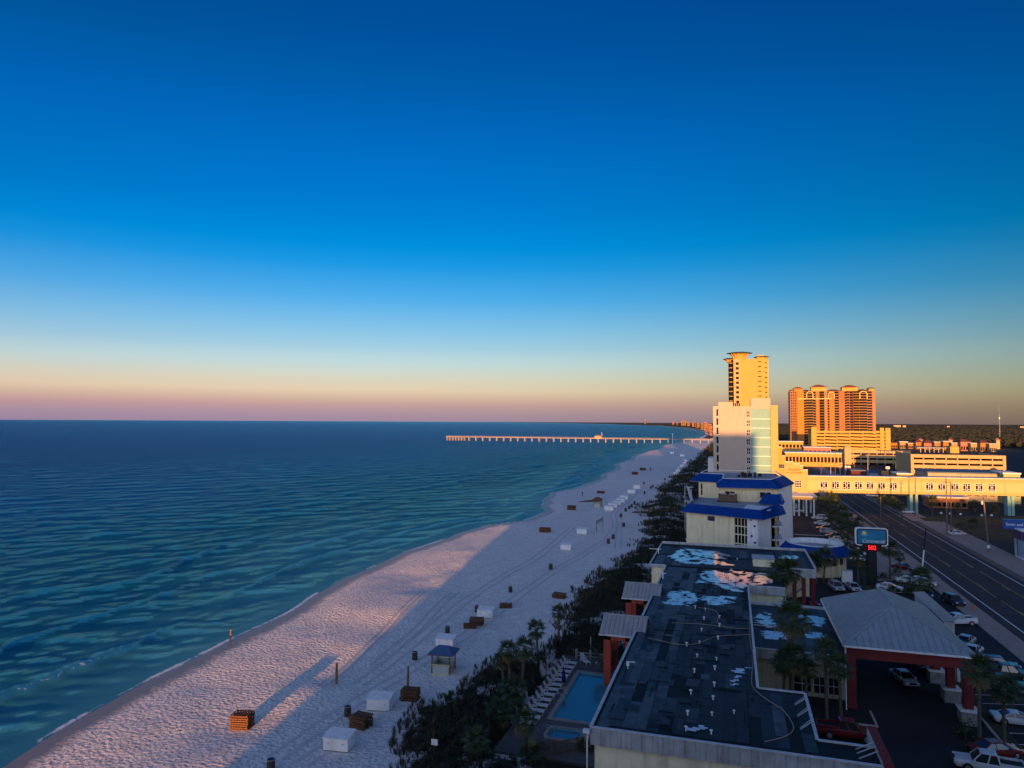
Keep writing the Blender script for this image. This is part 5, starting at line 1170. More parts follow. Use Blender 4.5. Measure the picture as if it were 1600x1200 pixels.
rf = thing('rail_fence', 'low white rail fence behind the two deck chairs at the pool head', 'fence', (-20.5, 95.3, 0))
for x in (0, 1.9, 3.8): g = MB(); g.box(x - .16, -.16, -.05, x + .16, .16, 1.25); g.build('post', m_cope, rf)
for z in (.35, .75): g = MB(); g.box(.16, -.05, z, 3.64, .05, z + .14); g.build('rail', m_cope, rf)
# loungers
m_plas = mat('white_lounger_plastic', (0.72, 0.71, 0.68), 0.5, 0.06, 2)
def make_lounger():
    t = thing('sun_lounger', 'x', 'sun lounger', group='white loungers along the pool'); L4 = 1.95
    g = MB()
    for s_ in (-.32, .29): g.box(-.55, s_, .30, 1.3, s_ + .05, .38)
    g.build('frame', m_plas, t)
    g = MB()
    for k in range(9): g.box(-.05 + k * .15, -.31, .38, .06 + k * .15, .33, .41)
    g.build('seat', m_plas, t)
    g = MB(); a = R(58)
    for k in range(6):
        u = .05 + k * .14; p = Vector((-.1 - u * math.cos(a), 0, .40 + u * math.sin(a))); q = Vector((-.1 - (u + .1) * math.cos(a), 0, .40 + (u + .1) * math.sin(a)))
        g.add([(p.x, -.31, p.z), (p.x, .33, p.z), (q.x, .33, q.z), (q.x, -.31, q.z)] + [(p.x - .03, -.31, p.z - .02), (p.x - .03, .33, p.z - .02), (q.x - .03, .33, q.z - .02), (q.x - .03, -.31, q.z - .02)], [(0,1,2,3),(7,6,5,4),(0,4,5,1),(1,5,6,2),(2,6,7,3),(3,7,4,0)])
    g.build('backrest', m_plas, t)
    for x, y in ((-.4, -.3), (-.4, .3), (1.15, -.3), (1.15, .3)): g = MB(); g.beam((x, y, 0), (x, y, .31), .06, .06); g.build('leg', m_plas, t)
    for s_ in (-.36, .34): g = MB(); g.box(-.3, s_ - .02, .58, .3, s_ + .04, .62); g.box(.22, s_ - .01, .38, .27, s_ + .03, .58); g.build('armrest', m_plas, t)
    return t
proto = make_lounger(); ords = ['nearest', 'second', 'third', 'fourth', 'fifth', 'sixth', 'seventh', 'eighth', 'ninth', 'tenth', 'eleventh', 'twelfth', 'thirteenth', 'farthest']
NL = 13
for k in range(NL):
    lb = 'white plastic lounger in the pool row, %s from the near end' % ords[k] if 0 < k < NL - 1 else ('nearest white lounger of the long row beside the pool' if k == 0 else 'farthest white lounger of the long row beside the pool')
    o = proto if k == 0 else copy_tree(proto); o.location = (-21.3 + k * .012 + random.uniform(-.05, .05), 73.0 + k * 1.62, .0); o.rotation_euler = (0, 0, R(random.uniform(-5, 3))); o['label'] = lb
o = copy_tree(proto); o.location = (-19.2, 93.9, 0); o.rotation_euler = (0, 0, R(-48)); o['label'] = 'white lounger at the pool head, turned away from the motel'
o = copy_tree(proto); o.location = (-16.5, 94.2, 0); o.rotation_euler = (0, 0, R(-130)); o['label'] = 'white lounger at the pool head, facing the other one, nearer the motel'
um = thing('closed_umbrella', 'closed dark blue umbrella standing between the loungers and the pool', 'umbrella', (-19.75, 84.5, 0))
g = MB(); g.tube([(0, 0, 0), (0, 0, 2.5)], .03, 8); g.build('pole', m_wood, um); g = MB(); g.tube([(0, 0, .7), (0, 0, 1.1), (0, 0, 1.9), (0, 0, 2.45)], [.22, .26, .17, .04], 9); g.build('canopy', mat('navy_canvas', (.015, .012, .12), .9, .15, 3), um); g = MB(); g.tube([(0, 0, -.03), (0, 0, .1)], .28, 12); g.build('base', m_conc, um)

# ================================================================== BEACH THINGS
def place(px, py):
    p = G(px, py, 0.0); z = hz(p.x, p.y); p = G(px, py, z); return Vector((p.x, p.y, hz(p.x, p.y)))
def wood_stack(w=1.9, d=1.5, layers=6, seed=0, lh=.22):
    rnd = random.Random(seed); t = thing('lounger_stack', 'x', 'stack', group='stacks of wooden beach loungers')
    for k in range(layers):
        g = MB(); z = k * lh; ox, oy = rnd.uniform(-.08, .08), rnd.uniform(-.07, .07)
        for y in (-d / 2 + .05, 0, d / 2 - .05): g.box(-w / 2 + ox, y - .05 + oy, z, w / 2 + ox, y + .05 + oy, z + .12)
        for x in np.linspace(-w / 2 + .08, w / 2 - .08, 7): g.box(x - .07 + ox, -d / 2 + oy, z + .121, x + .07 + ox, d / 2 + oy, z + .165)
        for x in (-w / 2 + .06, w / 2 - .06):
            for y in (-d / 2 + .06, d / 2 - .06): g.box(x - .05 + ox, y - .05 + oy, z + .166, x + .05 + ox, y + .05 + oy, z + lh - .002)
        g.build('lounger_layer', m_brownwood, t)
    return t
stk = [(378, 1137, 1.9, 1.6, 7, 12, 'wooden slat stack standing alone in the sun with a long shadow'), (564, 1136, 1.9, 1.5, 6, -8, 'wooden slat stack beside the barrel, between two white boxes'),
       (641, 1094, 1.9, 1.4, 6, 6, 'wooden slat stack at the foot of a post near the dune edge'), (745, 976, 2.1, 1.6, 5, 10, 'taller wooden slat stack beside the white box past the kiosk'), (735, 981, 2.0, 1.4, 3, 20, 'low wooden slat stack leaning against a taller one'),
       (790, 949, 2.1, 1.5, 3, 18, 'low wooden slat stack alone past the kiosk'), (874, 934, 2.2, 1.6, 4, -6, 'wooden slat stack close to the dune plants'), (852, 831, 3.0, 2.0, 6, 0, 'dark wooden stack near the shadow edge far down the beach'),
       (893, 796, 2.9, 2.0, 7, 2, 'dark wooden stack seaward of the far kiosk'), (939, 771, 3.2, 2.0, 5, 0, 'wide dark wooden stack beyond the far kiosk'), (992, 741.5, 3.6, 2.2, 8, 4, 'nearer of the two dark stacks far up the beach'), (1004.5, 735, 3.8, 2.2, 8, 0, 'farther of the two dark stacks far up the beach')]
for k, (px, py, w, d, n_, a, lb) in enumerate(stk):
    t = wood_stack(w, d, n_, k); t.location = place(px, py); t.rotation_euler = (0, 0, R(a)); t['label'] = lb
def white_box(w=2.5, d=1.7, h=1.35, wd=None):
    t = thing('storage_box', 'x', 'box', group='white beach storage boxes')
    g = MB(); g.add([(-w/2,-d/2,0),(w/2,-d/2,0),(w/2,d/2,0),(-w/2,d/2,0),(-w/2,-d/2,h-.25),(w/2,-d/2,h-.25),(w/2,d/2,h),(-w/2,d/2,h)], [(3,2,1,0),(4,5,6,7),(0,1,5,4),(1,2,6,5),(2,3,7,6),(3,0,4,7)]); g.build('body', m_whitep, t)
    g = MB(); q = [(-w/2-.08,-d/2-.1,h-.25),(w/2+.08,-d/2-.1,h-.25),(w/2+.08,d/2+.06,h+.02),(-w/2-.08,d/2+.06,h+.02)]; g.add(q + [(x, y, z + .07) for x, y, z in q], [(3,2,1,0),(4,5,6,7),(0,1,5,4),(1,2,6,5),(2,3,7,6),(3,0,4,7)]); g.build('lid', m_whitep, t)
    for x in (-w * .3, w * .3): g = MB(); g.box(x - .09, -d / 2 - .03, h * .45, x + .09, -d / 2 - .005, h * .53); g.build('latch', m_steel, t)
    g = MB(); g.box(-w / 2 + .1, -d / 2 + .1, -.12, w / 2 - .1, d / 2 - .1, .0); g.build('skid', m_wood, t)
    return t
wb = white_box()
bxs = [(530, 1169, 6, 1.0, 'nearest white storage box at the bottom of the picture'), (594, 1107, 10, 1.0, 'white storage box between two wooden stacks'), (697, 1010, 4, 1.0, 'white storage box right behind the kiosk'), (759, 964, 8, 1.0, 'white storage box beside the wooden stacks past the kiosk'),
       (885, 859, 0, 1.05, 'white storage box alone on the shaded beach, the nearer of two'), (910, 834, 0, 1.1, 'white storage box alone near the volleyball net')]
rowb = [(952, 797.5), (958, 793), (964, 789), (970, 785), (975.5, 780.5)]
for k, (px, py) in enumerate(rowb): bxs.append((px, py, 0, 1.25, 'white box in the diagonal row of five, %s from the near end' % ['first', 'second', 'third', 'fourth', 'fifth'][k]))
bxs += [(987, 770.5, 0, 1.3, 'white box just past the diagonal row of five'), (995.5, 763.5, 0, 1.35, 'second white box past the diagonal row of five'), (1066, 713, 0, 1.6, 'tiny white box by the sunlit patch far up the beach'), (1050, 709, 0, 1.5, 'tiny white stand at the sunlit patch far up the beach')]
for k in range(6): bxs.append((1056 + k * 3.2 + random.uniform(-1, 1), 741 - k * 4, 0, 1.1, 'tiny white box in the far cluster by the dune edge, %s from the near end' % ['first', 'second', 'third', 'fourth', 'fifth', 'sixth'][k]))
for k, (px, py, a, s_, lb) in enumerate(bxs):
    o = wb if k == 0 else copy_tree(wb); o.location = place(px, py) + Vector((0, 0, .1)); o.rotation_euler = (0, 0, R(a)); o.scale = (s_,) * 3; o['label'] = lb
# barrels
m_barrel = mat('brown_barrel_steel', (0.055, 0.036, 0.028), 0.6, 0.3, 2)
def barrel():
    t = thing('trash_barrel', 'x', 'barrel', group='trash barrels on the beach'); g = MB(); R0 = .31
    g.tube([(0, 0, 0), (0, 0, .29), (0, 0, .30), (0, 0, .32), (0, 0, .33), (0, 0, .6), (0, 0, .61), (0, 0, .63), (0, 0, .64), (0, 0, .92)], [R0, R0, R0 + .02, R0 + .02, R0, R0, R0 + .02, R0 + .02, R0, R0], 16); g.build('drum', m_barrel, t)
    g = MB(); g.tube([(0, 0, .92), (0, 0, .95)], [R0 + .025, R0 + .025], 16); g.build('rim', m_steel, t)
    g = MB(); g.tube([(0, 0, .9), (0, 0, .957)], R0 - .03, 12); g.build('liner', m_black, t); return t
br = barrel()
bars = [(543, 1119, 'trash barrel beside a wooden stack near the white boxes'), (648, 1031, 'trash barrel seaward of the kiosk'), (699, 990, 'trash barrel seaward of the white box behind the kiosk'), (745, 956, 'trash barrel behind the wooden stacks past the kiosk'), (797.5, 925, 'trash barrel beyond the low wooden stack'),
        (860.5, 890, 'lone trash barrel on the shaded beach near the tyre tracks'), (950.5, 849.5, 'nearer trash barrel of a pair by the dune plants'), (958, 841.5, 'farther trash barrel of a pair by the dune plants'), (974.5, 823, 'trash barrel between the net and the dunes'), (970, 808, 'first trash barrel of the line right of the white boxes'),
        (977.5, 800, 'second trash barrel of the line right of the white boxes'), (983, 796, 'third trash barrel of the line right of the white boxes'), (987, 793, 'fourth trash barrel of the line right of the white boxes'), (991.5, 788, 'fifth trash barrel of the line right of the white boxes'), (1007, 771, 'trash barrel by the first dune spur'), (1017, 764, 'trash barrel past the first dune spur'), (1020, 761.5, 'trash barrel of the pair past the first dune spur'), (1006, 757, 'lone trash barrel seaward of the dune spur'), (1039, 751, 'trash barrel at the second dune spur'), (1046, 746, 'trash barrel beyond the second dune spur'), (423, 1205, 'trash barrel cut off by the bottom of the picture')]
for k, (px, py, lb) in enumerate(bars):
    o = br if k == 0 else copy_tree(br); o.location = place(px, py) - Vector((0, 0, .03)); o['label'] = lb; s_ = 1.15 if py > 900 else 1.35; o.scale = (s_,) * 3
# kiosks
m_bluefab = mat('blue_kiosk_roof', (0.05, 0.11, 0.22), 0.6, 0.15, 1)
def kiosk(loc, label, s_=1.0, rz=0, rm=None):
    t = thing('beach_kiosk', label, 'kiosk', loc, rz); t.scale = (s_,) * 3; w = 1.15; m_pan = mat('kiosk_panel', (.42, .45, .44), .7, .1, 1)
    for x, y in ((-w, -w), (w - .14, -w), (w - .14, w - .14), (-w, w - .14)): g = MB(); g.box(x, y, -.1, x + .14, y + .14, 2.35); g.build('post', m_wood, t)
    for a in ((-w + .15, -w + .03, w - .15, -w + .08), (-w + .15, w - .08, w - .15, w - .03), (-w + .03, -w + .15, -w + .08, w - .15)): g = MB(); g.box(a[0], a[1], .08, a[2], a[3], 1.08); g.build('panel', m_pan, t)
    for x, y, X, Y in ((-w, -w, w, -w), (-w, w, w, w), (-w, -w, -w, w)): g = MB(); g.beam((x, y, 1.13), (X, Y, 1.13), .3, .07); g.build('counter', m_ywall, t)
    for x, y, X, Y in ((-w, -w, w, -w), (w, -w, w, w), (w, w, -w, w), (-w, w, -w, -w)): g = MB(); g.beam((x, y, .05), (X, Y, .05), .12, .12); g.build('sill', m_ywall, t)
    hiproof(t, -w, w, -w, w, 2.36, .75, rm or m_bluefab, .4, world=False); g = MB(); g.box(-w - .42, -w - .42, 2.26, w + .42, w + .42, 2.36); g.build('roof_frame', m_wood, t)
    return t
kiosk(place(693, 1049), 'small beach kiosk with blue hipped roof by the dune edge', 1.06, R(4))
kiosk(place(934, 792), 'far beach kiosk with brown roof beside a slanting lounger stack', 1.15, R(0), m_brownwood)
t = thing('lounger_pile', 'slanting row of wooden loungers beside the far kiosk', 'stack', place(923, 784), R(40)); t.scale = (.8, .6, .6)
for k in range(6): g = MB(); g.box(-6 + k * 2, -1.0, .0, -4.3 + k * 2, 1.0, .4 + k * .18); g.box(-6 + k * 2, -1.1, .45 + k * .18, -4.2 + k * 2, 1.1, .55 + k * .18); g.build('lounger', m_brownwood, t)
def post(px, py, top, lb, r=.13, m=None):
    p = place(px, py); h = AY(px, top, p.y).z - p.z; t = thing('wooden_post', lb, 'post', p); g = MB(); g.tube([(0, 0, -.3), (0, 0, h * .5), (.02, .01, h)], [r, r * .95, r * .85], 9); g.build('shaft', m or m_wood, t)
    g = MB(); g.tube([(.02, .01, h), (.02, .01, h + .05)], r * .9, 9); g.build('cap', m_steel, t)
post(525.5, 1069, 1036, 'bare wooden post standing alone on the sunlit sand', .17); post(637, 1083, 1041, 'wooden post standing behind a slat stack near the dunes', .15)
post(923, 1026, 996, 'pale post rising at the head of the pool', .1, m_conc)
for px, py, tp, lb in ((853, 1075, 1047, 'thin lamp post behind the loungers, nearer one'), (896, 1030, 1015, 'thin lamp post behind the loungers, farther one')): post(px, py, tp, lb, .06)
# volleyball net
p = place(932, 831); q = place(942, 824); vb = thing('volleyball_net', 'beach volleyball net between two dark poles', 'net', p); d = q - p; z = 3.2
for c_ in (Vector((0, 0, 0)), d): g = MB(); g.tube([c_ - Vector((0, 0, .3)), c_ + Vector((0, 0, z))], .09, 8); g.build('pole', m_brownwood, vb)
g = MB()
for k in range(7): zz = z - .1 - k * .17; g.tube([Vector((0, 0, zz)), d * .5 + Vector((0, 0, zz - .12)), d + Vector((0, 0, zz))], .02 if 0 < k < 6 else .05, 4)
for k in range(24): u = d * (k / 23); g.tube([u + Vector((0, 0, z - .15)), u + Vector((0, 0, z - 1.1))], .015, 4)
kind(g.build('mesh_net', m_black, vb), 'stuff')
# sign on the dune
sg = thing('dune_sign', 'small white notice board on a post in the dune plants', 'sign', place(679, 1178)); g = MB(); g.tube([(0, 0, -.2), (0, 0, 1.3)], .04, 6); g.build('post', m_wood, sg); g = MB(); g.box(-.32, -.06, .75, .32, -.02, 1.3); g.build('board', m_whitep, sg)
# dune fence posts
k = 0
fpx = [(885, 952), (893, 948), (901, 946), (909, 941), (917, 937), (925, 932.5), (932, 928), (939, 925), (947, 922)]
dfn = thing('dune_rope_fence', 'line of thin dark posts along the seaward dune edge', 'fence', place(915, 938)); prev = None
for px, py in fpx:
    p = place(px, py) - dfn.location; g = MB(); g.tube([p - Vector((0, 0, .2)), p + Vector((random.uniform(-.08, .08), 0, 1.15))], .05, 6); g.build('post', m_brownwood, dfn)
    if prev is not None: g = MB(); g.tube([prev + Vector((0, 0, 1.0)), (prev + p) / 2 + Vector((0, 0, .8)), p + Vector((0, 0, 1.0))], .02, 4); g.build('rope', m_wood, dfn)
    prev = p
# board walk over the dunes
bw = thing('boardwalk', 'wooden boardwalk with rails crossing the dunes to the beach', 'boardwalk', (-22, 247, 0)); b_ = MB(); b_.box(-.28, -1.2, 1.0, .28, 1.2, 1.08); o_ = b_.build('plank', m_wood, bw); me = o_.data; bpy.data.objects.remove(o_)
for k in range(40): inst(me, 'plank', bw, (-10 + k * .6, 0, 0))
for k in range(8): inst(me, 'plank', bw, (-10.6 - k * .6, 0, -.12 * (k + 1)))
for y in (-1.2, 1.15): 
    g = MB(); g.box(-10, y, 1.9, 14, y + .08, 2.0); g.box(-10, y, 1.45, 14, y + .06, 1.53); g.build('rail', m_wood, bw)
    for k in range(11): g = MB(); g.box(-10 + k * 2.4, y, -.2, -9.88 + k * 2.4, y + .1, 2.0); g.build('post', m_wood, bw)

# people
def person(loc, rz, label, shirt, legs, h=1.72, sit=False):
    me = bpy.data.meshes.new('body'); s_ = h / 1.72
    if not sit: V = [(0,0,.92),(0,0,1.12),(0,0,1.36),(0,0,1.47),(0,-.02,1.60),(-.17,0,1.38),(-.24,.02,1.12),(-.22,-.10,.90),(.17,0,1.38),(.24,.02,1.12),(.2,-.10,.90),(-.09,0,.88),(-.11,-.02,.48),(-.12,.03,.06),(-.12,-.12,.03),(.09,0,.88),(.12,.05,.48),(.13,.1,.06),(.13,-.04,.03)]
    else: V = [(0,0,.16),(0,.05,.36),(0,.1,.60),(0,.08,.71),(0,.06,.84),(-.17,.1,.62),(-.24,0,.40),(-.2,-.18,.30),(.17,.1,.62),(.24,0,.40),(.2,-.18,.30),(-.09,-.02,.14),(-.14,-.36,.42),(-.14,-.55,.06),(-.14,-.68,.03),(.09,-.02,.14),(.14,-.36,.42),(.14,-.55,.06),(.14,-.68,.03)]
    Ed = [(0,1),(1,2),(2,3),(3,4),(2,5),(5,6),(6,7),(2,8),(8,9),(9,10),(0,11),(11,12),(12,13),(13,14),(0,15),(15,16),(16,17),(17,18)]
    Rd = [.15,.14,.16,.06,.09,.07,.05,.04,.07,.05,.04,.10,.07,.05,.05,.10,.07,.05,.05]
    hx, hy, hz_ = V[4]; V = V + [(hx, hy - .01, hz_ + .065), (hx, hy, hz_ + .125)]; Ed = Ed + [(4, 19), (19, 20)]; Rd = Rd + [.105, .075]
    me.from_pydata([(x * s_, y * s_, z * s_) for x, y, z in V], Ed, [])
    t = thing('person', label, 'person', loc, rz); o = bpy.data.objects.new('body', me); C.objects.link(o); o.parent = t
    sk = o.modifiers.new('s', 'SKIN'); sub = o.modifiers.new('u', 'SUBSURF'); sub.levels = sub.render_levels = 1
    bm_ = bmesh.new(); bm_.from_mesh(me); ly = bm_.verts.layers.skin.verify()
    bm_.verts.ensure_lookup_table()
    for v, r_ in zip(bm_.verts, Rd): v[ly].radius = (r_ * s_, r_ * s_); v[ly].use_root = v.index == 0
    bm_.to_mesh(me); bm_.free(); bpy.context.view_layer.update()
    ev = o.evaluated_get(bpy.context.evaluated_depsgraph_get()); nm = bpy.data.meshes.new_from_object(ev); o.modifiers.clear(); o.data = nm
    nm.materials.clear()
    for c_ in ((.45, .27, .18), shirt, legs, (.05, .03, .02)): nm.materials.append(mat('cloth_%.2f_%.2f_%.2f' % c_, c_, .9))
    base = V[0][2] * s_; neck = V[3][2] * s_; top = V[4][2] * s_
    for f in nm.polygons:
        c_ = f.center
        f.use_smooth = True
        if c_.z > neck + .02 * s_: f.material_index = 3 if (c_.z > top + .10 or (c_.y > V[4][1] * s_ + .03 and c_.z > top)) else 0
        elif c_.z > base - .02 and abs(c_.x) < .22 * s_: f.material_index = 1
        elif abs(c_.x) >= .19 * s_ and c_.z > base - .1: f.material_index = 0 if c_.z < base + .1 else 1
        elif c_.z < .07: f.material_index = 3
        else: f.material_index = 2
    # nose and ears so that the head faces somewhere
    g = MB(); hd = Vector(V[19]) * s_; g.tube([hd + Vector((0, -.075, .0)), hd + Vector((0, -.11, -.025))], [.018, .022], 6); g.build('nose', mat('cloth_0.45_0.27_0.18', (.45, .27, .18)), t)
    g = MB(); g.tube([hd + Vector((-.085, .0, -.03)), hd + Vector((-.095, .01, .03))], .02, 6); g.build('ear', mat('cloth_0.45_0.27_0.18', (.45, .27, .18)), t); g = MB(); g.tube([hd + Vector((.085, .0, -.03)), hd + Vector((.095, .01, .03))], .02, 6); g.build('ear', mat('cloth_0.45_0.27_0.18', (.45, .27, .18)), t)
    return t
person(place(360, 1002), R(140), 'person in a tan top and dark trousers standing at the water edge', (.17, .10, .05), (.02, .02, .025), 1.72)
person(place(910, 775), R(30), 'distant person in dark clothes walking on the shaded beach', (.02, .02, .03), (.02, .02, .025), 2.0)
person(place(920, 799), R(-60), 'person in a pale top sitting on the sand below the far kiosk', (.5, .45, .42), (.03, .03, .05), 2.0, True)
person(place(1016, 736.5), R(10), 'distant person in black standing near the far wooden stacks', (.02, .02, .02), (.02, .02, .02), 2.6)

# tyre tracks pressed into the sand
m_track = mat('compacted_sand', (0.60, 0.55, 0.52), 0.95, 0.12, 0.8, 0.02, 8)
def track(pts, gap=1.6, w=.26, name='tyre_track'):
    P = spline([Vector((*G(x, y, .2)[:2], 0)) for x, y in pts], 14); g = MB()
    for s_ in (-gap / 2, gap / 2):
        rows_ = []
        for i, p in enumerate(P):
            d = (P[min(i + 1, len(P) - 1)] - P[max(i - 1, 0)]).normalized(); nrm = Vector((-d.y, d.x, 0)); c_ = p + nrm * s_
            rr_ = []
            for o_, dz in ((-w * .9, .0), (-w * .6, .035), (-w * .35, .004), (w * .35, .004), (w * .6, .035), (w * .9, .0)):
                q = c_ + nrm * o_; rr_.append((q.x, q.y, hz(q.x, q.y) + dz + .012))
            rows_.append(rr_)
        vs_ = [v for r_ in rows_ for v in r_]; g.add(vs_, [(i * 6 + k, i * 6 + k + 1, (i + 1) * 6 + k + 1, (i + 1) * 6 + k) for i in range(len(P) - 1) for k in range(5)])
    kind(g.build(name, m_track, smooth=True), 'structure')
track([(430, 1190), (520, 1125), (600, 1072), (680, 1022), (740, 985), (800, 940), (870, 890), (920, 862), (950, 842), (962, 822), (958, 805), (975, 787), (1000, 765)])
track([(470, 1200), (560, 1140), (625, 1085)]); track([(560, 1070), (640, 1010), (720, 945), (780, 905), (840, 870), (895, 825)]); track([(585, 1040), (650, 985), (690, 945), (712, 925)], 1.3, .2); track([(965, 860), (967, 825), (966, 806)], 1.5, .2)
track([(500, 1075), (560, 1025), (615, 970), (660, 925)], .9, .18)
# ================================================================== PALMS
random.seed(3)
m_frond = [mat('palm_frond_a', (0.038, 0.060, 0.020), 0.6, 0.4, 1.5, spec=.3), mat('palm_frond_b', (0.066, 0.078, 0.028), 0.6, 0.4, 1.5, spec=.3), mat('dry_frond', (0.14, 0.095, 0.045), 0.8, 0.3, 1.5)]
m_trunk = mat('palm_trunk_bark', (0.105, 0.085, 0.065), 0.95, 0.35, 3, 0.03, 9)
def frond_geo(rnd, n=15):
    """one fan leaf along +X: stalk, then narrow blades"""
    mb = MB(); L5 = .95; mb.beam((0, 0, 0), (L5 * .5, 0, .05), .035, .02); mb.beam((L5 * .5, 0, .05), (L5, 0, .02), .03, .018)
    for k in range(n):
        a = R(-105 + 210 * k / (n - 1) + rnd.uniform(-4, 4)); ln = (.95 - .22 * abs(math.sin(a))) * rnd.uniform(.85, 1.08); d = Vector((math.cos(a), math.sin(a), 0)); pdn = Vector((-d.y, d.x, 0))
        b0 = Vector((L5, 0, .02)); mid = b0 + d * ln * .55 + Vector((0, 0, .02)); tip = b0 + d * ln + Vector((0, 0, -.16 - rnd.uniform(0, .2)))
        mb.add([b0, mid - pdn * .055, mid + pdn * .055, tip], [(0, 1, 2), (1, 3, 2)])
    return mb
fgeo = [frond_geo(random.Random(i)) for i in range(4)]
fme = []
for i, mm in enumerate((m_frond[0], m_frond[1], m_frond[0], m_frond[2])):
    o_ = fgeo[i].build('frond', mm, recalc=False); fme.append(o_.data); bpy.data.objects.remove(o_)
def frond_pose(rnd, n):
    out = []
    for k in range(n):
        t = k / (n - 1); el = 78 - 130 * t ** .9 + rnd.uniform(-9, 9); az = k * 137.5 + rnd.uniform(-14, 14); out.append((R(az), R(el), 3 if t > .88 else rnd.choice([0, 1, 2]), rnd.uniform(.85, 1.12)))
    return out
def trunk_mesh(rnd, h, lean, r):
    g = MB(); P = []; Rr_ = []
    n_ = max(5, int(h / .45))
    for k in range(n_ + 1):
        t = k / n_; P.append(Vector((lean.x * t ** 1.4, lean.y * t ** 1.4, h * t))); Rr_.append(r * (1.35 if k == 0 else 1.0) * (1 + .13 * (k % 2)) * (1 - .12 * t))
    g.tube(P, Rr_, 8)
    for k in range(int(h * 3)):                          # old leaf boots under the crown
        t = 1 - rnd.uniform(0, .38); a = rnd.uniform(0, 6.28); p = Vector((lean.x * t ** 1.4, lean.y * t ** 1.4, h * t)); d = Vector((math.cos(a), math.sin(a), 0))
        g.beam(p + d * r * .8, p + d * r * 1.9 + Vector((0, 0, .22)), .09, .05)
    return g
crown_cache = {}
def crown_mesh(var, n):
    if (var, n) in crown_cache: return crown_cache[(var, n)]
    rnd = random.Random(100 + var); mb = MB()
    for az, el, ty, s_ in frond_pose(rnd, n):
        M_ = Matrix.Rotation(az, 4, 'Z') @ Matrix.Rotation(-el, 4, 'Y') @ Matrix.Scale(s_, 4)
        src = fgeo[ty]; o0 = len(mb.v); mb.v += [tuple(M_ @ Vector(v)) for v in src.v]
        for f in src.f: mb.f.append([i + o0 for i in f]); mb.m.append(2 if ty == 3 else ty % 2)
    o_ = mb.build('crown', m_frond, recalc=False); crown_cache[(var, n)] = o_.data; bpy.data.objects.remove(o_); return crown_cache[(var, n)]
palm_id = 0
def palm(base, top, width, label, group=None, near=False, n=30, name='sabal_palm'):
    """base and crown centre in the world, crown width in metres"""
    global palm_id
    palm_id += 1; rnd = random.Random(palm_id); base = Vector(base); top = Vector(top); h = max(.5, top.z - base.z); lean = Vector((top.x - base.x, top.y - base.y, 0))
    t = thing(name, label, 'palm tree', base, group=group)
    trunk_mesh(rnd, h, lean, .17 if h > 2 else .13).build('trunk', m_trunk, t, recalc=True)
    s_ = width / 3.5
    if near:
        c_ = MB(); c_.tube([(0, 0, -.35), (0, 0, 0), (0, 0, .3)], [.2, .26, .06], 8); cr_ = c_.build('crown', m_frond[1], t); cr_.location = (lean.x, lean.y, h); cr_.scale = (s_,) * 3; cr_.rotation_euler = (0, 0, rnd.uniform(0, 6.28))
        for az, el, ty, q in frond_pose(rnd, n):
            M_ = Matrix.Rotation(az, 4, 'Z') @ Matrix.Rotation(-el, 4, 'Y'); inst(fme[ty], 'frond', cr_, (0, 0, 0), M_.to_euler(), (q,) * 3)
    else: inst(crown_mesh(palm_id % 5, n), 'crown', t, (lean.x, lean.y, h), (0, 0, rnd.uniform(0, 6.28)), (s_,) * 3)
    return t
def palm_px(bx, by, cx, cy, w, label, z0=0.0, **kw):
    b = G(bx, by, z0)
    if b.x < -12: b = place(bx, by)
    tp = AY(cx, cy, b.y); dist = b.y / 1100 * (1 / max(.2, ray(cx, cy).y)) ; mpp = (Vector((tp.x, tp.y, 0)).length) / 1100
    return palm(b, tp, w * mpp * 1.15, label, **kw)
grp = 'sabal palms'
for a in ((873, 1008, 873, 958, 27, 'tall slim palm on the dune past the pool, nearest the sand'), (840, 1030, 838, 985, 32, 'palm at the sand edge, right of the kiosk'), (797, 1068, 794, 1018, 34, 'left palm of the pair on the dune behind the loungers'), (816, 1068, 820, 1014, 38, 'right palm of the pair on the dune behind the loungers'),
          (787, 1068, 783, 1032, 28, 'short palm left of the dune pair'), (808, 1105, 803, 1080, 46, 'low bushy palm in the dunes beside the loungers'), (785, 1140, 780, 1112, 48, 'low bushy palm in the dark dune thicket'), (748, 1180, 745, 1158, 46, 'low spreading palm at the near end of the dunes'), (835, 1205, 832, 1186, 50, 'low spreading palm at the very bottom of the dunes'),
          (824, 1186, 820, 1128, 42, 'slim palm in front of the nearest loungers'), (947, 1082, 946, 1026, 40, 'palm hugging the red posts of the nearer shelter'), (905, 1172, 916, 1168, 32, 'small cycad-like palm at the motel corner below the fence')):
    palm_px(*a[:5], a[5], group=grp, near=a[4] > 30, n=30)
for bx, Y, cx, cy, w, lb in ((1222, 86.5, 1227, 1036, 44, 'leftmost palm of the row before the lobby wall'), (1236, 85.5, 1241, 1027, 48, 'second palm of the row before the lobby wall, leaning'), (1258, 85, 1259, 1047, 34, 'short third palm of the row before the lobby wall'), (1290, 84.5, 1288, 1017, 40, 'fourth palm of the row before the lobby wall, tall'), (1312, 84, 1310, 1042, 40, 'rightmost palm of the row, beside the canopy column'), (1233, 88.5, 1238, 968, 58, 'tallest palm, its crown over the wet lobby roof'),
                                (1209, 124, 1219, 897, 44, 'left of the two leaning palms by the red columns'), (1222, 125, 1233, 892, 42, 'right of the two leaning palms by the red columns')):
    b = AY(bx, 1000, Y); b = Vector((b.x, Y, 0)); tp = AY(cx, cy, Y + .8); palm(b, tp, w * Vector((tp.x, tp.y, 0)).length / 1100 * 1.12, lb, grp, True, 32)
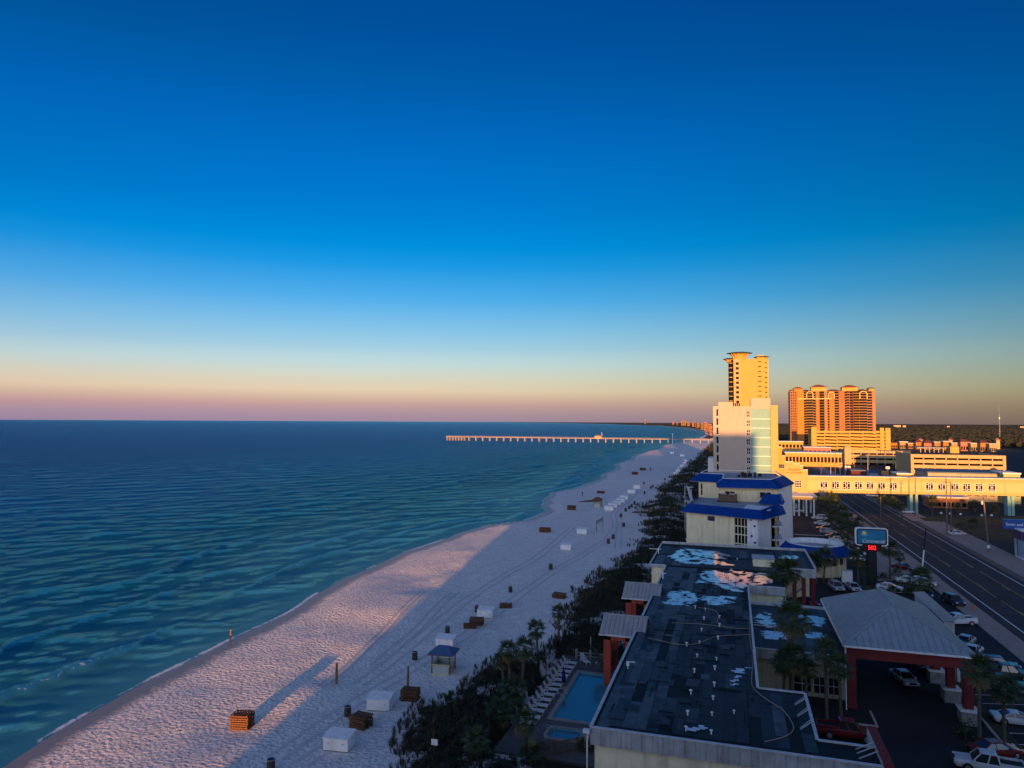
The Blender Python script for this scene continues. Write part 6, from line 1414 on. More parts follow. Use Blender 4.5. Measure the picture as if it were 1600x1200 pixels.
for a in ((1531, 1172, 1530, 1048, 46, 'tall palm just right of the canopy corner'), (1569, 1160, 1568, 1078, 42, 'palm in the parking strip near the white car'), (1517, 1120, 1519, 1036, 34, 'palm behind the canopy corner column'), (1276, 912, 1270, 878, 30, 'left palm in front of the round restaurant'), (1287, 912, 1290, 872, 32, 'right palm in front of the round restaurant'),
          (1341, 912, 1340, 872, 28, 'palm between the round restaurant and the sign'), (1391, 905, 1390, 858, 28, 'palm right of the roadside sign'), (1438, 932, 1438, 907, 38, 'bushy low palm beside the pavement near the canopy ridge'), (1407, 892, 1405, 870, 16, 'small palm at the pavement edge past the sign')):
    palm_px(*a[:5], a[5], group=grp, near=a[4] > 27, n=30)
clump = [(1287, 812, 1285, 786, 20), (1300, 806, 1297, 779, 22), (1309, 815, 1306, 790, 22), (1300, 832, 1299, 806, 22), (1318, 826, 1316, 801, 22), (1325, 838, 1324, 812, 22), (1315, 846, 1313, 822, 20), (1335, 850, 1333, 826, 22), (1343, 846, 1342, 818, 18), (1322, 868, 1322, 846, 18), (1333, 885, 1333, 862, 18), (1246, 800, 1244, 780, 18), (1306, 800, 1304, 780, 18)]
cw_ = ['first', 'second', 'third', 'fourth', 'fifth', 'sixth', 'seventh', 'eighth', 'ninth', 'tenth', 'eleventh', 'twelfth', 'thirteenth']
for k, a in enumerate(clump): palm_px(*a, 'palm in the sunlit clump left of the road, %s counting from the skybridge' % cw_[k], group=grp, n=26)
for k, a in enumerate(((1380, 804, 1379, 782, 17), (1394, 806, 1393, 784, 17), (1402, 808, 1401, 789, 15), (1410, 810, 1408, 792, 14))): palm_px(*a, 'palm in the group right of the road under the skybridge, %s from the left' % cw_[k], group=grp, n=26)
for a in ((1457, 806, 1457, 784, 18, 'lone palm below the skybridge windows, right of the power pole'), (1497, 806, 1497, 795, 12, 'short sunlit palm in the grass across the road'), (1521, 838, 1520, 820, 18, 'round-headed palm beside the silver sedan across the road'), (1523, 800, 1522, 789, 13, 'small palm near the teal bridge columns'), (1555, 808, 1555, 796, 13, 'small palm at the far right grass strip')): palm_px(*a[:5], a[5], group=grp, n=26)
pm = [1409, 1420, 1426, 1434, 1442, 1458, 1468, 1474, 1494, 1503, 1516, 1525, 1534, 1541]
for k, px in enumerate(pm): palm_px(px, 700.5, px, 694.2, 6.5, 'tiny dark palm in front of the plaza shops, %s from the left' % (cw_ + ['fourteenth'])[k], group='plaza palms', n=26)

# ================================================================== DUNE PLANTS (one thicket nobody could count)
def thicket():
    rnd = np.random.default_rng(5); V = []; F = []; MI = []
    def blades(p, n, h, spread, mi):
        a = rnd.uniform(0, 6.28, n); ln = rnd.uniform(.6, 1.1, n) * h; sp = rnd.uniform(.15, 1, n) * spread; w = .010 + .008 * h
        for i in range(n):
            d = (math.cos(a[i]), math.sin(a[i])); o = len(V); q = (-d[1] * w, d[0] * w); m = (p[0] + d[0] * sp[i] * .45, p[1] + d[1] * sp[i] * .45, p[2] + ln[i] * .7)
            V.extend([(p[0] - q[0], p[1] - q[1], p[2] - .05), (p[0] + q[0], p[1] + q[1], p[2] - .05), (m[0] + q[0] * 1.5, m[1] + q[1] * 1.5, m[2]), (m[0] - q[0] * 1.5, m[1] - q[1] * 1.5, m[2]), (p[0] + d[0] * sp[i], p[1] + d[1] * sp[i], p[2] + ln[i])])
            F.extend([(o, o + 1, o + 2, o + 3), (o + 3, o + 2, o + 4)]); MI.extend([mi, mi])
    def leaves(p, n, r, mi):
        q = rnd.normal(0, 1, (n, 3)); q /= np.linalg.norm(q, axis=1)[:, None]; q *= (rnd.uniform(.35, 1, n) ** .5 * r)[:, None]
        s_ = rnd.uniform(.05, .12, n) * (.8 + r * .35)
        for i in range(n):
            c_ = (p[0] + q[i, 0], p[1] + q[i, 1], p[2] + abs(q[i, 2]) * .85 + .05); u = rnd.normal(0, 1, 3); u /= np.linalg.norm(u); v = np.cross(u, rnd.normal(0, 1, 3)); v /= np.linalg.norm(v) + 1e-6
            o = len(V); a_ = s_[i]
            V.extend([(c_[0] - u[0] * a_, c_[1] - u[1] * a_, c_[2] - u[2] * a_), (c_[0] + v[0] * a_ * .6, c_[1] + v[1] * a_ * .6, c_[2] + v[2] * a_ * .6), (c_[0] + u[0] * a_, c_[1] + u[1] * a_, c_[2] + u[2] * a_), (c_[0] - v[0] * a_ * .6, c_[1] - v[1] * a_ * .6, c_[2] - v[2] * a_ * .6)])
            F.append((o, o + 1, o + 2, o + 3)); MI.append(mi)
    def inside(x, y):
        if y > 1150 or x > -11.9: return False
        if DECK[0] - .5 < x < DECK[2] + .5 and DECK[1] - 2.2 < y < DECK[3] + .4: return False
        if x > -16.4 and (86.5 < y < 94.5 or 105 < y < 113): return False
        if y > 127 and x > -15 and y < 152.5: return False
        if 175 < y < 235 and x > -12.8: return False
        return True
    for (ya, yb, den, sc) in ((52, 100, 3.6, 1.0), (100, 150, 2.4, 1.15), (150, 230, 2.0, 1.2), (230, 420, 1.0, 1.5), (420, 1120, .32, 2.4)):
        N = int((yb - ya) * 24 * den); ys_ = rnd.uniform(ya, yb, N); xs_ = rnd.uniform(-37, -11, N); dx_ = xs_ - dune_x(ys_); zz = hs(xs_, ys_)
        cover = plant_cover(xs_, ys_)
        for x, y, d, z, c_ in zip(xs_, ys_, dx_, zz, cover):
            if not inside(x, y) or d < -1.2 or c_ < .12: continue
            r_ = rnd.random()
            if d < 3.5 or r_ < .42: blades((x, y, z), 13, rnd.uniform(.4, .95) * sc, .5 * sc, 0 if r_ < .3 else 2)
            elif r_ < .9: leaves((x, y, z), 38, rnd.uniform(.45, .95) * sc, 1 if r_ < .66 else 0)
            else: blades((x, y, z), 16, rnd.uniform(.9, 1.4) * sc, .8 * sc, 1)
    me = bpy.data.meshes.new('dune_thicket'); me.from_pydata(V, [], F)
    for m in (mat('dune_scrub', (.036, .036, .020), .8, .5, .5), mat('dune_shrub', (.022, .032, .016), .7, .4, .4), mat('dry_sea_oats', (.085, .070, .038), .9, .3, .4)): me.materials.append(m)
    me.polygons.foreach_set('material_index', MI); me.update(); o = bpy.data.objects.new('dune_thicket', me); C.objects.link(o); return o
th = kind(thicket(), 'stuff'); tag(th, 'dark tangle of dune grass and low shrubs between beach and buildings', 'dune plants')
# hedges and planting beds inland
def bush(px, py, r, label, z=0):
    p = G(px, py, z); t = thing('shrub', label, 'shrub', p, group='shrubs by the parking lots'); rnd = random.Random(int(px * 7 + py)); g = MB()
    for k in range(int(150 * min(r, 2))):
        a, b = rnd.uniform(0, 6.28), rnd.uniform(0, 1.5); q = Vector((math.cos(a) * math.cos(b), math.sin(a) * math.cos(b), math.sin(b) * .9)) * r * rnd.uniform(.55, 1.05); u = Vector((rnd.gauss(0, 1), rnd.gauss(0, 1), rnd.gauss(0, 1))).normalized() * .16; v = u.cross(Vector((rnd.gauss(0, 1), rnd.gauss(0, 1), 1))).normalized() * .1
        g.quad(q - u, q + v, q + u, q - v)
    g.build('foliage', m_frond[0], t, recalc=False); g = MB(); g.tube([(0, 0, -.1), (0, 0, r * .6)], .06, 6); g.build('stem', m_trunk, t)
for px, py, r, lb in ((1200, 1098, 1.2, 'dark shrub in the courtyard corner before the lobby'), (1215, 1100, 1.0, 'second dark shrub in the courtyard before the lobby'), (1508, 1152, 1.1, 'shrub behind the nearest canopy pedestal'), (1513, 1130, 1.2, 'shrub beside the middle canopy pedestal'), (1520, 1176, 1.0, 'low shrub by the parking kerb near the red car'), (1395, 925, 1.3, 'shrub behind the canopy roof, left one'), (1420, 930, 1.5, 'shrub behind the canopy roof, right one'), (1380, 905, 1.5, 'shrub at the foot of the roadside sign'), (1400, 900, 1.6, 'shrub right of the foot of the roadside sign'),
                      (1236, 840, 1.3, 'shrub at the corner of the blue-roofed hotel'), (1160, 862, .8, 'shrub below the glazed strip of the blue-roofed hotel'), (1345, 890, 1.6, 'shrub in the bed left of the sign'), (1500, 826, 2.2, 'dark shrub in the island across the road'), (1510, 1012, 1.2, 'shrub along the canopy wing near the white truck'), (1516, 1030, 1.3, 'second shrub along the canopy wing')): bush(px, py, r, lb)
# ================================================================== THE FAR WOOD (one mass)
def wood():
    rnd = np.random.default_rng(9); V = []; F = []
    def lump(x, y, z, r, h):
        o = len(V); n = 6
        for j, (rr_, zz) in enumerate(((.75, .35), (1.0, .62), (.6, .9))):
            for k in range(n):
                a = 2 * math.pi * k / n + j * .5 + rnd.uniform(-.2, .2); q = rr_ * r * rnd.uniform(.75, 1.2); V.append((x + q * math.cos(a), y + q * math.sin(a), z + h * zz * rnd.uniform(.9, 1.1)))
        V.append((x, y, z + h * rnd.uniform(.98, 1.12)))
        for j in range(2):
            for k in range(n): F.append((o + j * n + k, o + j * n + (k + 1) % n, o + (j + 1) * n + (k + 1) % n, o + (j + 1) * n + k))
        for k in range(n): F.append((o + 2 * n + k, o + 2 * n + (k + 1) % n, o + 3 * n))
    for ya, yb, N, r in ((1060, 1500, 2600, 5), (1500, 2400, 3000, 7), (2400, 4500, 2600, 12), (4500, 12000, 2200, 26)):
        for i in range(N):
            y = ya + (yb - ya) * rnd.random(); x = rnd.uniform(.03, .70) * y
            if y < 1300 and x < 190: continue
            lump(x, y, -.5, r * rnd.uniform(.6, 1.3), rnd.uniform(6, 11) + (2 if y > 2400 else 0))
    for i in range(1100):
        y = rnd.uniform(430, 1080); x = y * rnd.uniform(.345, .72)
        if y > 900 and x < 340: continue
        lump(x, y, -.5, rnd.uniform(2.2, 5), rnd.uniform(5, 10))
    for i in range(900):
        y = rnd.uniform(1250, 9000); x = float(np.interp(y, _sy, _sx)) + rnd.uniform(60, 60 + y * .12); lump(x, y, -.5, rnd.uniform(4, 8) * (1 + y / 4000), rnd.uniform(4, 8))
    me = bpy.data.meshes.new('far_wood'); me.from_pydata(V, [], F); me.materials.append(mat('far_foliage', (.030, .034, .020), .9, .5, .03)); me.update(); o = bpy.data.objects.new('far_wood', me); C.objects.link(o); return o
fw = kind(wood(), 'stuff'); tag(fw, 'dark wood spreading to the horizon behind the plaza', 'wood')
def near_trees():
    pass
# ================================================================== CARS
random.seed(17)
m_tyre = mat('tyre_rubber', (.012, .012, .013), .85, .2, 3); m_rim = mat('alloy_rim', (.45, .45, .46), .35, .1, 3, metal=.8)
m_cglass = mat('car_glass', (.010, .012, .016), .05, .2, 1, spec=.9); m_headl = mat('headlight_lens', (.75, .76, .78), .12, .05, 2, spec=.8); m_taill = mat('tail_light_lens', (.30, .010, .008), .2, .1, 2, spec=.7)
m_trim = mat('black_car_trim', (.015, .015, .016), .5, .2, 2)
paints = {}
def paint(nm, c):
    if nm not in paints:
        m = mat('car_paint_' + nm, c, .32, .05, 1.2, spec=.6); b = m.node_tree.nodes['Principled BSDF']; b.inputs['Coat Weight'].default_value = .6; b.inputs['Coat Roughness'].default_value = .06; paints[nm] = m
    return paints[nm]
white = paint('white', (.60, .61, .62)); silver = paint('silver', (.42, .43, .45)); dark = paint('charcoal', (.025, .028, .032)); redp = paint('red', (.16, .010, .010)); bluep = paint('blue', (.02, .06, .16)); greenp = paint('dark_green', (.02, .045, .035)); tanp = paint('tan', (.30, .26, .20))
def loft(mb, secs, cap=True):
    """secs: list of rings of equal length"""
    n_ = len(secs[0]); o = len(mb.v)
    for s_ in secs: mb.v += [tuple(p) for p in s_]
    for i in range(len(secs) - 1):
        for k in range(n_): mb.f.append([o + i * n_ + k, o + i * n_ + (k + 1) % n_, o + (i + 1) * n_ + (k + 1) % n_, o + (i + 1) * n_ + k]); mb.m.append(0)
    if cap: mb.f.append([o + k for k in range(n_)]); mb.m.append(0); mb.f.append([o + (len(secs) - 1) * n_ + k for k in range(n_ - 1, -1, -1)]); mb.m.append(0)
def car(kd, pm, label, loc, rz, s_=1.0):
    """front towards +X"""
    L, W, belt, top = {'sedan': (4.7, 1.8, .88, 1.43), 'suv': (4.7, 1.9, 1.02, 1.72), 'pickup': (5.6, 2.0, 1.08, 1.86), 'sport': (4.6, 1.9, .80, 1.28)}[kd]
    t = thing({'sedan': 'parked_car', 'suv': 'parked_suv', 'pickup': 'pickup_truck', 'sport': 'sports_car'}[kd], label, {'pickup': 'pickup truck', 'suv': 'suv'}.get(kd, 'car'), loc, rz, 'parked vehicles'); t.scale = (s_,) * 3
    zb = .22 if kd in ('sedan', 'sport') else .34; h2 = W / 2
    # lower body: rings across the car from rear to front
    prof = {'sedan': [(-.5, .55, .78), (-.47, .34, .90), (-.30, .26, .93), (.1, .24, .90), (.32, .24, .88), (.45, .28, .74), (.5, .42, .62)],
            'sport': [(-.5, .5, .82), (-.46, .3, .88), (-.30, .24, .86), (.1, .22, .82), (.3, .22, .80), (.45, .25, .62), (.5, .36, .5)],
            'suv': [(-.5, .5, .98), (-.48, .36, 1.04), (-.3, .34, 1.04), (.1, .34, 1.02), (.3, .34, 1.0), (.46, .38, .90), (.5, .5, .78)],
            'pickup': [(-.5, .5, 1.02), (-.49, .44, 1.08), (-.1, .42, 1.08), (.1, .42, 1.08), (.28, .42, 1.08), (.46, .44, 1.02), (.5, .55, .86)]}[kd]
    g = MB(); secs = []
    for u, z0, z1 in prof:
        k_ = .90 if abs(u) > .48 else 1.0; w = h2 * k_
        secs.append([(u * L, -w * .93, z0), (u * L, -w, (z0 + z1) * .48), (u * L, -w * .97, z1 - .08), (u * L, -w * .86, z1), (u * L, w * .86, z1), (u * L, w * .97, z1 - .08), (u * L, w, (z0 + z1) * .48), (u * L, w * .93, z0)])
    loft(g, secs); g.build('body', pm, t, smooth=False)
    cab = {'sedan': (-.36, -.20, .06, .24), 'sport': (-.34, -.14, .04, .22), 'suv': (-.47, -.40, .08, .24), 'pickup': (-.14, -.11, .12, .24)}[kd]
    x0, x1, x2, x3 = (c_ * L for c_ in cab); wb_, wt = h2 * .86, h2 * .68
    g = MB(); g.add([(x0, -wb_, belt), (x3, -wb_, belt), (x3, wb_, belt), (x0, wb_, belt), (x1, -wt, top - .05), (x2, -wt, top - .05), (x2, wt, top - .05), (x1, wt, top - .05)], [(0,1,5,4),(1,2,6,5),(2,3,7,6),(3,0,4,7)]); g.build('glasshouse', m_cglass, t)
    g = MB(); loft(g, [[(x, -w, z), (x, -w * .8, z + e), (x, w * .8, z + e), (x, w, z)] for x, w, z, e in ((x1 - .04, wt * .98, top - .07, .02), (x1 + .15, wt * 1.02, top - .05, .06), (x2 - .2, wt * 1.02, top - .05, .06), (x2 + .04, wt * .98, top - .07, .02))]); g.build('roof', pm, t)
    pil = [((x0, belt), (x1, top - .05)), ((x3, belt), (x2, top - .05)), (((x0 + x3) / 2 - .1, belt), ((x1 + x2) / 2 - .1, top - .05))]
    for a, b in pil:
        for sgn in (-1, 1): g = MB(); g.beam((a[0], sgn * (wb_ + .005), a[1]), (b[0], sgn * (wt + .005), b[1]), .07, .09); g.build('pillar', pm, t)
    if kd == 'pickup':
        g = MB(); g.box(-L * .475, -h2 * .78, 1.085, -L * .155, h2 * .78, 1.10); g.build('bed_floor', m_trim, t)
        for a in ((-L * .49, -h2 * .88, -L * .15, -h2 * .78), (-L * .49, h2 * .78, -L * .15, h2 * .88), (-L * .495, -h2 * .78, -L * .48, h2 * .78)): g = MB(); g.box(a[0], a[1], 1.07, a[2], a[3], 1.30); g.build('bed_side', pm, t)
    rw = {'sedan': .32, 'sport': .34, 'suv': .37, 'pickup': .40}[kd]
    for x in (-.30 * L, .31 * L):
        for sgn in (-1, 1):
            y = sgn * (h2 - .10); g = MB(); g.tube([(x, y - .12, rw), (x, y - .10, rw), (x, y + .10, rw), (x, y + .12, rw)], [rw * .86, rw, rw, rw * .86], 16); w_ = g.build('wheel', m_tyre, t)
            g = MB(); yy_ = y + sgn * .122; g.tube([(x, yy_, rw), (x, yy_ + sgn * .012, rw)], [rw * .62, rw * .5], 10); q = g.build('rim', m_rim, None); q.parent = w_
            g = MB(); g.tube([(x, y + sgn * .02 - .1 * sgn, rw + .02), (x, y + sgn * .105, rw + .02)], rw * 1.13, 16); g.build('wheel_arch', m_trim, t)
    zl = {'sedan': .66, 'sport': .55, 'suv': .82, 'pickup': .92}[kd]
    for sgn in (-1, 1):
        g = MB(); g.box(L * .462, sgn * h2 * .5, zl - .07, L * .497, sgn * h2 * .86, zl + .09); g.build('headlight', m_headl, t)
        g = MB(); g.box(-L * .503, sgn * h2 * .58, zl + .02, -L * .485, sgn * h2 * .88, zl + .2); g.build('tail_light', m_taill, t)
        g = MB(); g.box(x3 - .25, sgn * h2 * .9, belt - .02, x3 - .08, sgn * (h2 + .14), belt + .12); g.build('mirror', pm, t)
    g = MB(); g.box(L * .475, -h2 * .45, zl - .12, L * .506, h2 * .45, zl + .06); g.build('grille', m_trim, t); g = MB(); g.box(-L * .506, -h2 * .8, zb + .1, -L * .48, h2 * .8, zb + .26); g.build('rear_bumper', m_trim, t); g = MB(); g.box(L * .47, -h2 * .8, zb + .08, L * .51, h2 * .8, zb + .22); g.build('front_bumper', m_trim, t)
    return t
def carpx(kd, pm, px, py, heading, label): p = G(px, py, 0); return car(kd, pm, label, (p.x, p.y, -.03), R(heading))
carpx('sedan', silver, 1413, 1066, -78, 'silver sedan driving out under the red-columned canopy'); carpx('suv', dark, 1441, 1044, -85, 'dark suv just behind the silver sedan under the canopy')
carpx('suv', dark, 1420, 1026, 10, 'dark suv parked at the far side under the canopy')
carpx('pickup', redp, 1322, 1152, 0, 'dark red pickup parked behind the end of the black roof'); carpx('pickup', white, 1545, 1206, 172, 'white pickup at the bottom right corner'); carpx('sedan', redp, 1556, 1180, 20, 'bright red sedan behind the white pickup')
carpx('sport', white, 1588, 1130, 0, 'white sports car in the striped parking bay'); carpx('pickup', greenp, 1566, 1078, 0, 'long dark green pickup at the right edge'); carpx('pickup', dark, 1572, 1060, 0, 'charcoal pickup behind the dark green one at the right edge'); carpx('suv', bluep, 1560, 1046, 0, 'dark blue suv behind the pickups at the right edge')
carpx('suv', dark, 1490, 944, -75, 'black suv parked beside the canopy wing near the road'); carpx('pickup', white, 1496, 976, -160, 'white pickup right of the canopy wing'); carpx('sedan', silver, 1508, 1008, -120, 'silver sedan by the shrubs right of the canopy'); carpx('sedan', white, 1519, 1024, -120, 'white sedan partly hidden by shrubs right of the canopy')
carpx('suv', silver, 1307, 922, -80, 'silver suv parked before the round restaurant, left one'); carpx('sedan', silver, 1333, 922, -80, 'silver sedan parked before the round restaurant, right one'); carpx('sedan', white, 1390, 922, -10, 'white sedan just behind the canopy ridge'); carpx('suv', white, 1443, 915, -20, 'white suv beside the low bushy palm'); carpx('suv', bluep, 1447, 933, -95, 'blue-grey suv at the top of the canopy wing'); carpx('sedan', white, 1420, 911, -10, 'white sedan in the shade near the shrubs')
carpx('sport', redp, 1265, 944, -70, 'red sports car at the foot of the red columns'); carpx('sedan', redp, 1412, 890, -40, 'dark car with red lights leaving the driveway'); carpx('sedan', silver, 1494, 836, 15, 'silver sedan parked across the road by the palm island')
rowc = [(1280, 812, white), (1284, 820.5, white), (1288, 828, dark), (1294, 834, silver), (1303, 840, dark), (1310, 846, white), (1319, 853.5, dark), (1327, 860, silver), (1336, 868, white), (1343, 877, white)]
for k, (px, py, pm_) in enumerate(rowc):
    nm_ = {id(white): 'white', id(dark): 'dark', id(silver): 'silver'}[id(pm_)]; carpx('suv' if k % 3 == 0 else 'sedan', pm_, px, py, 4 if k % 2 else -176, '%s car in the slanted row beside the palm hedge, %s from the far end' % (nm_, cw_[k]))
for k, (px, py, pm_) in enumerate([(1243, 745 + 55, white), (1418, 772 + 30, white), (1362, 776, silver), (1402, 773.5, white), (1430, 776, dark)]): carpx('sedan', pm_, px, py, 5, ['white car under the entrance porch', 'white car parked right of the road under the skybridge', 'silver car seen under the skybridge, far left one', 'white car seen under the skybridge, middle one', 'dark car seen under the skybridge, right one'][k])
# lot markings
g = MB()
for k in range(12):
    y = 84 + k * 2.7
    g.quad((26.8, y, -.024), (31.8, y + 1.2, -.024), (31.8, y + 1.32, -.024), (26.8, y + .12, -.024))
for k in range(20):
    y = 182 + k * 3.4; g.quad((23.2, y, -.024), (28.6, y - 1.5, -.024), (28.6, y - 1.38, -.024), (23.2, y + .12, -.024))
kind(g.build('bay_marking', m_white, None), 'structure')
def kerb(pts, lb):
    g = MB()
    for a, b in zip(pts[:-1], pts[1:]): g.beam((*a, .06), (*b, .06), .2, .22)
    kind(g.build('kerb', m_kerb), 'structure')
kerb([(25.4, 78), (25.4, 104)], ''); kerb([(30.2, 262), (32.6, 182), (33.4, 160)], ''); kerb([(26.2, 76), (33, 70)], ''); kerb([(14.5, 218), (27, 219)], ''); kerb([(22, 149.5), (34, 151.5)], ''); kerb([(11.8, 84), (14.2, 84), (14.2, 88)], '')
sheet('planting_bed', [(32.8, 182), (36.6, 182), (36.6, 262), (30.6, 262)], -.012, m_grass); sheet('planting_bed', [(24, 151), (36, 153), (36, 172), (27, 178)], -.012, m_grass); sheet('planting_bed', [(25.2, 78), (27.0, 78), (27, 112), (25.2, 112)], -.012, m_grass)
sheet('driveway', [(27.5, 160), (40.6, 166), (40.6, 196), (33.5, 196)], .094, m_conc)

# ================================================================== SIGNS
si = thing('roadside_sign', 'big blue and white motel sign with red digits on a thick black pylon', 'sign', (26.0, 156, 0), R(4))
m_sb = mat('sign_blue', (.015, .18, .32), .4, .25, .5); 
g = MB(); g.box(-.85, -.45, -.05, .85, .45, 8.2); g.build('pylon', m_black, si)
def rrect(w, h, r, n=6):
    out = []
    for cx, cz, a0 in ((w - r, h - r, 0), (-w + r, h - r, 90), (-w + r, -h + r, 180), (w - r, -h + r, 270)):
        for k in range(n + 1): a = R(a0 + 90 * k / n); out.append((cx + r * math.cos(a), cz + r * math.sin(a)))
    return out
zc = AY(1362.5, 838.5, 156).z; hw = 2.95; hh_ = 1.75
def rplate(name, w, h, r, y0, y1, m, parent, inner=None):
    o = rrect(w, h, r); g = MB(); n_ = len(o)
    if inner is None: g.add([(x, y0, zc + z) for x, z in o] + [(x, y1, zc + z) for x, z in o], [tuple(range(n_)), tuple(range(2 * n_ - 1, n_ - 1, -1))] + [(i, (i + 1) % n_, n_ + (i + 1) % n_, n_ + i) for i in range(n_)])
    else:
        q = rrect(*inner)
        for i in range(n_):
            j = (i + 1) % n_; a, b, c_, d = o[i], o[j], q[j], q[i]; g.add([(p[0], y, zc + p[1]) for y in (y0, y1) for p in (a, b, c_, d)], [(0,1,2,3),(7,6,5,4),(0,4,5,1),(2,6,7,3)])
    return g.build(name, m, parent)
rplate('cabinet', hw - .05, hh_ - .05, .5, -.3, .4, m_black, si)
rplate('rim', hw, hh_, .55, -.42, .42, m_whitep, si, (hw - .17, hh_ - .17, .42))
fc = rplate('face', hw - .42, hh_ - .42, .12, -.36, -.301, m_sb, si)
text_mesh('Continental', 1.0, m_whitep, 'lettering', si, (.3, -.38, zc - .85), (R(90), 0, 0), .28, .01, 4.1)
g = MB(); g.tube([(-1.35, -.40, zc + .75), (-1.35, -.365, zc + .75)], .36, 18); g.build('sun_emblem', mat('sun_yellow', (.75, .55, .15), .5), si)
m_pale = mat('sign_pale_blue', (.25, .55, .62), .5)
for k in range(9):
    a = R(200 + k * 18); g = MB(); g.beam((-1.35 + .42 * math.cos(a), -.38, zc + .75 + .42 * math.sin(a)), (-1.35 + .75 * math.cos(a), -.38, zc + .75 + .75 * math.sin(a)), .03, .06); g.build('sun_ray', m_pale, si)
zl = AY(1363, 855.5, 156).z; g = MB(); g.box(-1.75, -.5, zl - .65, 1.75, .5, zl + .65); g.build('digit_board', mat('digit_board_red', (.035, .006, .006), .5), si)
text_mesh('502', 1.15, mat('lit_digits', (.8, .02, .02), .5, emit=((1, .015, .02), 1.6)), 'lit_digits', si, (0, -.53, zl), (R(90), 0, 0), 0, .01, 1.45)
bb = thing('blue_billboard', 'blue sign board with white lettering at the right edge', 'sign', (66.6, 200, 0), R(3)); a = AY(1567, 811, 200); b = AY(1583, 827.5, 200); w = 9.0; z0, z1 = AY(1570, 826, 200).z, AY(1570, 811.5, 200).z; xl = a.x - 66.6
g = MB(); g.box(xl, -.25, z0, xl + w, .25, z1); g.build('board', mat('billboard_blue', (.012, .07, .30), .4, .2, .4), bb)
g = MB(); g.box(xl - .05, -.3, z1, xl + w + .05, .3, z1 + .15); g.build('top_edge', m_sb, bb)
text_mesh('Swim and O', 1.0, m_whitep, 'lettering', bb, (xl + 2.75, -.28, (z0 + z1) / 2), (R(90), 0, 0), 0, .02, 4.6)
for x in (xl + 2.5, xl + 6.5): g = MB(); g.box(x - .2, -.1, -.05, x + .2, .3, z0); g.build('leg', m_fascia, bb)
kb = thing('roadside_booth', 'pale blue ticket booth with dark purple band and white roof at the right edge', 'booth', (67.4, 196, 0)); z1 = AY(1590, 828, 196).z; zm = AY(1590, 844, 196).z
g = MB(); g.box(-2.2, 0, .25, 3.5, 4, zm); g.build('wall', mat('booth_blue', (.30, .40, .50), .7), kb); g = MB(); g.box(-2.8, -.4, zm, 4, 4.4, z1 - .3); g.build('band', mat('booth_purple', (.05, .02, .10), .6), kb); g = MB(); g.box(-2.9, -.5, z1 - .3, 4.1, 4.5, z1); g.build('roof', m_whitep, kb); g = MB(); g.box(-2.6, -.5, -.05, 4, 4.5, .25); g.build('base', m_whitep, kb)
g = MB(); g.box(.2, -.05, 1.6, 1.8, -.01, 3.0); g.build('hatch', m_glass, kb)
# small shop signs beyond the bridge
sgs = [(1313, 735, 1309, 1316, 723, 729, m_peach, 'small square peach sign on a pole behind the skybridge'), (1324.5, 738, 1320, 1329, 728, 734.5, m_whitep, 'white and yellow shop sign behind the skybridge'), (1340, 742, 1335, 1346, 733, 738.5, m_ywall, 'yellow shop sign behind the skybridge'), (1381, 742, 1377, 1388, 736, 741, m_gold, 'golden curved sign behind the skybridge'), (1387, 733, 1384, 1390, 729, 733, m_whitep, 'small white round sign behind the skybridge')]
for px, py, a, b, t_, u_, mm, lb in sgs:
    p = G(px, py, 0); Y = min(p.y, 430); X0, X1, Z0, Z1 = FR(a, t_, b, u_, Y); t = thing('shop_sign', lb, 'sign', ((X0 + X1) / 2, Y, 0), group='shop signs beyond the skybridge'); g = MB(); g.box(X0, Y - .2, Z0, X1, Y + .2, Z1); g.build('board', mm, t, world=True); g = MB(); g.box((X0 + X1) / 2 - .2, Y - .1, -.05, (X0 + X1) / 2 + .2, Y + .1, Z0); g.build('pole', m_fascia, t, world=True)
    g = MB(); g.box(X0 + .3, Y - .24, Z0 + (Z1 - Z0) * .35, X1 - .3, Y - .2, Z0 + (Z1 - Z0) * .6); g.build('stripe', m_sign, t, world=True)

# ================================================================== POLES AND WIRES
m_pole = mat('pole_wood', (.16, .125, .10), .9, .3, 1.5); m_cpole = mat('pole_concrete', (.42, .40, .38), .85, .15, 1)
def upole(px, py, topx, topy, lb, m, r=.2, arm=None, parts=None, two=None):
    b = G(px, py, 0); tp = AY(topx, topy, b.y); t = thing('utility_pole', lb, 'pole', (b.x, b.y, -.05), group='utility poles along the road'); v = Vector((tp.x - b.x, 0, tp.z + .05))
    if two: g = MB(); g.tube([(0, 0, 0), v * two], [r, r * .9], 10); g.build('sleeve', m_whitep, t); g = MB(); g.tube([v * two, v], [r * .8, r * .62], 10); g.build('shaft', m, t)
    else: g = MB(); g.tube([(0, 0, 0), v * .5, v], [r, r * .85, r * .65], 10); g.build('shaft', m, t)
    if arm: g = MB(); g.beam(v * .93 + Vector((-arm, 0, 0)), v * .93 + Vector((arm, 0, 0)), .12, .14); g.build('crossarm', m, t)
    if parts:
        g = MB(); q = v * .9 + Vector((-.45, -.1, -.4)); g.tube([q, q + Vector((0, 0, .9))], .25, 10); g.build('transformer', m_steel, t)
        g = MB(); q = v * .1; g.box(q.x - .3, -.32, q.z - .3, q.x + .3, -.18, q.z + .5); g.build('notice', m_whitep, t)
    return t, Vector((b.x, b.y, -.05)) + v
t1, w1 = upole(1545, 863, 1536.5, 777, 'leaning wooden utility pole with transformer across the road', m_pole, .24, None, True)
t2, w2 = upole(1440.5, 891, 1447, 825, 'roadside pole with white lower half beside the pavement', m_black, .17, None, None, .48)
t3, w3 = upole(1480, 833, 1478, 747, 'tall utility pole with crossarm in front of the skybridge', m_pole, .2, 1.2)
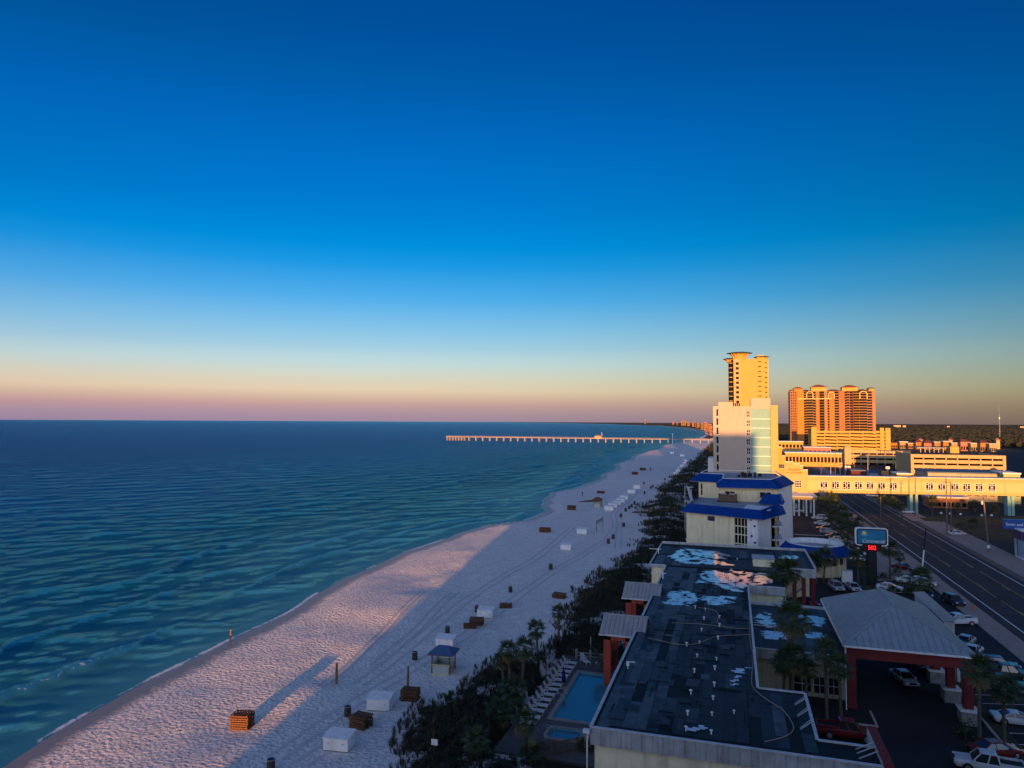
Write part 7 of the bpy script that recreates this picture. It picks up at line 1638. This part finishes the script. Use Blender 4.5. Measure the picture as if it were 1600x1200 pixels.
t4, w4 = upole(1486, 829, 1485.5, 754, 'second utility pole just right of the tall one', m_pole, .17, 1.0)
t5, w5 = upole(1430, 806, 1430, 742, 'thin utility pole at the teal bridge columns', m_pole, .16, 1.0)
more = [(1283, 748, 712), (1298, 750, 703), (1305, 746, 705), (1320.5, 746, 716), (1335, 748, 713), (1356, 750, 711), (1399.5, 752, 722), (1392, 752, 741), (1376, 806, 776), (1565, 752, 756 - 20), (1419, 756, 744)]
for k, (px, py, tp) in enumerate(more): upole(px, py + 6, px, tp, 'thin street pole standing behind the skybridge, %s from the left group' % cw_[k] if k < 8 else ['thin pole in the palm group under the skybridge', 'thin pole at the right end of the skybridge', 'short thin pole right of the peach sign'][k - 8], m_cpole if k % 2 else m_pole, .18, None)
def wire(a, b, sag, lb):
    a = Vector(a); b = Vector(b); pts = [a.lerp(b, k / 14) - Vector((0, 0, sag * 4 * (k / 14) * (1 - k / 14))) for k in range(15)]; g = MB(); g.tube(pts, .022, 4); tag(g.build('power_line', m_black), lb, 'wire', 'power lines')
wire(w3, w1, 1.0, 'power line from the tall pole to the leaning pole'); wire(w4, w5, .8, 'power line between the two poles at the skybridge'); wire(w1, (66, 60, 13), 2.0, 'power line running from the leaning pole towards the viewer')
for k, (px, py) in enumerate(((1471, 811), (1485, 812), (1501.5, 813), (1534.5, 815), (1550, 815))):
    b = G(px, py + 9, 0); t = thing('globe_lamp', 'white globe lamp on a short post across the road, %s from the left' % cw_[k], 'lamp', (b.x, b.y, 0), group='globe lamps across the road'); g = MB(); g.tube([(0, 0, -.05), (0, 0, 3.4)], .06, 6); g.build('post', m_black, t); bm_ = bmesh.new(); bmesh.ops.create_icosphere(bm_, subdivisions=2, radius=.36); g = MB(); g.add([tuple(v.co + Vector((0, 0, 3.7))) for v in bm_.verts], [[v.index for v in f.verts] for f in bm_.faces]); bm_.free(); g.build('globe', m_whitep, t, smooth=True)
cn = thing('traffic_cone', 'orange traffic cone at the lot edge near the road', 'cone', (*G(1523, 952, 0)[:2], -.03)); g = MB(); g.tube([(0, 0, .04), (0, 0, .85)], [.24, .05], 12); g.build('cone', mat('cone_orange', (.75, .12, .04), .6), cn); g = MB(); g.box(-.3, -.3, -.0, .3, .3, .05); g.build('foot', m_black, cn)
# antenna mast
p = G(1562, 668, 0); Y = 1500.0; b = AY(1562, 671, Y); tp = AY(1562, 634, Y); am = thing('radio_mast', 'thin lattice radio mast rising from the far wood', 'mast', (b.x, Y, 0)); hgt = tp.z
g = MB()
for a in (0, 2.09, 4.19): g.tube([(1.4 * math.cos(a), 1.4 * math.sin(a), 0), (.25 * math.cos(a), .25 * math.sin(a), hgt * .75)], .16, 4)
for k in range(16):
    z = hgt * .75 * k / 16; r_ = 1.4 - 1.15 * k / 16
    for a in (0, 2.09, 4.19): g.tube([(r_ * math.cos(a), r_ * math.sin(a), z), ((r_ - .07) * math.cos(a + 2.09), (r_ - .07) * math.sin(a + 2.09), z + hgt * .047)], .08, 4)
g.build('lattice', m_steel, am); g = MB(); g.tube([(0, 0, hgt * .73), (0, 0, hgt)], [.18, .08], 5); g.build('whip', m_steel, am); g = MB(); g.tube([(0, 0, hgt * .62), (0, 0, hgt * .68)], .9, 8); g.build('antenna_drum', m_whitep, am)
for k, (px, py, w) in enumerate(((1402, 664.5, 11), (1413, 665, 5), (1482, 666, 4), (1597, 667, 6))):
    X0, X1, Z0, Z1 = FR(px - w / 2, py, px + w / 2, py + 1, 5000); t = thing('distant_roof', 'tiny white roof showing over the far wood, %s from the left' % cw_[k], 'building', ((X0 + X1) / 2, 5005, 0), group='white roofs in the far wood'); g = MB(); g.box(X0, 5000, -.05, X1, 5020, max(Z1 - .8, 14)); g.build('wall', m_peach, t, world=True); g = MB(); g.box(X0 - .5, 4999, max(Z1 - .8, 14), X1 + .5, 5021, max(Z1, 15)); g.build('roof', m_whitep, t, world=True)
